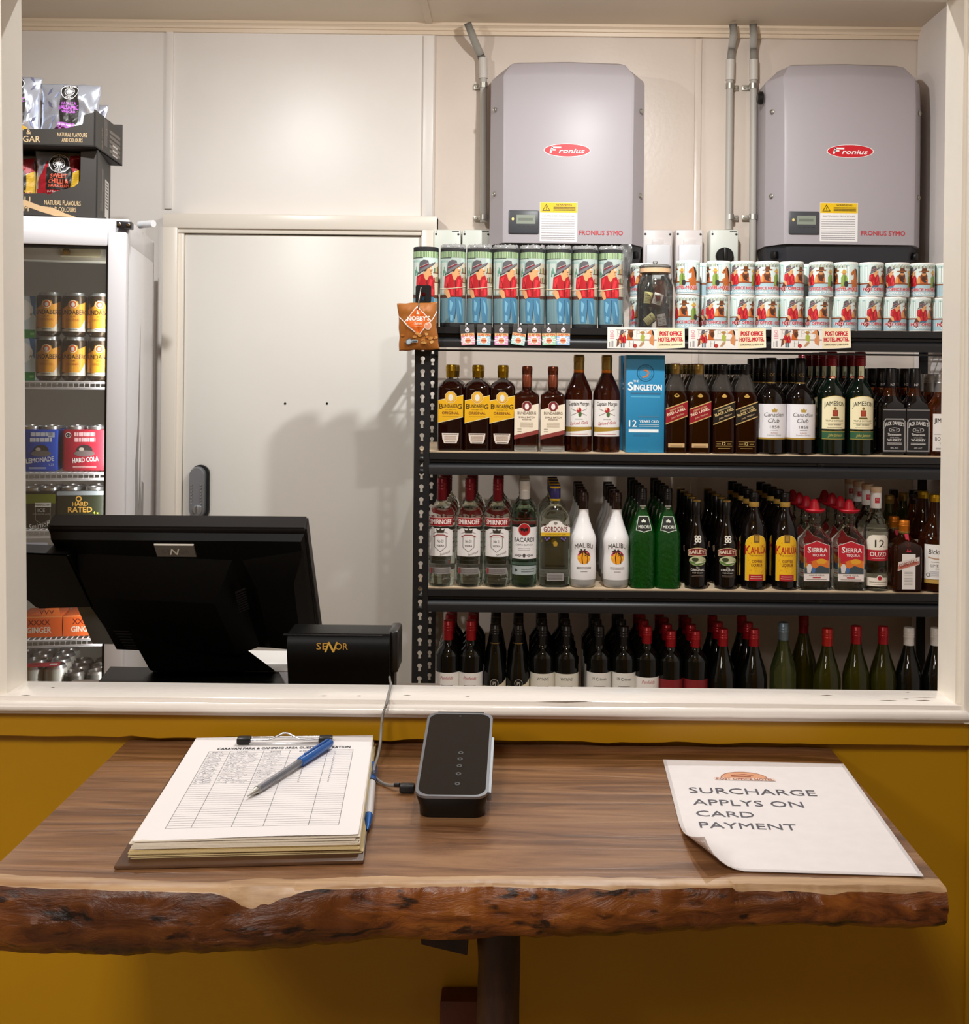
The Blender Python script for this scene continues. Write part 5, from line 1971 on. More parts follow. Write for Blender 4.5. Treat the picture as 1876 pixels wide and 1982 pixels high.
def b_square_whisky(red):
    S = [(.029, 0), (.0322, .003), (.0325, .01), (.0325, .168), (.0315, .183), (.027, .200), (.0195, .217), (.0155, .226), (.0148, .236)]
    bm = bmesh.new()
    loft(bm, [rr(w, w, min(w, .009 if z < .18 else w * .8), z, 5) for w, z in S], levels(.178))
    A = Art()
    c = '8e1420' if red else '17130f'
    A.poly([(-32, 84), (32, 109), (32, 155), (-32, 131)], 'c8a86a', 0).poly([(-32, 87), (32, 112), (32, 152), (-32, 128)], c, 1)
    ro = math.atan2(25, 64)
    A.text('JOHNNIE WALKER', 0, 130, 4.5, 'e0c890', 2, w=42, rot=ro, bold=.01).text('RED LABEL' if red else 'BLACK LABEL', 1, 119, 8, 'f0dcc0' if red else 'd8bc80', 2, w=58, rot=ro, bold=.03)
    A.text('John Walker', 4, 108, 5, 'd8b890', 2, w=42, shear=.3, rot=ro).ell(0, 169, 8, 4, 'c8a050', 0).ell(0, 172, 4, 4, 'c8a050', 0)
    if red:
        A.rect(-24, 17, 24, 29, 'c8a678', 0).scrib(-18, 18, 21, 1.2, '7a5a36', 1, 2, 3)
    else:
        A.rect(-24, 35, 24, 35.8, 'b8985a', 0).rect(-24, 22, 24, 22.8, 'b8985a', 0).text('12', 0, 25, 9, 'd8bc80', 0, bold=.02).scrib(-22, -9, 28, 1.2, 'b8985a', 0).scrib(9, 22, 28, 1.2, 'b8985a', 0)
        A.scrib(-18, 18, 15, 1.2, 'b8985a', 0)
    return mk('whisky_bottle', 'bottle', bm, [MATS['whisky_dark' if red else 'rum_dark'], MATS['rum_neck']],
              [('cap', capmesh(.0158, .2325, .2625, 4), MATS['cap_gold_dull' if red else 'cap_black']), ('cap_top', lathe(bmesh.new(), [(.015, .2622), (.015, .2640), (.013, .2648)], 0, 20), MATS['cap_red' if red else 'cap_black'])],
              {'label': (A, on_front(-.0326), 0)})


def b_canadian():
    pr = smoothprof([(.040, 0), (.0435, .004), (.044, .02), (.044, .148), (.0435, .156), (.039, .174), (.028, .192), (.018, .205), (.0155, .212), (.0150, .225)], 2)
    A = Art()
    A.rect(-62, 44, 62, 148, 'e9e6ea', 0).rect(-62, 44, 62, 49, 'a8883a', 1)
    A.poly([(-7, 124), (7, 124), (9, 134), (4, 131), (0, 137), (-4, 131), (-9, 134)], 'b89a4a', 1)
    A.text('Canadian', 0, 111, 12, '3a3634', 1, w=62, shear=.25).text('Club', -2, 93, 13, '3a3634', 1, w=34, shear=.25).text('1858', 1, 76, 9, '4a4644', 1, w=28)
    A.scrib(-11, 11, 70, 1.2, '8a8486', 1).text('BLENDED', 0, 61, 4, 'a86a5a', 1, w=20).text('Canadian Whisky', 0, 55, 4, '8a8486', 1, w=44)
    B = Art().text('CC', 0, 230, 9, 'b8984a', 0, w=15)
    return mk('whisky_bottle', 'bottle', lathe(bmesh.new(), pr, 0, 32), [MATS['cola_black']],
              [('neck_band', lathe(bmesh.new(), [(.0160, .203), (.0162, .204), (.0162, .211), (.0160, .212)], 0, 24), MATS['cap_gold_dull']), ('cap', capmesh(.0165, .2122, .285), MATS['cap_black'])],
              {'label': (A, on_cyl(.0441), .005), 'cap_print': (B, on_cyl(.0166), 0)})


def b_irish():
    pr = smoothprof([(.037, 0), (.040, .004), (.0405, .02), (.0405, .165), (.040, .178), (.035, .195), (.025, .212), (.018, .224), (.0155, .238), (.0148, .268)], 2)
    A = Art()
    A.poly([(-40, 76), (40, 76), (40, 164)] + [(40 - 80 * i / 12, 164 + 10 * sin(pi * i / 12)) for i in range(1, 12)] + [(-40, 164)], 'efe4bc', 0)
    A.line([(40, 164)] + [(40 - 80 * i / 12, 164 + 10 * sin(pi * i / 12)) for i in range(1, 12)] + [(-40, 164)], 1.4, 'c8a84a', 1)
    A.text('JAMESON', 0, 146, 13, '2e3a30', 1, w=66, arc=.005, bold=.01)
    A.rect(-8, 114, 8, 132, '8e2a22', 2).rect(-6, 116, 6, 130, 'a8442c', 3).ell(0, 137, 4, 4, '8a6a2a', 2).poly([(-14, 106), (14, 106), (11, 111), (-11, 111)], '6a5a2a', 2)
    A.text('TRIPLE DISTILLED', 0, 98, 5, '4a4634', 1, w=56).text('IRISH WHISKEY', 0, 87, 4, '4a4634', 1, w=40, bold=.02).scrib(-30, 30, 93, .9, '8a8264', 1).scrib(-24, 24, 80, 1.2, '8a8264', 1)
    B = Art()
    B.rect(-40, 46, 40, 70, '2e5a3c', 0).rect(-40, 68.5, 40, 70, 'b8a04a', 1).rect(-40, 46, 40, 47.5, 'b8a04a', 1).text('John Jameson', 2, 54, 9, 'c8b45a', 1, w=46, shear=.3)
    C_ = Art().rect(-8, 214, 8, 262, 'd8dcb8', 0).text('ICONIC', 0, 236, 5, '3a5a3a', 1, rot=pi / 2).ell(-1, 225, 9, 9, 'b0342c', 2).ell(-1, 225, 6, 6, 'e0b48a', 3)
    return mk('whiskey_bottle', 'bottle', lathe(bmesh.new(), pr, 0, 32), [MATS['green_black']],
              [('cap', capmesh(.0165, .262, .305, 3), MATS['cap_red'])],
              {'label': (A, on_cyl(.0406), .005), 'base_label': (B, on_cyl(.0407), .005), 'neck_label': (C_, on_cyl(.0170), .004)})


def b_tennessee():
    S = [(.032, 0), (.0352, .004), (.0355, .012), (.0355, .140), (.0345, .149), (.033, .160), (.022, .175), (.0165, .190), (.0158, .198), (.015, .21)]
    bm = bmesh.new()
    loft(bm, [rr(w, w * .95, min(w, .012 if z < .155 else w), z, 5) for w, z in S], levels(.172))
    A = Art()
    A.rect(-34.5, 6, 34.5, 140, '151314', 0)
    wl = 'd8d4d0'
    for k in (0, 2.2):
        A.line([(-33 + k, 12 + k), (33 - k, 12 + k), (33 - k, 98 - k), (26, 108 - k), (-26, 108 - k), (-33 + k, 98 - k), (-33 + k, 12 + k)], .8, wl, 1)
    A.text("JACK DANIEL'S", 0, 90, 11, wl, 2, w=58, arc=.006, bold=.02).ell(0, 75, 17, 7, wl, 2).ell(0, 75, 15.5, 6, '151314', 3).text('No 7', 0, 72, 6, wl, 4, bold=.02)
    A.text('Tennessee', 0, 58, 8, wl, 2, w=40, shear=.2, bold=.02).text('SOUR MASH', 0, 51, 3, wl, 2, w=26).text('WHISKEY', 0, 42, 7, wl, 2, w=42, bold=.04)
    A.scrib(-22, 22, 36, 1.6, wl, 2, 2, 3.6).text('40% ALC', 0, 20, 4, wl, 2, w=24).scrib(-34, 34, 133, 2.4, '8a8684', 1)
    B = Art().text('N7', 0, 205, 7, 'b8b4b0', 0, bold=.02)
    return mk('whiskey_bottle', 'bottle', bm, [MATS['cola_black'], MATS['whisky']], [('cap', capmesh(.0165, .199, .2575), MATS['cap_black'])],
              {'label': (A, on_front(-.0339), 0), 'cap_print': (B, on_cyl(.0166), 0)})


def b_bourbon():
    S = [(.036, 0), (.0395, .004), (.040, .012), (.040, .130), (.038, .142), (.030, .158), (.020, .174), (.0160, .186), (.0155, .20)]
    bm = bmesh.new()
    loft(bm, [rr(w, w * .95, min(w, .014 if z < .15 else w), z, 5) for w, z in S], 0)
    A = Art()
    A.rect(-37, 14, 37, 124, 'ece6e2', 0).text('JIM BEAM', 0, 98, 13, '2a2626', 1, w=66, bold=.02).ring(0, 80, 6, 10, 'b8303a', 1).ell(0, 80, 4, 4, 'b8303a', 1)
    A.text('BOURBON', 0, 44, 12, '3a3434', 1, w=60).text('WHISKEY', 0, 34, 6, '3a3434', 1, w=34).rect(-34, 62, 34, 63, '8a8482', 1).scrib(-28, 28, 22, 1.6, '8a8482', 1, 2, 3)
    return mk('bourbon_bottle', 'bottle', bm, [MATS['whisky']], [('cap', capmesh(.0168, .187, .242, 5), MATS['cap_silver'])], {'label': (A, on_front(-.0382), 0)})


def b_vodka():
    pr = smoothprof([(.032, 0), (.037, .003), (.0405, .018), (.041, .035), (.041, .195), (.0405, .208), (.036, .222), (.026, .234), (.0175, .244), (.0150, .252), (.0140, .262)], 2)
    A = Art()
    A.rect(-40, 179, 40, 205, 'd8b4ac', 0).rect(-40, 180.5, 40, 203.5, '9a1a1e', 1).text('SMIRNOFF', 0, 185.5, 14, 'f0e4e0', 2, w=68, bold=.035)
    B = Art()
    B.poly([(-40, 91), (40, 91), (40, 165), (22, 173), (-22, 173), (-40, 165)], 'ebe6e4', 0)
    B.line([(-17, 150), (-17, 118), (0, 104), (17, 118), (17, 150), (-17, 150)], 1.4, '3a3434', 1).poly([(-20, 148), (20, 148), (23, 160), (-23, 160)], 'ebe6e4', 2)
    B.line([(-22, 148), (-10, 154), (10, 154), (22, 148)], 3, '8a2a2a', 3).line([(-22, 158), (-10, 163), (10, 163), (22, 158)], 1.2, '4a3434', 3)
    B.poly([(-10, 160), (10, 160), (13, 172), (5, 168), (0, 174), (-5, 168), (-13, 172)], '3a3228', 4).text('No 21', 0, 132, 8, '2a2626', 2, w=18).text('VODKA', 0, 120, 5, '2a2626', 2, w=22, bold=.02)
    B.text('Smirnoff', 16, 97, 7, '6a6462', 2, w=34, shear=.3, rot=.28)
    D = Art().rect(-33, 39, 33, 58, '9a9694', 0).scrib(-30, 30, 53, 1.5, '5a5452', 1, 5, 3).rect(-32, 40, -24, 56, 'a83a3a', 1)
    return mk('vodka_bottle', 'bottle', lathe(bmesh.new(), pr, 0, 32), [MATS['glass_clear']], [('cap', capmesh(.0148, .2515, .318, 3), MATS['cap_red'])],
              {'band_label': (A, on_cyl(.0411), .005), 'label': (B, on_cyl(.0411), .005), 'foil_label': (D, on_cyl(.0411), .005)})


def b_white_rum():
    pr = smoothprof([(.033, 0), (.037, .003), (.0392, .015), (.0395, .03), (.0395, .190), (.039, .203), (.034, .217), (.024, .229), (.0170, .238), (.0150, .25), (.0142, .26)], 2)
    A = Art()
    A.rect(-45, 85, 45, 178, 'ece8e8', 0).ell(0, 171, 19, 19, 'd8d0cc', 1).ell(0, 171, 17.5, 17.5, 'c02a2a', 2).ell(0, 171, 15, 15, 'a81e22', 3)
    A.poly([(-12, 174), (-6, 178), (0, 173), (6, 178), (12, 174), (9, 166), (4, 169), (0, 163), (-4, 169), (-9, 166)], '1a1614', 4)
    A.text('BACARDI', 0, 135, 13, '2a2628', 1, w=64, bold=.01).text('CARTA BLANCA', 0, 124, 5, '4a4648', 1, w=54).scrib(-18, 18, 115, 1.2, '8a8688', 1, 2, 5)
    for s in (-1, 1):
        A.ring(s * 14, 95, 3, 4.5, '4a4446', 1).ring(s * 24, 95, 2.4, 3.6, '4a4446', 1).line([(s * 4, 96), (s * 30, 94)], 1.3, '4a4446', 1)
    A.ell(0, 95, 4, 6, '4a4446', 1)
    B = Art().rect(-44, 38, 44, 64, 'a9b3b2', 0).poly([(-30, 51), (-25, 57), (-20, 51), (-25, 45)], '3a3a42', 1).scrib(-8, 34, 53, 3, '6a7274', 1, 2, 7)
    return mk('rum_bottle', 'bottle', lathe(bmesh.new(), pr, 0, 32), [MATS['glass_green_tint']],
              [('cap', capmesh(.0158, .2535, .312, 2), MATS['cap_white']), ('cap_ring', lathe(bmesh.new(), [(.0159, .254), (.0162, .2545), (.0162, .258), (.0159, .2585)], 0, 24), MATS['cap_black'])],
              {'label': (A, on_cyl(.0396), .005), 'base_label': (B, on_cyl(.0396), .005)})


def b_gin():
    S = [(.040, 0), (.044, .003), (.0455, .02), (.0455, .195), (.044, .210), (.037, .222), (.026, .232), (.0175, .240), (.0150, .246), (.0142, .26)]
    bm = bmesh.new()
    loft(bm, [rr(w, w * (.62 if z < .2 else .62 + .38 * min(1, (z - .2) / .04)), min(w * .6, .027) if z < .235 else w, z, 6) for w, z in S], 0)
    A = Art()
    A.poly([(-43, 152), (43, 152), (43, 178), (22, 186)] + [(22 * cos(t), 186 + 13 * sin(t)) for t in (.6, 1.2, 1.57, 1.94, 2.5)] + [(-22, 186), (-43, 178)], 'ece6e0', 0)
    A.rect(-43, 152, 43, 163, 'e0b42a', 1).text("GORDON'S", 0, 165, 15, '7a2420', 1, w=70, bold=.02).text('LONDON DRY GIN', 0, 155, 4.5, '5a4414', 2, w=60)
    A.ell(0, 190, 6, 4.5, '8a8278', 1)
    for s in (-1, 1):
        for k in range(4):
            A.ell(s * (18 + 4 * k), 146 - 3 * (k % 3), 2.2, 3, '6a5a9a', 0)
    A.poly([(-7, 132), (-5, 122), (5, 122), (7, 132), (0, 138)], 'a8862c', 0)
    B = Art().rect(-25, 20, 25, 42, '9a9694', 0).scrib(-22, 22, 37, 1.5, '5a5452', 1, 5, 3.4)
    bands = lathe(bmesh.new(), [(.0161, .2548), (.0163, .2552), (.0163, .2595), (.0161, .26)], 0, 24)
    lathe(bands, [(.0161, .2915), (.0163, .292), (.0163, .2965), (.0161, .297)], 0, 24)
    return mk('gin_bottle', 'bottle', bm, [MATS['glass_clear']], [('cap', capmesh(.0158, .2545, .300), MATS['cap_violet']), ('cap_bands', bands, MATS['yellow'])],
              {'label': (A, on_front(-.0284), 0), 'base_label': (B, on_front(-.0284), 0)})


def b_coconut():
    pr = smoothprof([(.031, 0), (.036, .004), (.0385, .025), (.0395, .062), (.0380, .090), (.0375, .108), (.0390, .135), (.0360, .152), (.028, .172), (.0215, .190), (.0165, .210), (.0150, .229), (.0142, .236)], 2)
    A = Art()
    s_ = 'MALIBU'
    A.text(s_, 0, 121, 14, '3a2e2a', 0, w=58, arc=.008)
    A.poly([(20 * cos(t), 92 + 20 * sin(t)) for t in [2 * pi * i / 26 for i in range(26)]], 'f0a024', 0)
    A.poly([(20 * cos(t), 92 + 20 * sin(t)) for t in [pi * i / 13 for i in range(14)]], 'd8506a', 1).rect(-19.5, 88, 19.5, 96, 'f0b83a', 2)
    A.line([(-4, 73), (-6, 90), (-3, 108)], 2.6, '2a1a14', 3).line([(9, 74), (11, 88), (9, 100)], 2, '2a1a14', 3)
    for cx, cy, k in ((-3, 108, 1), (9, 100, .7)):
        for t in (.3, 1.0, 2.2, 2.9, 3.7, -.5):
            A.poly([(cx, cy), (cx + 9 * k * cos(t + .25), cy + 8 * k * sin(t + .25)), (cx + 15 * k * cos(t), cy + 11 * k * sin(t) - 2), (cx + 9 * k * cos(t - .3), cy + 8 * k * sin(t - .3))], '2a2018', 4)
    A.scrib(-22, 22, 61, 1.6, '4a4442', 0, 2, 4).scrib(-10, 10, 49, 1.2, '6a6462', 0)
    rad_ = lambda z: interp([(b_, a_) for a_, b_ in pr], z)
    t = mk('liqueur_bottle', 'bottle', lathe(bmesh.new(), pr, levels(.022), 32), [M('frost_base', 'e2dfda', .15, trans=.55), MATS['white_gloss']], [('cap', capmesh(.0150, .2292, .2795, 4), MATS['cap_brown'])],
           {'label': (A, lambda x, y, d: on_cyl(rad_(y) + .0002)(x, y, d), .005)})
    return t


def b_melon():
    S = [(.030, 0), (.0355, .004), (.037, .02), (.0375, .150), (.036, .162), (.029, .185), (.022, .207), (.0155, .225), (.0135, .232), (.013, .24)]
    bm = bmesh.new()
    loft(bm, [rr(w, w, min(w, w * .62), z, 5) for w, z in S], 0)
    A = Art()
    A.poly([(-24, 172), (24, 172), (15, 213), (-15, 213)], 'cfd8c4', 0).poly([(0, 166), (22, 173.5), (-22, 173.5)], 'cfd8c4', 0).poly([(-22, 174), (22, 174), (14, 211), (-14, 211)], '10140e', 1)
    A.poly([(0, 168.5), (20, 174.2), (-20, 174.2)], '10140e', 1).text('MIDORI', 0, 178, 9, 'd8dcd0', 2, w=32, bold=.02).ell(0, 200, 3, 4.5, 'd8dcd0', 2).ell(-4, 198, 2.5, 3.5, 'd8dcd0', 2).ell(4, 198, 2.5, 3.5, 'd8dcd0', 2)
    slope = lambda x, y, d: (x, -(.0358 - (y - .162) * .30) - d - .0012, y)
    B = Art().scrib(-10, 10, 240, 4, 'b8b8b0', 0, 2, 7)
    return mk('liqueur_bottle', 'bottle', bm, [MATS['melon_green']], [('cap', capmesh(.0138, .2300, .294, 5, .0132), MATS['cap_black'])],
              {'label': (A, slope, 0), 'cap_print': (B, on_cyl(.0140), 0)})


def b_cream():
    pr = smoothprof([(.030, 0), (.0338, .004), (.034, .03), (.034, .120), (.0325, .135), (.027, .155), (.020, .175), (.0150, .192), (.0130, .210), (.0125, .250)], 2)
    A = Art()
    A.poly([(-31, 98), (31, 98), (33, 114)] + [(33 - 66 * i / 10, 114 + 9 * sin(pi * i / 10)) for i in range(1, 10)] + [(-33, 114)], 'd8c49a', 0)
    A.poly([(-29, 100), (29, 100), (31, 113)] + [(31 - 62 * i / 10, 113 + 8 * sin(pi * i / 10)) for i in range(1, 10)] + [(-31, 113)], '7a1c1c', 1)
    A.text('BAILEYS', 0, 106, 11, 'e8dcc4', 2, w=54, arc=.006, bold=.02)
    A.ell(0, 84, 27, 14, 'b9bd92', 1).poly([(-26, 84), (0, 78), (26, 86), (24, 78), (0, 70), (-22, 76)], '5a7a3a', 2).ell(-8, 88, 10, 6, '3a4226', 3).poly([(-10, 76), (24, 80), (24, 83), (-4, 79)], 'e8e4cc', 4)
    A.text('The', 0, 62, 5, 'd8d0c8', 1, shear=.3).text('ORIGINAL', 0, 54, 7, 'e0dcd6', 1, w=42, bold=.01).text('Irish Cream', 0, 47, 4.5, 'd8d0c8', 1, w=32, shear=.3).scrib(-18, 18, 40, 1.2, '7a6a60', 1, 2, 3)
    B = Art()
    for x, y in ((-4.5, 5), (4.5, 5), (-4.5, -5), (4.5, -5)):
        B.ring(x, 148 + y, 2.6, 5.4, 'dcd6c8', 0, 14)
    sl = lambda x, y, d: (x, -(.0325 - (y - .135) * .29) - d - .0006, y)
    return mk('cream_liqueur_bottle', 'bottle', lathe(bmesh.new(), pr, 0, 30), [MATS['cola_black']],
              [('cap', capmesh(.0133, .218, .256), MATS['cap_black']), ('cap_top', lathe(bmesh.new(), [(.0135, .2555), (.0137, .256), (.0137, .2605), (.012, .2612)], 0, 22), MATS['cap_gold_dull'])],
              {'label': (A, on_cyl(.0341), .004), 'shoulder_emblem': (B, sl, 0)})


def b_coffee():
    pr = smoothprof([(.033, 0), (.0365, .004), (.036, .018), (.038, .030), (.038, .150), (.0372, .172), (.032, .195), (.025, .212), (.0185, .226), (.0150, .236), (.0145, .25)], 2)
    A = Art()
    arch = lambda k: [(-35 + k, 27 + k), (35 - k, 27 + k), (35 - k, 132)] + [((35 - k) * cos(t), 132 + (31 - k) * sin(t)) for t in [pi * i / 14 for i in range(1, 14)]] + [(-35 + k, 132)]
    A.poly(arch(0), 'f2dc8a', 0).poly(arch(1.2), 'ecb81c', 1)
    r_ = random.Random(4)
    for _ in range(26):
        x, y = r_.uniform(-28, 28), r_.uniform(48, 146)
        A.poly([(x - 3, y), (x, y + 3), (x + 3, y), (x, y - 3)], 'e0a416', 2)
    A.rect(-8, 140, 8, 164, '7a5a2a', 3).rect(-5, 144, 5, 160, 'a8823a', 4)
    A.text('K', -26, 105, 26, 'b8321c', 3, bold=.03, w=17).text('AHLÚA', 8, 108, 19, 'b8321c', 3, w=50, bold=.03).text('THE ORIGINAL', 0, 100, 4, '8a4a1c', 3, w=40)
    A.text('COFFEE', 2, 81, 8, '7a3a1c', 3, w=32, bold=.02).text('LIQUEUR', 2, 70, 8, '7a3a1c', 3, w=34, bold=.02)
    A.rect(-22, 27, 22, 46, 'b0202a', 3).scrib(-16, 16, 39, 2, 'e8b8a0', 4).scrib(-18, 18, 33, 2, 'e8b8a0', 4)
    return mk('liqueur_bottle', 'bottle', lathe(bmesh.new(), pr, 0, 30), [MATS['cola_black']],
              [('neck_band', lathe(bmesh.new(), [(.0150, .2425), (.0154, .243), (.0154, .2565), (.0150, .257)], 0, 24), M('band_straw', 'c8a04a', .5)), ('cap', capmesh(.0145, .2572, .286, 3), MATS['cap_black'])],
              {'label': (A, on_cyl(.0382), .004)})


def b_tequila():
    S = [(.044, 0), (.048, .004), (.0485, .012), (.0485, .138), (.047, .148), (.034, .166), (.024, .178), (.0185, .185), (.0180, .200), (.0195, .204), (.0180, .208), (.017, .229)]
    bm = bmesh.new()
    loft(bm, [rr(w, w * (.6 if z < .15 else .6 + .4 * min(1, (z - .15) / .035)), min(w * .6, .012) if z < .16 else w, z, 5) for w, z in S], 0)
    A = Art()
    A.poly([(-38, 28), (38, 28), (38, 134), (18, 140), (0, 147), (-18, 140), (-38, 134)], 'e8ddd8', 0)
    A.poly([(-37, 74), (37, 74), (37, 133), (17, 139), (0, 145.5), (-17, 139), (-37, 133)], 'bc1f2e', 1)
    A.poly([(-37, 50), (37, 50), (37, 88), (10, 94), (-37, 80)], 'd8742a', 2).ell(14, 86, 15, 8, 'e0a02c', 3).poly([(-37, 50), (37, 50), (37, 66), (10, 74), (-10, 62), (-37, 70)], '3f4a50', 3)
    A.poly([(-28, 52), (-18, 52), (-14, 70), (-22, 84), (-30, 70)], 'd8cec8', 4).ell(-22, 82, 8, 3, 'b8322a', 5).ell(-10, 60, 6, 9, '4a6a9a', 4).poly([(-35, 66), (-31, 66), (-31, 98), (-35, 98)], '6a7a2a', 4)
    A.text('S', -22.5, 112, 17, 'f2ece8', 3, bold=.03).text('IERRA', 8, 113, 13, 'f2ece8', 3, w=46, bold=.03).text('TEQUILA', 6, 101, 7, 'f2ece8', 3, w=40, bold=.02)
    A.text('AGAVE AZUL', 0, 43, 4.5, '6a5a52', 2, w=46).rect(-12, 37, 12, 40, 'bc1f2e', 2).scrib(-30, 30, 32, 1.6, '8a7a72', 2)
    hat = lathe(bmesh.new(), [(.017, .226), (.020, .2265), (.029, .231), (.0315, .236), (.0305, .238), (.022, .2335), (.0165, .236), (.0150, .246), (.0115, .258), (.0065, .2655), (.002, .2675)], 0, 26)
    return mk('tequila_bottle', 'bottle', bm, [MATS['glass_clear']], [('hat_cap', hat, MATS['hat_red'])], {'label': (A, on_front(-.0293), 0)})


def b_ouzo():
    pr = smoothprof([(.033, 0), (.036, .004), (.0362, .02), (.0362, .172), (.0355, .184), (.030, .200), (.021, .217), (.0160, .230), (.0148, .24), (.0142, .25)], 2)
    A = Art()
    A.poly([(-36, 90), (36, 90), (36, 150), (30, 160), (18, 166), (-18, 166), (-30, 160), (-36, 150)], 'ebe2d2', 0).rect(-36, 90, 36, 122, 'b02030', 1)
    A.text('12', 3, 130, 22, '3a3634', 1, w=28, bold=.02).text('OUZO', 0, 103, 13, 'f0e6dc', 2, w=50, bold=.03).scrib(-20, 20, 96, 1.6, 'e0a8a0', 2)
    B = Art().rect(-36, 15, 36, 40, 'ebe2d2', 0).ell(4, 40, 9, 8, 'ebe2d2', 0).ell(4, 39, 6.5, 6.5, 'b02030', 1).scrib(-26, 30, 26, 2, '8a7a6a', 1).scrib(-26, 30, 20, 1.2, '8a7a6a', 1)
    C_ = Art().rect(-7, 258, 7, 274, 'c23040', 0).text('12', 0, 266, 5, 'f0e6dc', 1)
    return mk('ouzo_bottle', 'bottle', lathe(bmesh.new(), pr, 0, 30), [MATS['glass_clear']],
              [('neck_sleeve', lathe(bmesh.new(), [(.0158, .242), (.0162, .243), (.0162, .287), (.0158, .288)], 0, 24), MATS['cap_white']), ('cap', capmesh(.0164, .2882, .306, 3), MATS['cap_beige'])],
              {'label': (A, on_cyl(.0363), .004), 'base_label': (B, on_cyl(.0363), .004), 'neck_label': (C_, on_cyl(.0163), .004)})


def b_orange():
    S = [(.040, 0), (.0425, .003), (.0428, .01), (.0425, .122), (.040, .136), (.031, .148), (.020, .157), (.0155, .163), (.0148, .172)]
    bm = bmesh.new()
    loft(bm, [rr(w, w, min(w, .010 if z < .14 else w * .9), z, 5) for w, z in S], 0)
    A = Art()
    A.rect(-19, 8, 20, 112, 'e4ddd8', 0).poly([(-32, 62), (32, 82), (32, 104), (-30, 88)], 'd8cac2', 1).poly([(-30, 65), (30, 83), (30, 92), (-30, 76)], 'b86a5a', 2)
    A.text('COINTREAU', 0, 79, 11, '7a2a20', 3, w=54, rot=.29, bold=.02).scrib(-12, 12, 58, 1.2, '8a827e', 1, 9, 4.6)
    sl = lambda x, y, d: (x, -(.041 - max(0, (y - .134)) * .8) - d - .001, y)
    B = Art().poly([(-7, 118), (7, 118), (4, 132), (7, 168), (-5, 168), (-3, 132)], 'b0283a', 0).ell(0, 138, 9, 6, 'd8b49a', 1)
    sl = lambda x, y, d: (x, -(.0425 if y < .128 else max(.0165, .0425 - (y - .128) * .95)) - d - .0012, y)
    return mk('liqueur_bottle', 'bottle', bm, [MATS['amber_brown']], [('cap', capmesh(.0152, .1745, .2065, 3), MATS['cap_orange']), ('cap_ring', lathe(bmesh.new(), [(.0155, .168), (.0162, .169), (.0162, .174), (.0155, .1745)], 0, 24), MATS['cap_gold_dull'])],
              {'label': (A, on_front(-.0430), 0), 'ribbon': (B, sl, .004)})


def b_cordial():
    pr = smoothprof([(.043, 0), (.0465, .004), (.0465, .02), (.0465, .140), (.044, .156), (.036, .175), (.026, .196), (.018, .222), (.0150, .245), (.0138, .262)], 2)
    A = Art()
    A.rect(-46, 38, 46, 140, 'e8e4e0', 0).text("Bickford's", 0, 112, 14, '3a3432', 1, w=66, shear=.1, bold=.01).line([(-34, 102), (-12, 98), (12, 98), (34, 102)], 4, 'b89478', 1).scrib(-26, 26, 88, 2, '8a827c', 1)
    A.text('LIME JUICE', 0, 74, 8, '4a4644', 1, w=52).text('CORDIAL', 0, 66, 4.5, '4a4644', 1, w=26).scrib(-30, 30, 60, 1.2, '9a96a8', 1, 6, 3).ring(-34, 50, 4, 6, '6a6664', 1)
    B = Art().rect(-46, 26, 46, 37, 'b8944a', 0)
    return mk('cordial_bottle', 'bottle', lathe(bmesh.new(), pr, 0, 32), [MATS['amber_brown']], [('cap', capmesh(.0158, .262, .284, 2), MATS['cap_gold'])],
              {'label': (A, on_cyl(.0466), .005), 'base_band': (B, on_cyl(.0466), .005)})


def b_small_amber(mat='whisky', cap='cap_brown'):
    pr = smoothprof([(.026, 0), (.029, .004), (.0292, .02), (.0292, .150), (.027, .175), (.020, .198), (.0145, .215), (.013, .235)], 2)
    A = Art().rect(-24, 60, 24, 130, 'ded0b0', 0).scrib(-16, 16, 112, 5, '5a4630', 1, 3, 14)
    return mk('liqueur_bottle', 'bottle', lathe(bmesh.new(), pr, 0, 24), [MATS[mat]], [('cap', capmesh(.0142, .235, .262, 2), MATS[cap])], {'label': (A, on_cyl(.0293), .005)})


def claret(capm, lab, glass='wine_black', capz=(.245, .302), h=.302):
    """square-shouldered wine bottle"""
    k = h / .302
    pr = smoothprof([(.034, 0), (.037, .004), (.0372, .02), (.0372, .185 * k), (.0360, .200 * k), (.029, .216 * k), (.0195, .228 * k), (.0148, .240 * k), (.0140, .28 * k)], 2)
    caps = [('cap', capmesh(.0152, capz[0] * k, capz[1] * k, 3), MATS[capm])]
    arts = {}
    if lab:
        arts['label'] = (lab, on_cyl(.0373), .005)
    return mk('wine_bottle', 'bottle', lathe(bmesh.new(), pr, 0, 28), [MATS[glass]], caps, arts)


def burgundy(capm, glass, h=.302, lab=None, capfr=.81, extra=None, q=1.0):
    k = h / .302
    pr = smoothprof([(.036 * q, 0), (.0400 * q, .005), (.0402 * q, .02), (.0402 * q, .135 * k), (.0385 * q, .158 * k), (.032 * q, .185 * k), (.0235, .212 * k), (.0175, .235 * k), (.0150, .252 * k), (.0142, .28 * k)], 2)
    caps = [('cap', capmesh(.0154, capfr * h, h, 3), MATS[capm])] + (extra or [])
    arts = {'label': (lab, on_cyl(.0403 * q), .005)} if lab else {}
    return mk('wine_bottle', 'bottle', lathe(bmesh.new(), pr, 0, 28), [MATS[glass]], caps, arts)


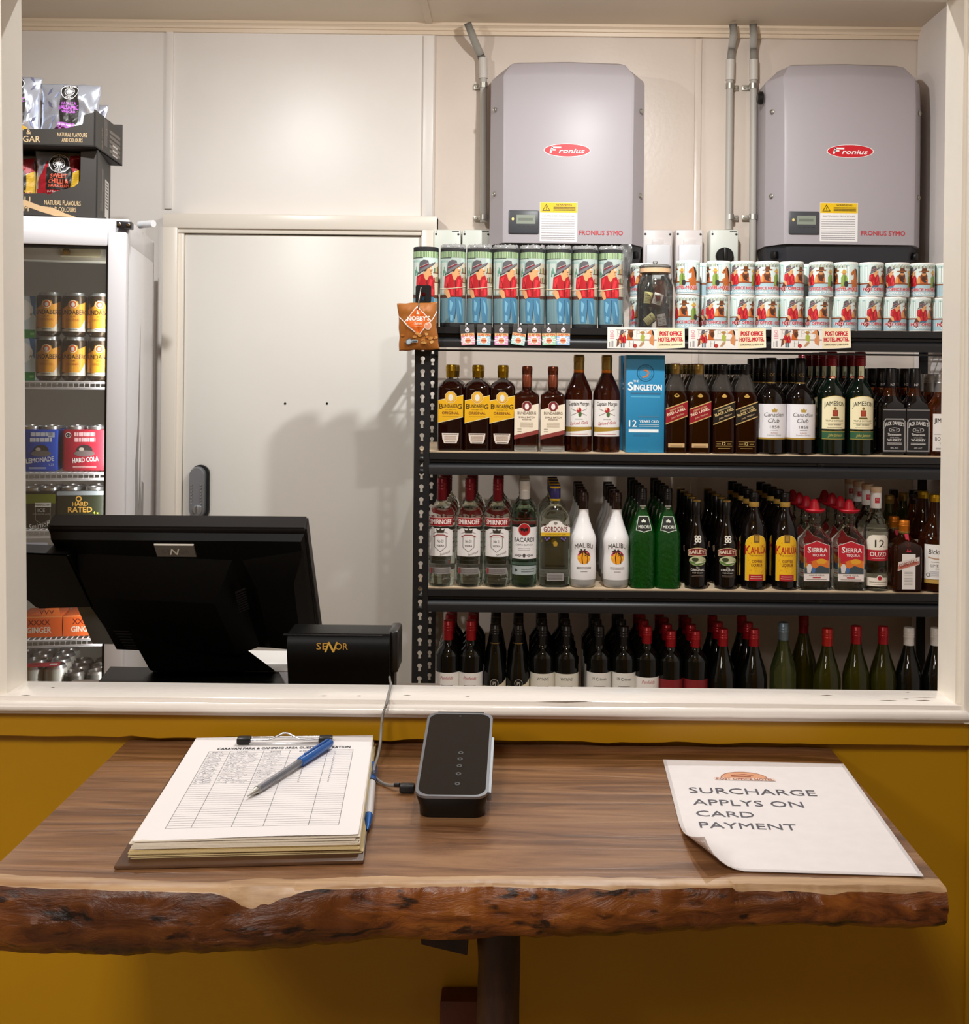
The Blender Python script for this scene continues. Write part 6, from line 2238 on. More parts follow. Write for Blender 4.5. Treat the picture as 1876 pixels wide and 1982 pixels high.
def plain_lab(col='e6e0d6', z0=70, z1=172, txt=None, tc='b03040', h=9, w=34, z=140, shear=.3):
    A = Art().rect(-50, z0, 50, z1, col, 0)
    if txt:
        A.text(txt, 0, z, h, tc, 1, w=w, shear=shear)
    return A.scrib(-18, 18, z - 18, 1.6, '6a6460', 1, 3, 5)


# ------------------------------------------------------------------ put the bottles on the shelves
Y0 = YS + .062


def row(level, builder, pxs, back, desc, group, dy=.088, y0=0.0, short=None, jit=.001, rz=.05):
    """front bottles at the given pixel columns and `back` more behind each"""
    short = short or desc
    proto = builder()
    z = shelf_z(level) + .0003
    n = len(pxs)
    sides = {1: ('',), 2: ('left', 'right'), 3: ('left', 'middle', 'right')}[n]
    k = 0
    for i, px in enumerate(pxs):
        nb_ = back[i] if isinstance(back, (list, tuple)) else back
        for r in range(nb_ + 1):
            y = Y0 + y0 + r * dy
            x = P(px, 700 + 250 * (level - 1), Y0 + y0).x + (rnd.uniform(-jit, jit) if r else 0)
            if r == 0:
                lab = f'{desc}, {sides[i]} of the front row' if n > 1 else f'{desc}, in the front row'
            elif n > 1:
                lab = f'{short}, {ordinal(r - 1)} behind the {sides[i]} front one'
            else:
                lab = f'{short}, {ordinal(r - 1)} behind the front one'
            o = proto if k == 0 else dup(proto, (0, 0, 0))
            k += 1
            o.location = (x, y, z)
            o.rotation_euler = (0, 0, rnd.uniform(-rz, rz))
            tag(o, lab, 'bottle' if proto['category'] == 'bottle' else proto['category'], group)
    return proto


row(1, b_rum_yellow, (874, 925, 974), 2, 'dark rum bottle with slanted yellow label', 'yellow-label rum bottles', .080, .0, 'gold-capped dark rum bottle', .001)
row(1, b_rum_cream, (1021, 1071), 0, 'dark rum bottle with cream slanted label', 'cream-label rum bottles', .088, -.008)
row(1, b_rum_spiced, (1121, 1175), 0, 'spiced rum bottle with white label', 'spiced rum bottles', .09)
bxs = b_box()
bxs.location = (P(1249, 800, YS + .03).x, YS + .030, shelf_z(1) + .0003)
tag(bxs, 'tall bright blue whisky gift box standing between the rum and whisky bottles', 'box')
bx2 = dup(bxs, (P(1245, 800, YS + .03).x, YS + .13, shelf_z(1) + .0003), None, 'tall blue whisky gift box directly behind the front blue box')
row(1, lambda: b_square_whisky(True), (1308, 1353), 4, 'square whisky bottle with slanted red label', 'red-label whisky bottles', .078, -.012, 'gold-capped square whisky bottle')
row(1, lambda: b_square_whisky(False), (1399, 1443), 4, 'square whisky bottle with slanted black label', 'black-label whisky bottles', .078, -.012, 'black-capped square whisky bottle')
row(1, b_canadian, (1493, 1550), 3, 'black round whisky bottle with white label', 'white-label whisky bottles', .0905, -.004, 'black-necked round whisky bottle')
row(1, b_irish, (1610, 1665), 4, 'dark green whiskey bottle with cream label', 'cream-label whiskey bottles', .084, -.006, 'red-capped green whiskey bottle')
row(1, b_tennessee, (1725, 1771), 3, 'square whiskey bottle with black label', 'square black-label whiskey bottles', .088, -.004, 'black square-shouldered whiskey bottle')
row(1, b_bourbon, (1821,), 3, 'bourbon bottle with white label and silver cap by the right jamb', 'silver-capped bourbon bottles', .088, -.002, 'silver-capped bourbon bottle by the right jamb')

row(2, b_vodka, (856, 910, 964), 3, 'clear vodka bottle with red band and cap', 'red-capped vodka bottles', .089, -.008, 'red-capped clear vodka bottle', .001)
row(2, b_white_rum, (1016,), 3, 'clear white rum bottle with white cap and red round emblem', 'white-capped rum bottles', .088, -.006, 'white-capped clear rum bottle')
row(2, b_gin, (1075,), 3, 'clear gin bottle with violet cap and yellow stripe', 'violet-capped gin bottles', .088, -.008, 'violet-capped clear gin bottle')
row(2, b_coconut, (1130, 1194), 4, 'white coconut liqueur bottle with palm tree', 'white coconut liqueur bottles', .085, -.006, 'white liqueur bottle with brown cap')
row(2, b_melon, (1244, 1293), 4, 'bright green melon liqueur bottle', 'green melon liqueur bottles', .084, -.006, 'green liqueur bottle')
row(2, b_cream, (1349, 1407), 4, 'black cream liqueur bottle with red arched band', 'black cream liqueur bottles', .084, -.008, 'slim black cream liqueur bottle')
row(2, b_coffee, (1460, 1520), 4, 'black coffee liqueur bottle with yellow label', 'yellow-label coffee liqueur bottles', .084, -.006, 'straw-banded black coffee liqueur bottle')
row(2, b_tequila, (1577, 1644), 3, 'clear tequila bottle with red sombrero cap', 'red-hatted tequila bottles', .090, -.010, 'red-hatted tequila bottle')
row(2, b_ouzo, (1696,), 3, 'clear ouzo bottle with red and cream label', 'cream-capped ouzo bottles', .088, -.008, 'cream-capped ouzo bottle')
row(2, b_orange, (1751,), 1, 'square orange liqueur bottle with orange cap', 'orange-capped liqueur bottles', .092, -.006, 'orange-capped square liqueur bottle')
row(2, b_cordial, (1810,), 1, 'brown cordial bottle with white label and gold cap', 'cordial bottles', .098, -.004, 'gold-capped brown cordial bottle')
pa = b_small_amber('whisky', 'cap_brown')
pb = b_small_amber('wine_olive', 'cap_gold_dull')
k = 0
for i, (px, r, m_) in enumerate(((1722, 2, 1), (1748, 3, 1), (1770, 2, 0), (1768, 4, 0), (1730, 4, 0), (1778, 3.4, 0))):
    src = (pa, pb)[m_]
    o = src if (m_ == 0 and i == 2) or (m_ == 1 and i == 0) else dup(src, (0, 0, 0))
    y = Y0 + .002 + r * .088
    o.location = (P(px, 950, y).x, y, shelf_z(2) + .0003)
    tag(o, ('olive bottle with dull gold cap behind the ouzo row', 'olive bottle with dull gold cap in the fourth row back beside the cordial', 'slim amber bottle with brown cap between the orange liqueur and the cordial', 'slim amber bottle with brown cap at the back wall beside the cordial', 'slim amber bottle with brown cap at the back wall beside the ouzo', 'slim amber bottle with brown cap in the fourth row, half hidden by the cordial')[i], 'bottle', 'small liqueur bottles by the cordial')

# wine shelf
Yw = 0.004
row(3, lambda: claret('cap_red_bright', plain_lab('e8e2dc', 40, 154, 'Penfolds', 'b03040', 10, 40, 134)), (868, 912), 3, 'red wine bottle with white label at the shelf end', 'white-label red wines at the shelf end', .085, Yw, 'red-capped wine bottle at the shelf end', .001)


def pj():
    t = burgundy('cap_black', 'wine_black', .292, Art().poly([(-46, 30), (46, 30), (46, 136), (20, 120), (-46, 112)], 'd8ccb0', 0).ell(0, 124, 14, 14, '14110f', 1).ring(0, 124, 11, 12, 'b8b0a4', 2).text('PJ', 0, 119, 10, 'b8b0a4', 2, bold=.02), q=.86)
    for z in (.236, .278):
        obj('gold_ring', lathe(bmesh.new(), [(.0156, z), (.0161, z + .0005), (.0161, z + .002), (.0156, z + .0025)], 0, 24), MATS['cap_gold_dull'], t)
    return t


row(3, pj, (959, 1004), 3, 'black red wine bottle with gold neck rings', 'gold-ringed red wines', .088, Yw, 'gold-ringed black wine bottle')
row(3, lambda: claret('cap_black', plain_lab('dcd6c8', 40, 154, 'WYNNS', '4a4640', 9, 36, 134, .15), 'wine_black', (.235, .296), .296), (1051, 1097), 3, 'red wine bottle with black cap and cream label', 'cream-label red wines', .088, Yw, 'black-capped red wine bottle behind the cream labels')
row(3, lambda: claret('cap_black', plain_lab('dedad2', 40, 158, '19 Crimes', '2a2624', 9, 44, 136, 0), 'wine_black', (.235, .296), .296), (1160, 1208), 3, 'red wine bottle with black cap and off-white printed label', 'off-white-label red wines', .088, Yw, 'black-capped red wine bottle behind the off-white labels')
row(3, lambda: claret('cap_red_bright', plain_lab('e8e2dc', 40, 146, 'Penfolds', 'b03040', 10, 40, 128), 'wine_black', (.245, .296), .296), (1253,), 3, 'red wine bottle with red cap and white label in mid shelf', 'mid-shelf red wines', .088, Yw, 'red-capped red wine bottle in mid shelf')
row(3, lambda: claret('cap_red_bright', plain_lab('7a1c20', 40, 140, None, z=90), 'wine_black', (.24, .290), .290), (1299, 1347), [3, 3], 'red wine bottle with dark red label', 'dark-red-label wines', .088, Yw, 'red-capped wine bottle behind the dark red labels', .002)
row(3, lambda: burgundy('cap_red_bright', 'wine_black', .286), (1400, 1460), 2, 'sloping-shouldered black wine bottle with red cap', 'sloping red wines', .092, Yw, 'sloping black wine bottle with dark red cap')
row(3, lambda: burgundy('cap_blue_grey', 'wine_pale', .296), (1517,), 0, 'pale green wine bottle with blue-grey cap', None, .09, Yw + .05)
row(3, lambda: burgundy('cap_red', 'wine_olive', .300), (1556,), 0, 'olive wine bottle with dark red cap beside the blue-grey capped bottle', None, .09, Yw + .13)
row(3, lambda: burgundy('cap_orange_red', 'wine_olive', .290), (1602,), 0, 'olive wine bottle with orange-red cap, shortest of the white wines', None, .09, Yw)
row(3, lambda: burgundy('cap_red_bright', 'wine_olive', .296), (1658, 1710), 0, 'olive wine bottle with crimson cap', 'crimson-capped white wines', .09, Yw + .01)
row(3, lambda: burgundy('cap_white', 'wine_black', .294), (1760, 1812), 0, 'dark wine bottle with white cap by the right jamb', 'white-capped wines', .09, Yw + .005)

# ================================================================== top shelf: rolled mats, jar, printed cups
M('rubber_black', '232325', .7, bump=.2, bscale=200)
thin_glass('cling_wrap', (1, 1, 1), .0, .22, .02, .35)
SK = 'd9a06e'


def cowboy(A, cx, y0, s, L=2, legs=True):
    p = lambda q: [(cx + x * s, y0 + y * s) for x, y in q]
    if legs:
        A.poly(p([(-20, 78), (26, 78), (31, 40), (30, 0), (12, 0), (6, 48), (1, 0), (-16, 0), (-20, 40)]), '4a7f9f', L)
        for q in ([(-14, 70), (-4, 60), (-10, 30), (-14, 40)], [(14, 70), (22, 60), (26, 20), (20, 30)], [(-12, 24), (-4, 20), (-6, 4), (-13, 6)]):
            A.poly(p(q), '78aec6', L + 1)
        A.line(p([(5, 74), (6, 48), (2, 10)]), 2 * s, '22384a', L + 1)
    A.poly(p([(-34, 108), (-32, 142), (-12, 152), (0, 146), (10, 144), (20, 148), (28, 127), (30, 88), (24, 80), (-14, 80), (-20, 94)]), 'b01c24', L + 2)
    for q in ([(-28, 138), (-16, 144), (-22, 112), (-30, 112)], [(12, 136), (22, 132), (12, 100), (6, 98)], [(16, 110), (26, 100), (24, 84), (16, 84)], [(-12, 110), (-4, 100), (-2, 84), (-10, 84)]):
        A.poly(p(q), 'd8343c', L + 3)
    A.line(p([(2, 132), (4, 108), (4, 82)]), 2.4 * s, '5a1416', L + 4)
    A.line(p([(-24, 130), (-20, 108), (-26, 96)]), 1.6 * s, '5a1416', L + 4)
    A.poly(p([(-10, 156), (0, 158), (10, 146), (2, 128), (-4, 136)]), SK, L + 4)
    A.poly(p([(-2, 160), (2, 172), (17, 176), (19, 168), (22, 163), (19, 158), (19, 148), (11, 143), (2, 150)]), SK, L + 5)
    A.line(p([(12, 159), (19, 160)]), 1.6 * s, '4a2a1a', L + 6).line(p([(13, 153), (18, 152)]), 1.2 * s, '8a4a32', L + 6).ell(cx + 14 * s, y0 + 168 * s, 3.4 * s, 2.2 * s, 'efe6dc', L + 6)
    A.poly(p([(-6, 158), (-3, 172), (3, 171), (1, 160)]), '3a2418', L + 6)
    A.poly(p([(-24, 156), (-20, 188), (-8, 195), (6, 193), (10, 178)]), '5d5a5e', L + 5).line(p([(-20, 170), (8, 182)]), 5 * s, '7a2030', L + 6).line(p([(-20, 172), (8, 184)]), 1.2 * s, 'c8b8b0', L + 7)
    A.poly(p([(-32, 148), (-20, 162), (6, 178), (31, 190), (29, 183), (8, 169), (-18, 153)]), '757277', L + 7)
    A.line(p([(-31, 149), (-18, 154), (8, 170), (29, 184)]), 1.4 * s, '2a282a', L + 8)
    A.poly(p([(-30, 108), (-16, 98), (-12, 78), (-20, 74), (-34, 94)]), SK, L + 5)


def backdrop_mat(A):
    A.rect(-115, 12, 115, 222, 'cfe0da', 0)
    A.rect(-115, 12, 115, 92, '8fb4bc', 1)
    for i in range(46):
        A.rect(-115 + i * 5, 12, -113.6 + i * 5, 86, '7aa0ac', 2)
    A.rect(-115, 84, 115, 94, '6a3a2a', 2)
    A.rect(-70, 94, -20, 196, 'b4d4cc', 1).rect(-66, 98, -24, 190, 'e0ece4', 2).rect(-48, 94, -44, 196, '8aa8a4', 3)
    for x, y in ((-38, 150), (-34, 158), (-30, 146)):
        A.poly([(x, y), (x + 5, y), (x + 4, y + 16), (x + 1, y + 20)], '6aa890', 3)
    A.rect(22, 94, 115, 190, 'd8cbb4', 1).rect(22, 130, 115, 133, '7a4a2a', 2).rect(22, 158, 115, 161, '7a4a2a', 2)
    for i in range(12):
        x = 26 + i * 7
        for y in (133, 161):
            A.rect(x, y, x + 3.6, y + 13 + (i % 3) * 2, ('a83a2a', '3a6a4a', 'c89a3a', '6a4a2a')[(i + (y > 140)) % 4], 3)
    A.poly([(-100, 40), (-84, 60), (-74, 104), (-66, 108), (-64, 60), (-70, 14), (-88, 14)], '5a3a2a', 3)
    A.rect(-115, 204, 115, 222, 'bfd8a8', 3)
    for i in range(46):
        A.rect(-115 + i * 5, 204, -113 + i * 5, 222, '5f7a5a', 4)
    A.rect(-115, 202, -10, 204, '2a3230', 4)


def mat_roll():
    t = thing('bar_mat', '', 'bar mat')
    r = .0375
    bm = lathe(bmesh.new(), [(r - .001, 0), (r, .001), (r, .235), (r - .001, .236), (r * .3, .2362)], 0, 36)
    obj('rubber_roll', bm, MATS['rubber_black'], t)
    # loose outer flap of the roll
    obj('flap_edge', bx(r * .35, r * 1.02, .004, .010, .002, .234), MATS['rubber_black'], t)
    A = Art()
    backdrop_mat(A)
    cowboy(A, 0, 14, .94, 5)
    A.it = [it for it in A.it]
    # keep only what lies on the visible three quarters of the roll
    A.build('printed_face', t, on_cyl(r + .0001), .004, 0, .00010)
    return t


m0 = mat_roll()
bare = m0
tops = ((824, .10, 0), (877, .16, 1), (928, -.02, 1), (979, .30, 1), (1030, -.04, 1), (1081, .36, 1), (1132, .03, 1), (1183, -.16, 1))
mt = None
zs = shelf_z(0) + .0004
for i, (px, turn, wrap) in enumerate(tops):
    y = YS + .050
    x = P(px, 560, y).x
    if i == 0:
        o = m0
        y += .004
    elif i == 1:
        o = dup(m0, (0, 0, 0))
        bm = bmesh.new()
        R = .0381
        pr = [(R * .97, .001), (R, .004), (R, .12), (R, .232), (R * 1.0, .236), (R * .97, .240), (R * .93, .2435), (R * .82, .2445), (R * .6, .240), (R * .3, .239)]
        lathe(bm, pr, levels(.2335), 56)
        for v in bm.verts:
            k = .0004 if v.co.z < .233 else .0035
            n1 = noise.noise((v.co.x * 90, v.co.y * 90, v.co.z * 45))
            f = 1 + n1 * k / R
            v.co.x *= f
            v.co.y *= f
            if v.co.z > .2375:
                v.co.z += .006 * noise.noise((v.co.x * 190, v.co.y * 190, 3))
        obj('plastic_wrap', bm, [MATS['cling_wrap'], thin_glass('cling_crumple', (1, 1, 1), .10, .12, .30, .6)], o, 25)
        bm = bmesh.new()
        rb = [((R + .0004) * cos(2 * pi * k / 40), (R + .0004) * sin(2 * pi * k / 40), .118 + .006 * sin(2 * pi * k / 40 + .8)) for k in range(40)]
        tube(bm, [(a, b, c) for a, b, c in rb] + [rb[0]], .0011, 6)
        obj('rubber_band', bm, M('band_cream', 'e0d2b4', .5), o, 60)
        mt = o
        KIDS.pop(o.name, None)
    else:
        o = dup(mt, (0, 0, 0))
    o.location = (x, y, zs)
    o.rotation_euler = (0, 0, turn)
    tag(o, 'unwrapped rolled printed bar mat behind the top of the shelf post' if i == 0 else
        f'rolled cowboy-print bar mat in clear wrap, {ordinal(i - 1)} wrapped one from the shelf post', 'bar mat', 'rolled bar mats on the top shelf')
# slack plastic of the last roll
pl_ = dup_src = None
bm = bmesh.new()
for i in range(9):
    for j in range(19):
        u, v = i / 8, j / 18
        bm.verts.new((.030 + u * .026 * (1 + .3 * sin(v * 9)), -.018 + .016 * noise.noise((u * 4, v * 9, 4)) + u * .012, .001 + v * .250 + .006 * u * noise.noise((v * 4, 1, 1))))
bm.verts.ensure_lookup_table()
for i in range(8):
    for j in range(18):
        bm.faces.new([bm.verts[a * 19 + b] for a, b in ((i, j), (i + 1, j), (i + 1, j + 1), (i, j + 1))])
obj('loose_plastic', bm, thin_glass('cling_loose', (1, 1, 1), .06, .12, .14, .6), o, 60)

# printed cups
TXTM = 'c22038'


def cup():
    t = thing('printed_cup', '', 'cup')
    r, h = .0353, .1015
    pr = [(r * .93, 0), (r, .002), (r, h - .0015), (r - .0008, h), (r - .0028, h), (r - .0036, h - .003), (r - .0036, .006), (r * .3, .005)]
    obj('cup_body', lathe(bmesh.new(), pr, 0, 36), M('ceramic', 'ece8e2', .2), t)
    A = Art()
    A.rect(-112, 4, 112, 97, 'd4e2de', 0).rect(-112, 4, 112, 38, 'a9c4cc', 1).rect(-112, 36, 112, 40, '8a4a2c', 2)
    for x0, w in ((-100, 22), (-70, 12), (26, 18), (72, 22)):
        A.rect(x0, 42, x0 + w, 92, 'b0ccc8', 1).rect(x0 + 2, 44, x0 + w - 2, 88, 'e6eeea', 2).rect(x0 + w / 2 - .6, 44, x0 + w / 2 + .6, 92, '5f7a78', 3)
    for i in range(22):
        A.rect(-40 + i * 3.4, 84, -38 + i * 3.4, 91 + (i % 3) * 2, ('4a4a44', '8a8a66', 'b8b8a0')[i % 3], 2)
    A.poly([(-66, 20), (-58, 38), (-50, 40), (-48, 20), (-56, 10)], '6a3020', 3)
    cowboy(A, -38, -8 + 0, .5, 3, False)
    A.poly([(-48, 26), (-27, 26), (-28, 36), (-47, 36)], '4a6e88', 4)
    # bearded drinker in a brown hat
    A.poly([(-22, 40), (-18, 62), (-10, 66), (2, 64), (8, 54), (8, 40)], 'c8642a', 4).poly([(-24, 40), (-20, 58), (-14, 58), (-14, 40)], 'd89a5a', 5)
    A.ell(-3, 60, 10, 12, '6a3a20', 5).ell(-3, 69, 7, 6, 'c88a5a', 6).rect(-8, 70, 2, 73, '2a2020', 7).poly([(-18, 76), (12, 78), (11, 74), (-17, 73)], '8a5028', 7).poly([(-10, 76), (6, 77), (4, 85), (-8, 85)], '6a3a1c', 8)
    A.ell(-4, 52, 6, 8, '4a2a18', 6).ell(0, 45, 4, 3, '3a3a44', 7)
    # man in green seen from behind, straw hat
    A.poly([(18, 30), (18, 56), (23, 64), (32, 64), (37, 54), (36, 30)], '8aa04a', 4).poly([(26, 30), (27, 62), (31, 62), (33, 30)], '5f7a34', 5).ell(27, 68, 5, 5, 'b87a4a', 5).poly([(17, 70), (37, 70), (33, 74), (21, 74)], 'd8b050', 6).poly([(22, 73), (32, 73), (30, 79), (24, 79)], 'c89a3c', 7)
    A.ell(33, 36, 6, 9, '33302e', 6).ell(24, 26, 8, 5, 'a87a4a', 5)
    # horse at the bar
    A.poly([(50, 14), (50, 40), (56, 54), (56, 66), (50, 62), (46, 66), (50, 74), (58, 80), (60, 86), (63, 80), (70, 70), (72, 44), (74, 14)], 'b8642c', 4).poly([(62, 82), (68, 80), (73, 66), (72, 44), (67, 58)], '1e1614', 5).poly([(48, 40), (58, 46), (56, 52), (46, 46)], 'c8763a', 5)
    A.ell(54, 72, 1.2, 1.6, '1e1614', 6)
    # the words
    A.text('POST OFFICE HOTEL-MOTEL', 2, 17, 9.5, 'f2e6e2', 9, w=152, bold=.09).text('POST OFFICE HOTEL-MOTEL', 2, 17.4, 8.8, TXTM, 10, w=150, bold=.05)
    A.text('CAMOOWEAL QUEENSLAND', 0, 8, 6.5, 'eef2f2', 9, w=124, bold=.05)
    A.build('cup_print', t, on_cyl(r + .00005), .004, 0, .00006)
    return t


cu = cup()
upper = [(1242, 0), (1332, 50), (1391, 42), (1438, -5), (1485, 4), (1532, -24), (1589, 6), (1637, 42), (1687, -38), (1736, -6), (1785, 4), (1833, -60)]
lower = [(1241, 0), (1331, 12), (1386, -14), (1437, -34), (1486, -12), (1532, -36), (1582, -18), (1634, -38), (1683, -38), (1731, -34), (1779, -38), (1826, -44)]
k = 0
for rn, lst, zz in (('lower', lower, 0), ('upper', upper, 1)):
    for i, (px, mm) in enumerate(lst):
        y = YS + .046 + (.105 if i == 0 else 0) + rnd.uniform(0, .004)
        o = cu if k == 0 else dup(cu, (0, 0, 0))
        k += 1
        dx = (rnd.uniform(-.001, .001) if zz else 0)
        o.location = (P(px, 560, y).x + dx, y, zs + zz * .1019)
        # turn so that the picture at mm on the strip faces the viewer
        o.rotation_euler = (0, 0, -mm / 35.3)
        nm = 'behind the glass jar' if i == 0 else f'{ordinal(i - 1)} from the glass jar'
        tag(o, f'printed white cup of the {rn} row, {nm}', 'cup', 'printed cups on the top shelf')
for i, (px, zz) in enumerate(((1358, 0), (1358, 1), (1562, 1), (1562, 0))):
    o = dup(cu, (0, 0, 0))
    y = YS + .125
    o.location = (P(px, 560, y).x, y, zs + zz * .1019)
    o.rotation_euler = (0, 0, 1.4 + i)
    tag(o, f'{("lower", "upper")[zz]} second-line cup seen through the {("gap right of the jar", "middle gap")[i > 1]} of the front cups', 'cup', 'printed cups on the top shelf')

# jar of miniatures
jr = thing('glass_jar', 'round glass jar full of miniature spirit bottles on the top shelf', 'jar', (P(1268, 560, YS + .056).x, YS + .056, zs))
pr = smoothprof([(.046, .001), (.0525, .006), (.053, .02), (.053, .120), (.051, .135), (.045, .150), (.0405, .158), (.0405, .166)], 3)
bm = lathe(bmesh.new(), pr, 0, 40, cap=False)
obj('jar_glass', bm, thin_glass('jar_glass', (.96, .98, .96), .03, .01, .03), jr, 60)
obj('jar_base', lathe(bmesh.new(), [(.046, .0005), (.0465, .003)], 0, 32), MATS['glass_clear'], jr)
lid = obj('lid', lathe(bmesh.new(), [(.044, .180), (.0475, .183), (.0475, .187), (.044, .191), (.01, .193)], 0, 36), thin_glass('lid_glass', (.9, .94, .92), .08, .02, .12), jr, 60)
obj('seal', lathe(bmesh.new(), [(.0405, .166), (.047, .168), (.047, .180), (.0405, .181)], 0, 36), M('seal_beige', 'd9b48e', .55), jr)
obj('lid_knob', lathe(bmesh.new(), [(.004, .192), (.005, .195), (.008, .199), (.006, .203), (.002, .204)], 0, 18), MATS['lid_glass'], lid)


def mini(glass, capm, labc, sq, txt):
    t = thing('miniature_bottle', '', 'miniature bottle')
    S = [(.015, 0), (.0165, .002), (.0165, .052), (.014, .060), (.008, .070), (.0062, .076), (.0062, .084)]
    bm = bmesh.new()
    loft(bm, [rr(w, w * .9, min(w, .004 if (sq and z < .058) else w), z, 5) for w, z in S], 0)
    obj('glass_body', bm, MATS[glass], t)
    obj('cap', capmesh(.0074, .0815, .096, 2, None, 0, 16), MATS[capm], t)
    A = Art().rect(-14, 8, 14, 42, labc, 0).text(txt, 0, 30, 5, '3a342c', 1, w=20, bold=.02).scrib(-9, 9, 24, 1.2, '6a6258', 1, 4, 4)
    A.build('label', t, on_front(-.0151) if sq else on_cyl(.0166), .004)
    return t


JB = Vector(jr.location)
specs = [('green_black', 'cap_black', 'd9d08e', False, 'No 1', (-.026, -.010, .068), (0.0, .10, .1), 'dark green miniature with yellow label upright at the jar\'s left shoulder'),
         ('whisky', 'cap_black', 'e8e4e0', True, 'RYE', (-.004, -.014, .066), (.05, .30, .1), 'amber square miniature with white label tilted high in the jar'),
         ('whisky', 'cap_red', 'd8a04a', True, 'GOLD', (.012, .016, .055), (-.05, .1, .8), 'amber miniature without visible label behind the tilted white one'),
         ('green_black', 'cap_black', 'd9d08e', False, 'IRISH', (-.036, -.006, .014), (.0, .88, .0), 'dark miniature with yellow label lying at the jar bottom'),
         ('glass_clear', 'cap_red', 'e6e2e6', False, 'No 21', (.020, -.024, .0035), (.06, -.16, .0), 'clear miniature with white crest label and red cap at the jar front'),
         ('rum_dark', 'cap_brown', 'b0342c', True, 'RUM', (.026, .018, .004), (0, .05, -.5), 'dark brown miniature with red label at the jar\'s right rear'),
         ('rum_dark', 'cap_black', '3a2a1c', False, 'PORT', (-.024, .018, .004), (0, -.05, .3), 'dark brown miniature standing at the jar\'s left rear')]
for g_, c_, l_, s_, tx, off, ro, lab in specs:
    t = mini(g_, c_, l_, s_, tx)
    t.location = JB + Vector(off)
    t.rotation_euler = ro
    tag(t, lab, 'miniature bottle', 'miniatures in the jar')

# badge cards clipped to the front of the top beam
thin_glass('sachet', (1, 1, 1), .04, .08, .06)


def badge():
    t = thing('badge_card', '', 'badge')
    obj('sachet', bx(-.0205, .0205, -.0006, .0004, -.060, 0), MATS['sachet'], t, 0)
    obj('card', bx(-.0195, .0195, -.0014, -.0007, -.060, -.026), M('card_white', 'ece4e0', .5), t, 0)
    obj('hook', lathe(bmesh.new(), [(.0025, 0), (.0025, .004)], 0, 10), MATS['white_plastic'], t)
    return t


bd = badge()
cols_ = ('e8a8b8', 'a8d4e4', 'e4a0c8', 'b8e0d8', 'f0a8b8', 'a8d8b4', 'a8c8ea')
cn = ('pink', 'sky blue', 'magenta pink', 'mint', 'rose', 'green', 'pale blue')
badges = [bd] + [dup(bd, (0, 0, 0)) for _ in range(6)]
for i, (px, rz) in enumerate(((904, -.08), (938, .03), (971, .0), (1008, .14), (1035, .0), (1062, -.04), (1091, .02))):
    o = badges[i]
    c_ = cols_[i]
    A = Art().rect(-19.5, -60, 19.5, -26, c_, 0)
    for a in range(10):
        t = 2 * pi * a / 10
        A.poly([(0, -46), (21 * cos(t), -46 + 12 * sin(t)), (21 * cos(t + .3), -46 + 12 * sin(t + .3))], 'f2e6ea', 1)
    A.rect(-19.5, -34, 19.5, -26, 'f0c890', 2).text('SLAP PIN', 0, -34, 7, 'c8402c', 3, w=34, bold=.03)
    A.ell(0, -47, 11, 11, 'f4f0ee', 3).ell(0, -47, 8.4, 8.4, 'e0a07a', 4).rect(-8, -49, 8, -45, 'c85a3a', 5)
    A.ring(0, -17, 3, 7, 'c9c5cc', 0).ell(0, -13, 2.5, 5, 'e8e4ea', 1)
    # own print for every card
    A.build('card_print', o, on_front(-.00145))
    y = YS - .0072 - (.003 if i in (3, 5) else 0)
    p = P(px, 628, y)
    o.location = (p.x, y, p.z)
    o.rotation_euler = (0, rz, 0)
    tag(o, f'small {cn[i]} badge card, {ordinal(i)} from the left along the top shelf edge', 'badge', 'badge cards on the top shelf edge')

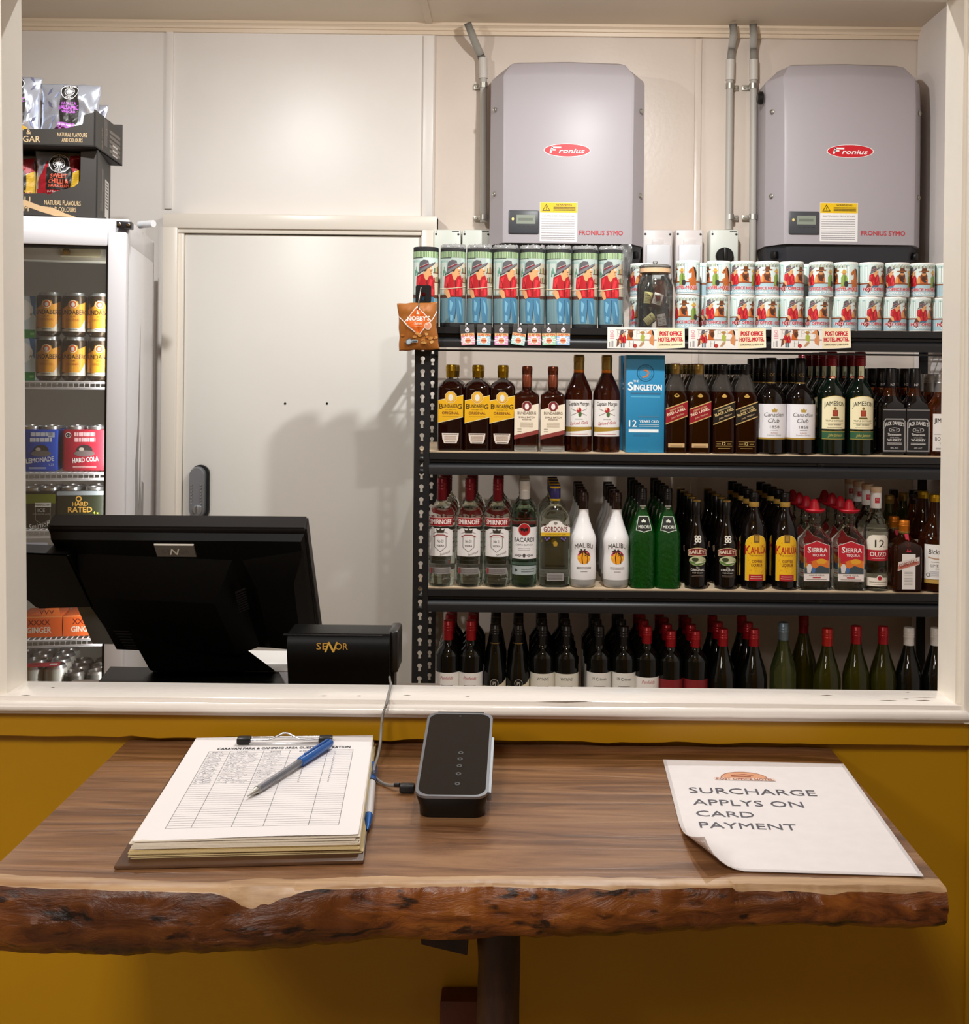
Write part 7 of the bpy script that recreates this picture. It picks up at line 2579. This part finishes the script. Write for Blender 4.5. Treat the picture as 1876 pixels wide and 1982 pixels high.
# bumper stickers on the same beam
pr0 = None
for i, (pa_, pb_) in enumerate(((1176, 1325), (1333, 1482), (1494, 1646))):
    y = YS - .0082
    a, b = P(pa_, 633, y), P(pb_, 674, y)
    w, h = (b.x - a.x) * 1000, 62
    def sag(x, yy, d, w=w, h=h):
        u = max(0, (x * 1000 / w - .55) / .45)
        v = 1 - (yy * 1000 / h)
        return (x, -d - .008 * u * u * v, yy + .004 * u * u * v)
    t = thing('sticker_strip', f'white sticker strip with bar scene print, {("left", "middle", "right")[i]} one below the cups', 'sticker', (a.x, y, a.z - h / 1000), 0, 'sticker strips on the top shelf edge')
    A = Art()
    A.rect(0, 0, w, h, 'ece7e2', 0).rect(w * .645, 1, w - 1, h - 1, 'ecdcb8', 1)
    A.rect(6, 4, 8, 20, '6a6664', 1).rect(12, 4, 18, 22, 'a8a4a2', 1).text('Q', 13, 44, 10, 'd87a8a', 1).scrib(8, 20, 38, 2, 'd87a8a', 1, 3, 5)
    x0 = w * .11
    A.rect(x0, 4, w * .64, h - 5, 'e9e4de', 1).rect(x0, 24, w * .64, 27, '6a4a3a', 2).rect(x0, h - 8, w * .64, h - 6, 'a8a29a', 2)
    for xx in (.13, .38, .47, .55):
        A.line([(w * xx, h - 8), (w * xx, 34)], 1, 'b0aaa2', 2).ring(w * xx + 5, 48, 4, 5, 'b0aaa2', 2, 12)
    A.poly([(x0 + 2, 4), (x0 + 4, 26), (x0 + 10, 30), (x0 + 10, 12)], '7a4632', 3)
    cowboy(A, w * .20, -10, .33, 3, False)
    A.rect(w * .175, 3, w * .195, 18, '5a6a76', 3).rect(w * .205, 3, w * .225, 18, '5a6a76', 3)
    A.poly([(w * .25, 26), (w * .26, 42), (w * .31, 44), (w * .33, 26)], 'c8642a', 3).ell(w * .30, 47, 8, 8, '8a5030', 4).ell(w * .31, 40, 6, 8, '5a3420', 5).rect(w * .26, 53, w * .35, 56, '6a3a1c', 5)
    A.line([(w * .29, 4), (w * .29, 22)], 1, '3a3634', 3).line([(w * .34, 4), (w * .34, 22)], 1, '3a3634', 3).line([(w * .285, 14), (w * .345, 14)], 1, '3a3634', 3).ell(w * .36, 8, 6, 6, 'b83a34', 3)
    A.poly([(w * .43, 24), (w * .43, 38), (w * .46, 42), (w * .49, 36), (w * .48, 20)], 'a8b04a', 3).ell(w * .455, 45, 4, 4, 'b87a4a', 4).poly([(w * .42, 46), (w * .49, 46), (w * .47, 51), (w * .44, 51)], 'b08a3a', 5).poly([(w * .41, 6), (w * .44, 18), (w * .48, 20), (w * .48, 15), (w * .44, 6)], 'b8906a', 3)
    A.poly([(w * .54, 26), (w * .57, 38), (w * .55, 44), (w * .51, 44), (w * .53, 50), (w * .575, 56), (w * .60, 44), (w * .61, 24), (w * .60, 8), (w * .55, 16)], 'd08a5a', 3).poly([(w * .575, 56), (w * .60, 50), (w * .605, 36), (w * .585, 42)], '241a18', 4)
    A.text('POST OFFICE', w * .82, 38, 13, TXTM, 2, w=w * .28, bold=.06).text('HOTEL-MOTEL', w * .82, 21, 12, TXTM, 2, w=w * .31, bold=.06).text('CAMOOWEAL QUEENSLAND', w * .82, 9, 5, '3a3634', 2, w=w * .30, bold=.02)
    bm = bmesh.new()
    n_ = 24
    gr = [[[bm.verts.new(sag(w / 1000 * ii / n_, h / 1000 * jj / 4, -.0002 - .0004 * kk)) for kk in (0, 1)] for jj in range(5)] for ii in range(n_ + 1)]
    for ii in range(n_):
        for jj in range(4):
            bm.faces.new([gr[p_][q_][0] for p_, q_ in ((ii, jj), (ii + 1, jj), (ii + 1, jj + 1), (ii, jj + 1))])
            bm.faces.new([gr[p_][q_][1] for p_, q_ in ((ii, jj + 1), (ii + 1, jj + 1), (ii + 1, jj), (ii, jj))])
    obj('strip', bm, MATS['paper'], t, 0)
    A.build('strip_print', t, sag, .015, .03)

# nut packet hanging from a hook at the top of the post
M('packet_brown', 'a5642c', .35, metal=.15)
yb = YS - .022
pt_ = P(812, 590, yb)
nb_ = thing('nut_packet', 'orange and brown salted nut packet hanging from a hook on the shelf post', 'snack packet', (P(811, 680, yb).x, yb, P(811, 678, yb).z), 0, None, (0, -.05, .05))
bm, fn = bag(.118, .138, .026, 6.3)
obj('packet', bm, MATS['packet_brown'], nb_, 180)
A = Art()
A.poly([(0, 128), (40, 84), (0, 42), (-40, 84)], 'f2e8e0', 0).poly([(0, 125), (37, 84), (0, 45), (-37, 84)], 'd9641c', 1)
A.line([(-40, 84), (-58, 102)], 2.4, 'f2e8e0', 1).line([(-40, 84), (-8, 50)], 2.4, 'f2e8e0', 2).line([(40, 84), (57, 112)], 2.4, 'f2e8e0', 1)
A.poly([(-4, 104), (4, 104), (1.5, 112), (0, 117), (-1.5, 112)], 'f2e8e0', 2)
A.text("NOBBY'S", 2, 85, 13, 'f6efe8', 3, w=64, bold=.04, arc=-.001).text('Salted', 2, 74, 7, 'f0d8c0', 3, w=22).text('peanuts', 2, 67, 4, 'f0c8a0', 3, w=20)
A.ell(30, 70, 11, 11, 'e0b8a0', 3).ell(30, 70, 8, 8, 'd08a6a', 4)
r_ = random.Random(3)
for _ in range(22):
    x, y = r_.uniform(-48, 50), r_.uniform(20, 50)
    A.ell(x, y, 6, 4, ('8a4a1c', 'c88a44', 'd8a462', 'b06a2c')[_ % 4], 2 + _ % 3, 12)
A.ell(-28, 26, 9, 9, '5a6a76', 5).ell(-28, 26, 7, 7, 'b8c4cc', 6).rect(-20, 22, -2, 30, 'b8c4cc', 6).scrib(-18, -4, 24, 3, '4a545c', 7)
A.build('packet_print', nb_, fn, .006, .006)
hk = thing('display_hook', 'thin wire hook clipped to the top of the left shelf post', 'hook', (0, 0, 0))
a, b = P(815, 556, YS - .004), P(809, 598, YS - .030)
obj('wire', tube(bmesh.new(), spline([tuple(a), tuple(a.lerp(b, .5) + Vector((0, -.004, 0))), tuple(b), tuple(b + Vector((.004, -.012, .010)))], 6), .0018, 8), M('hook_wire', '8a867e', .3, metal=.8), hk, 60)

bpy.data.objects.remove(_to)
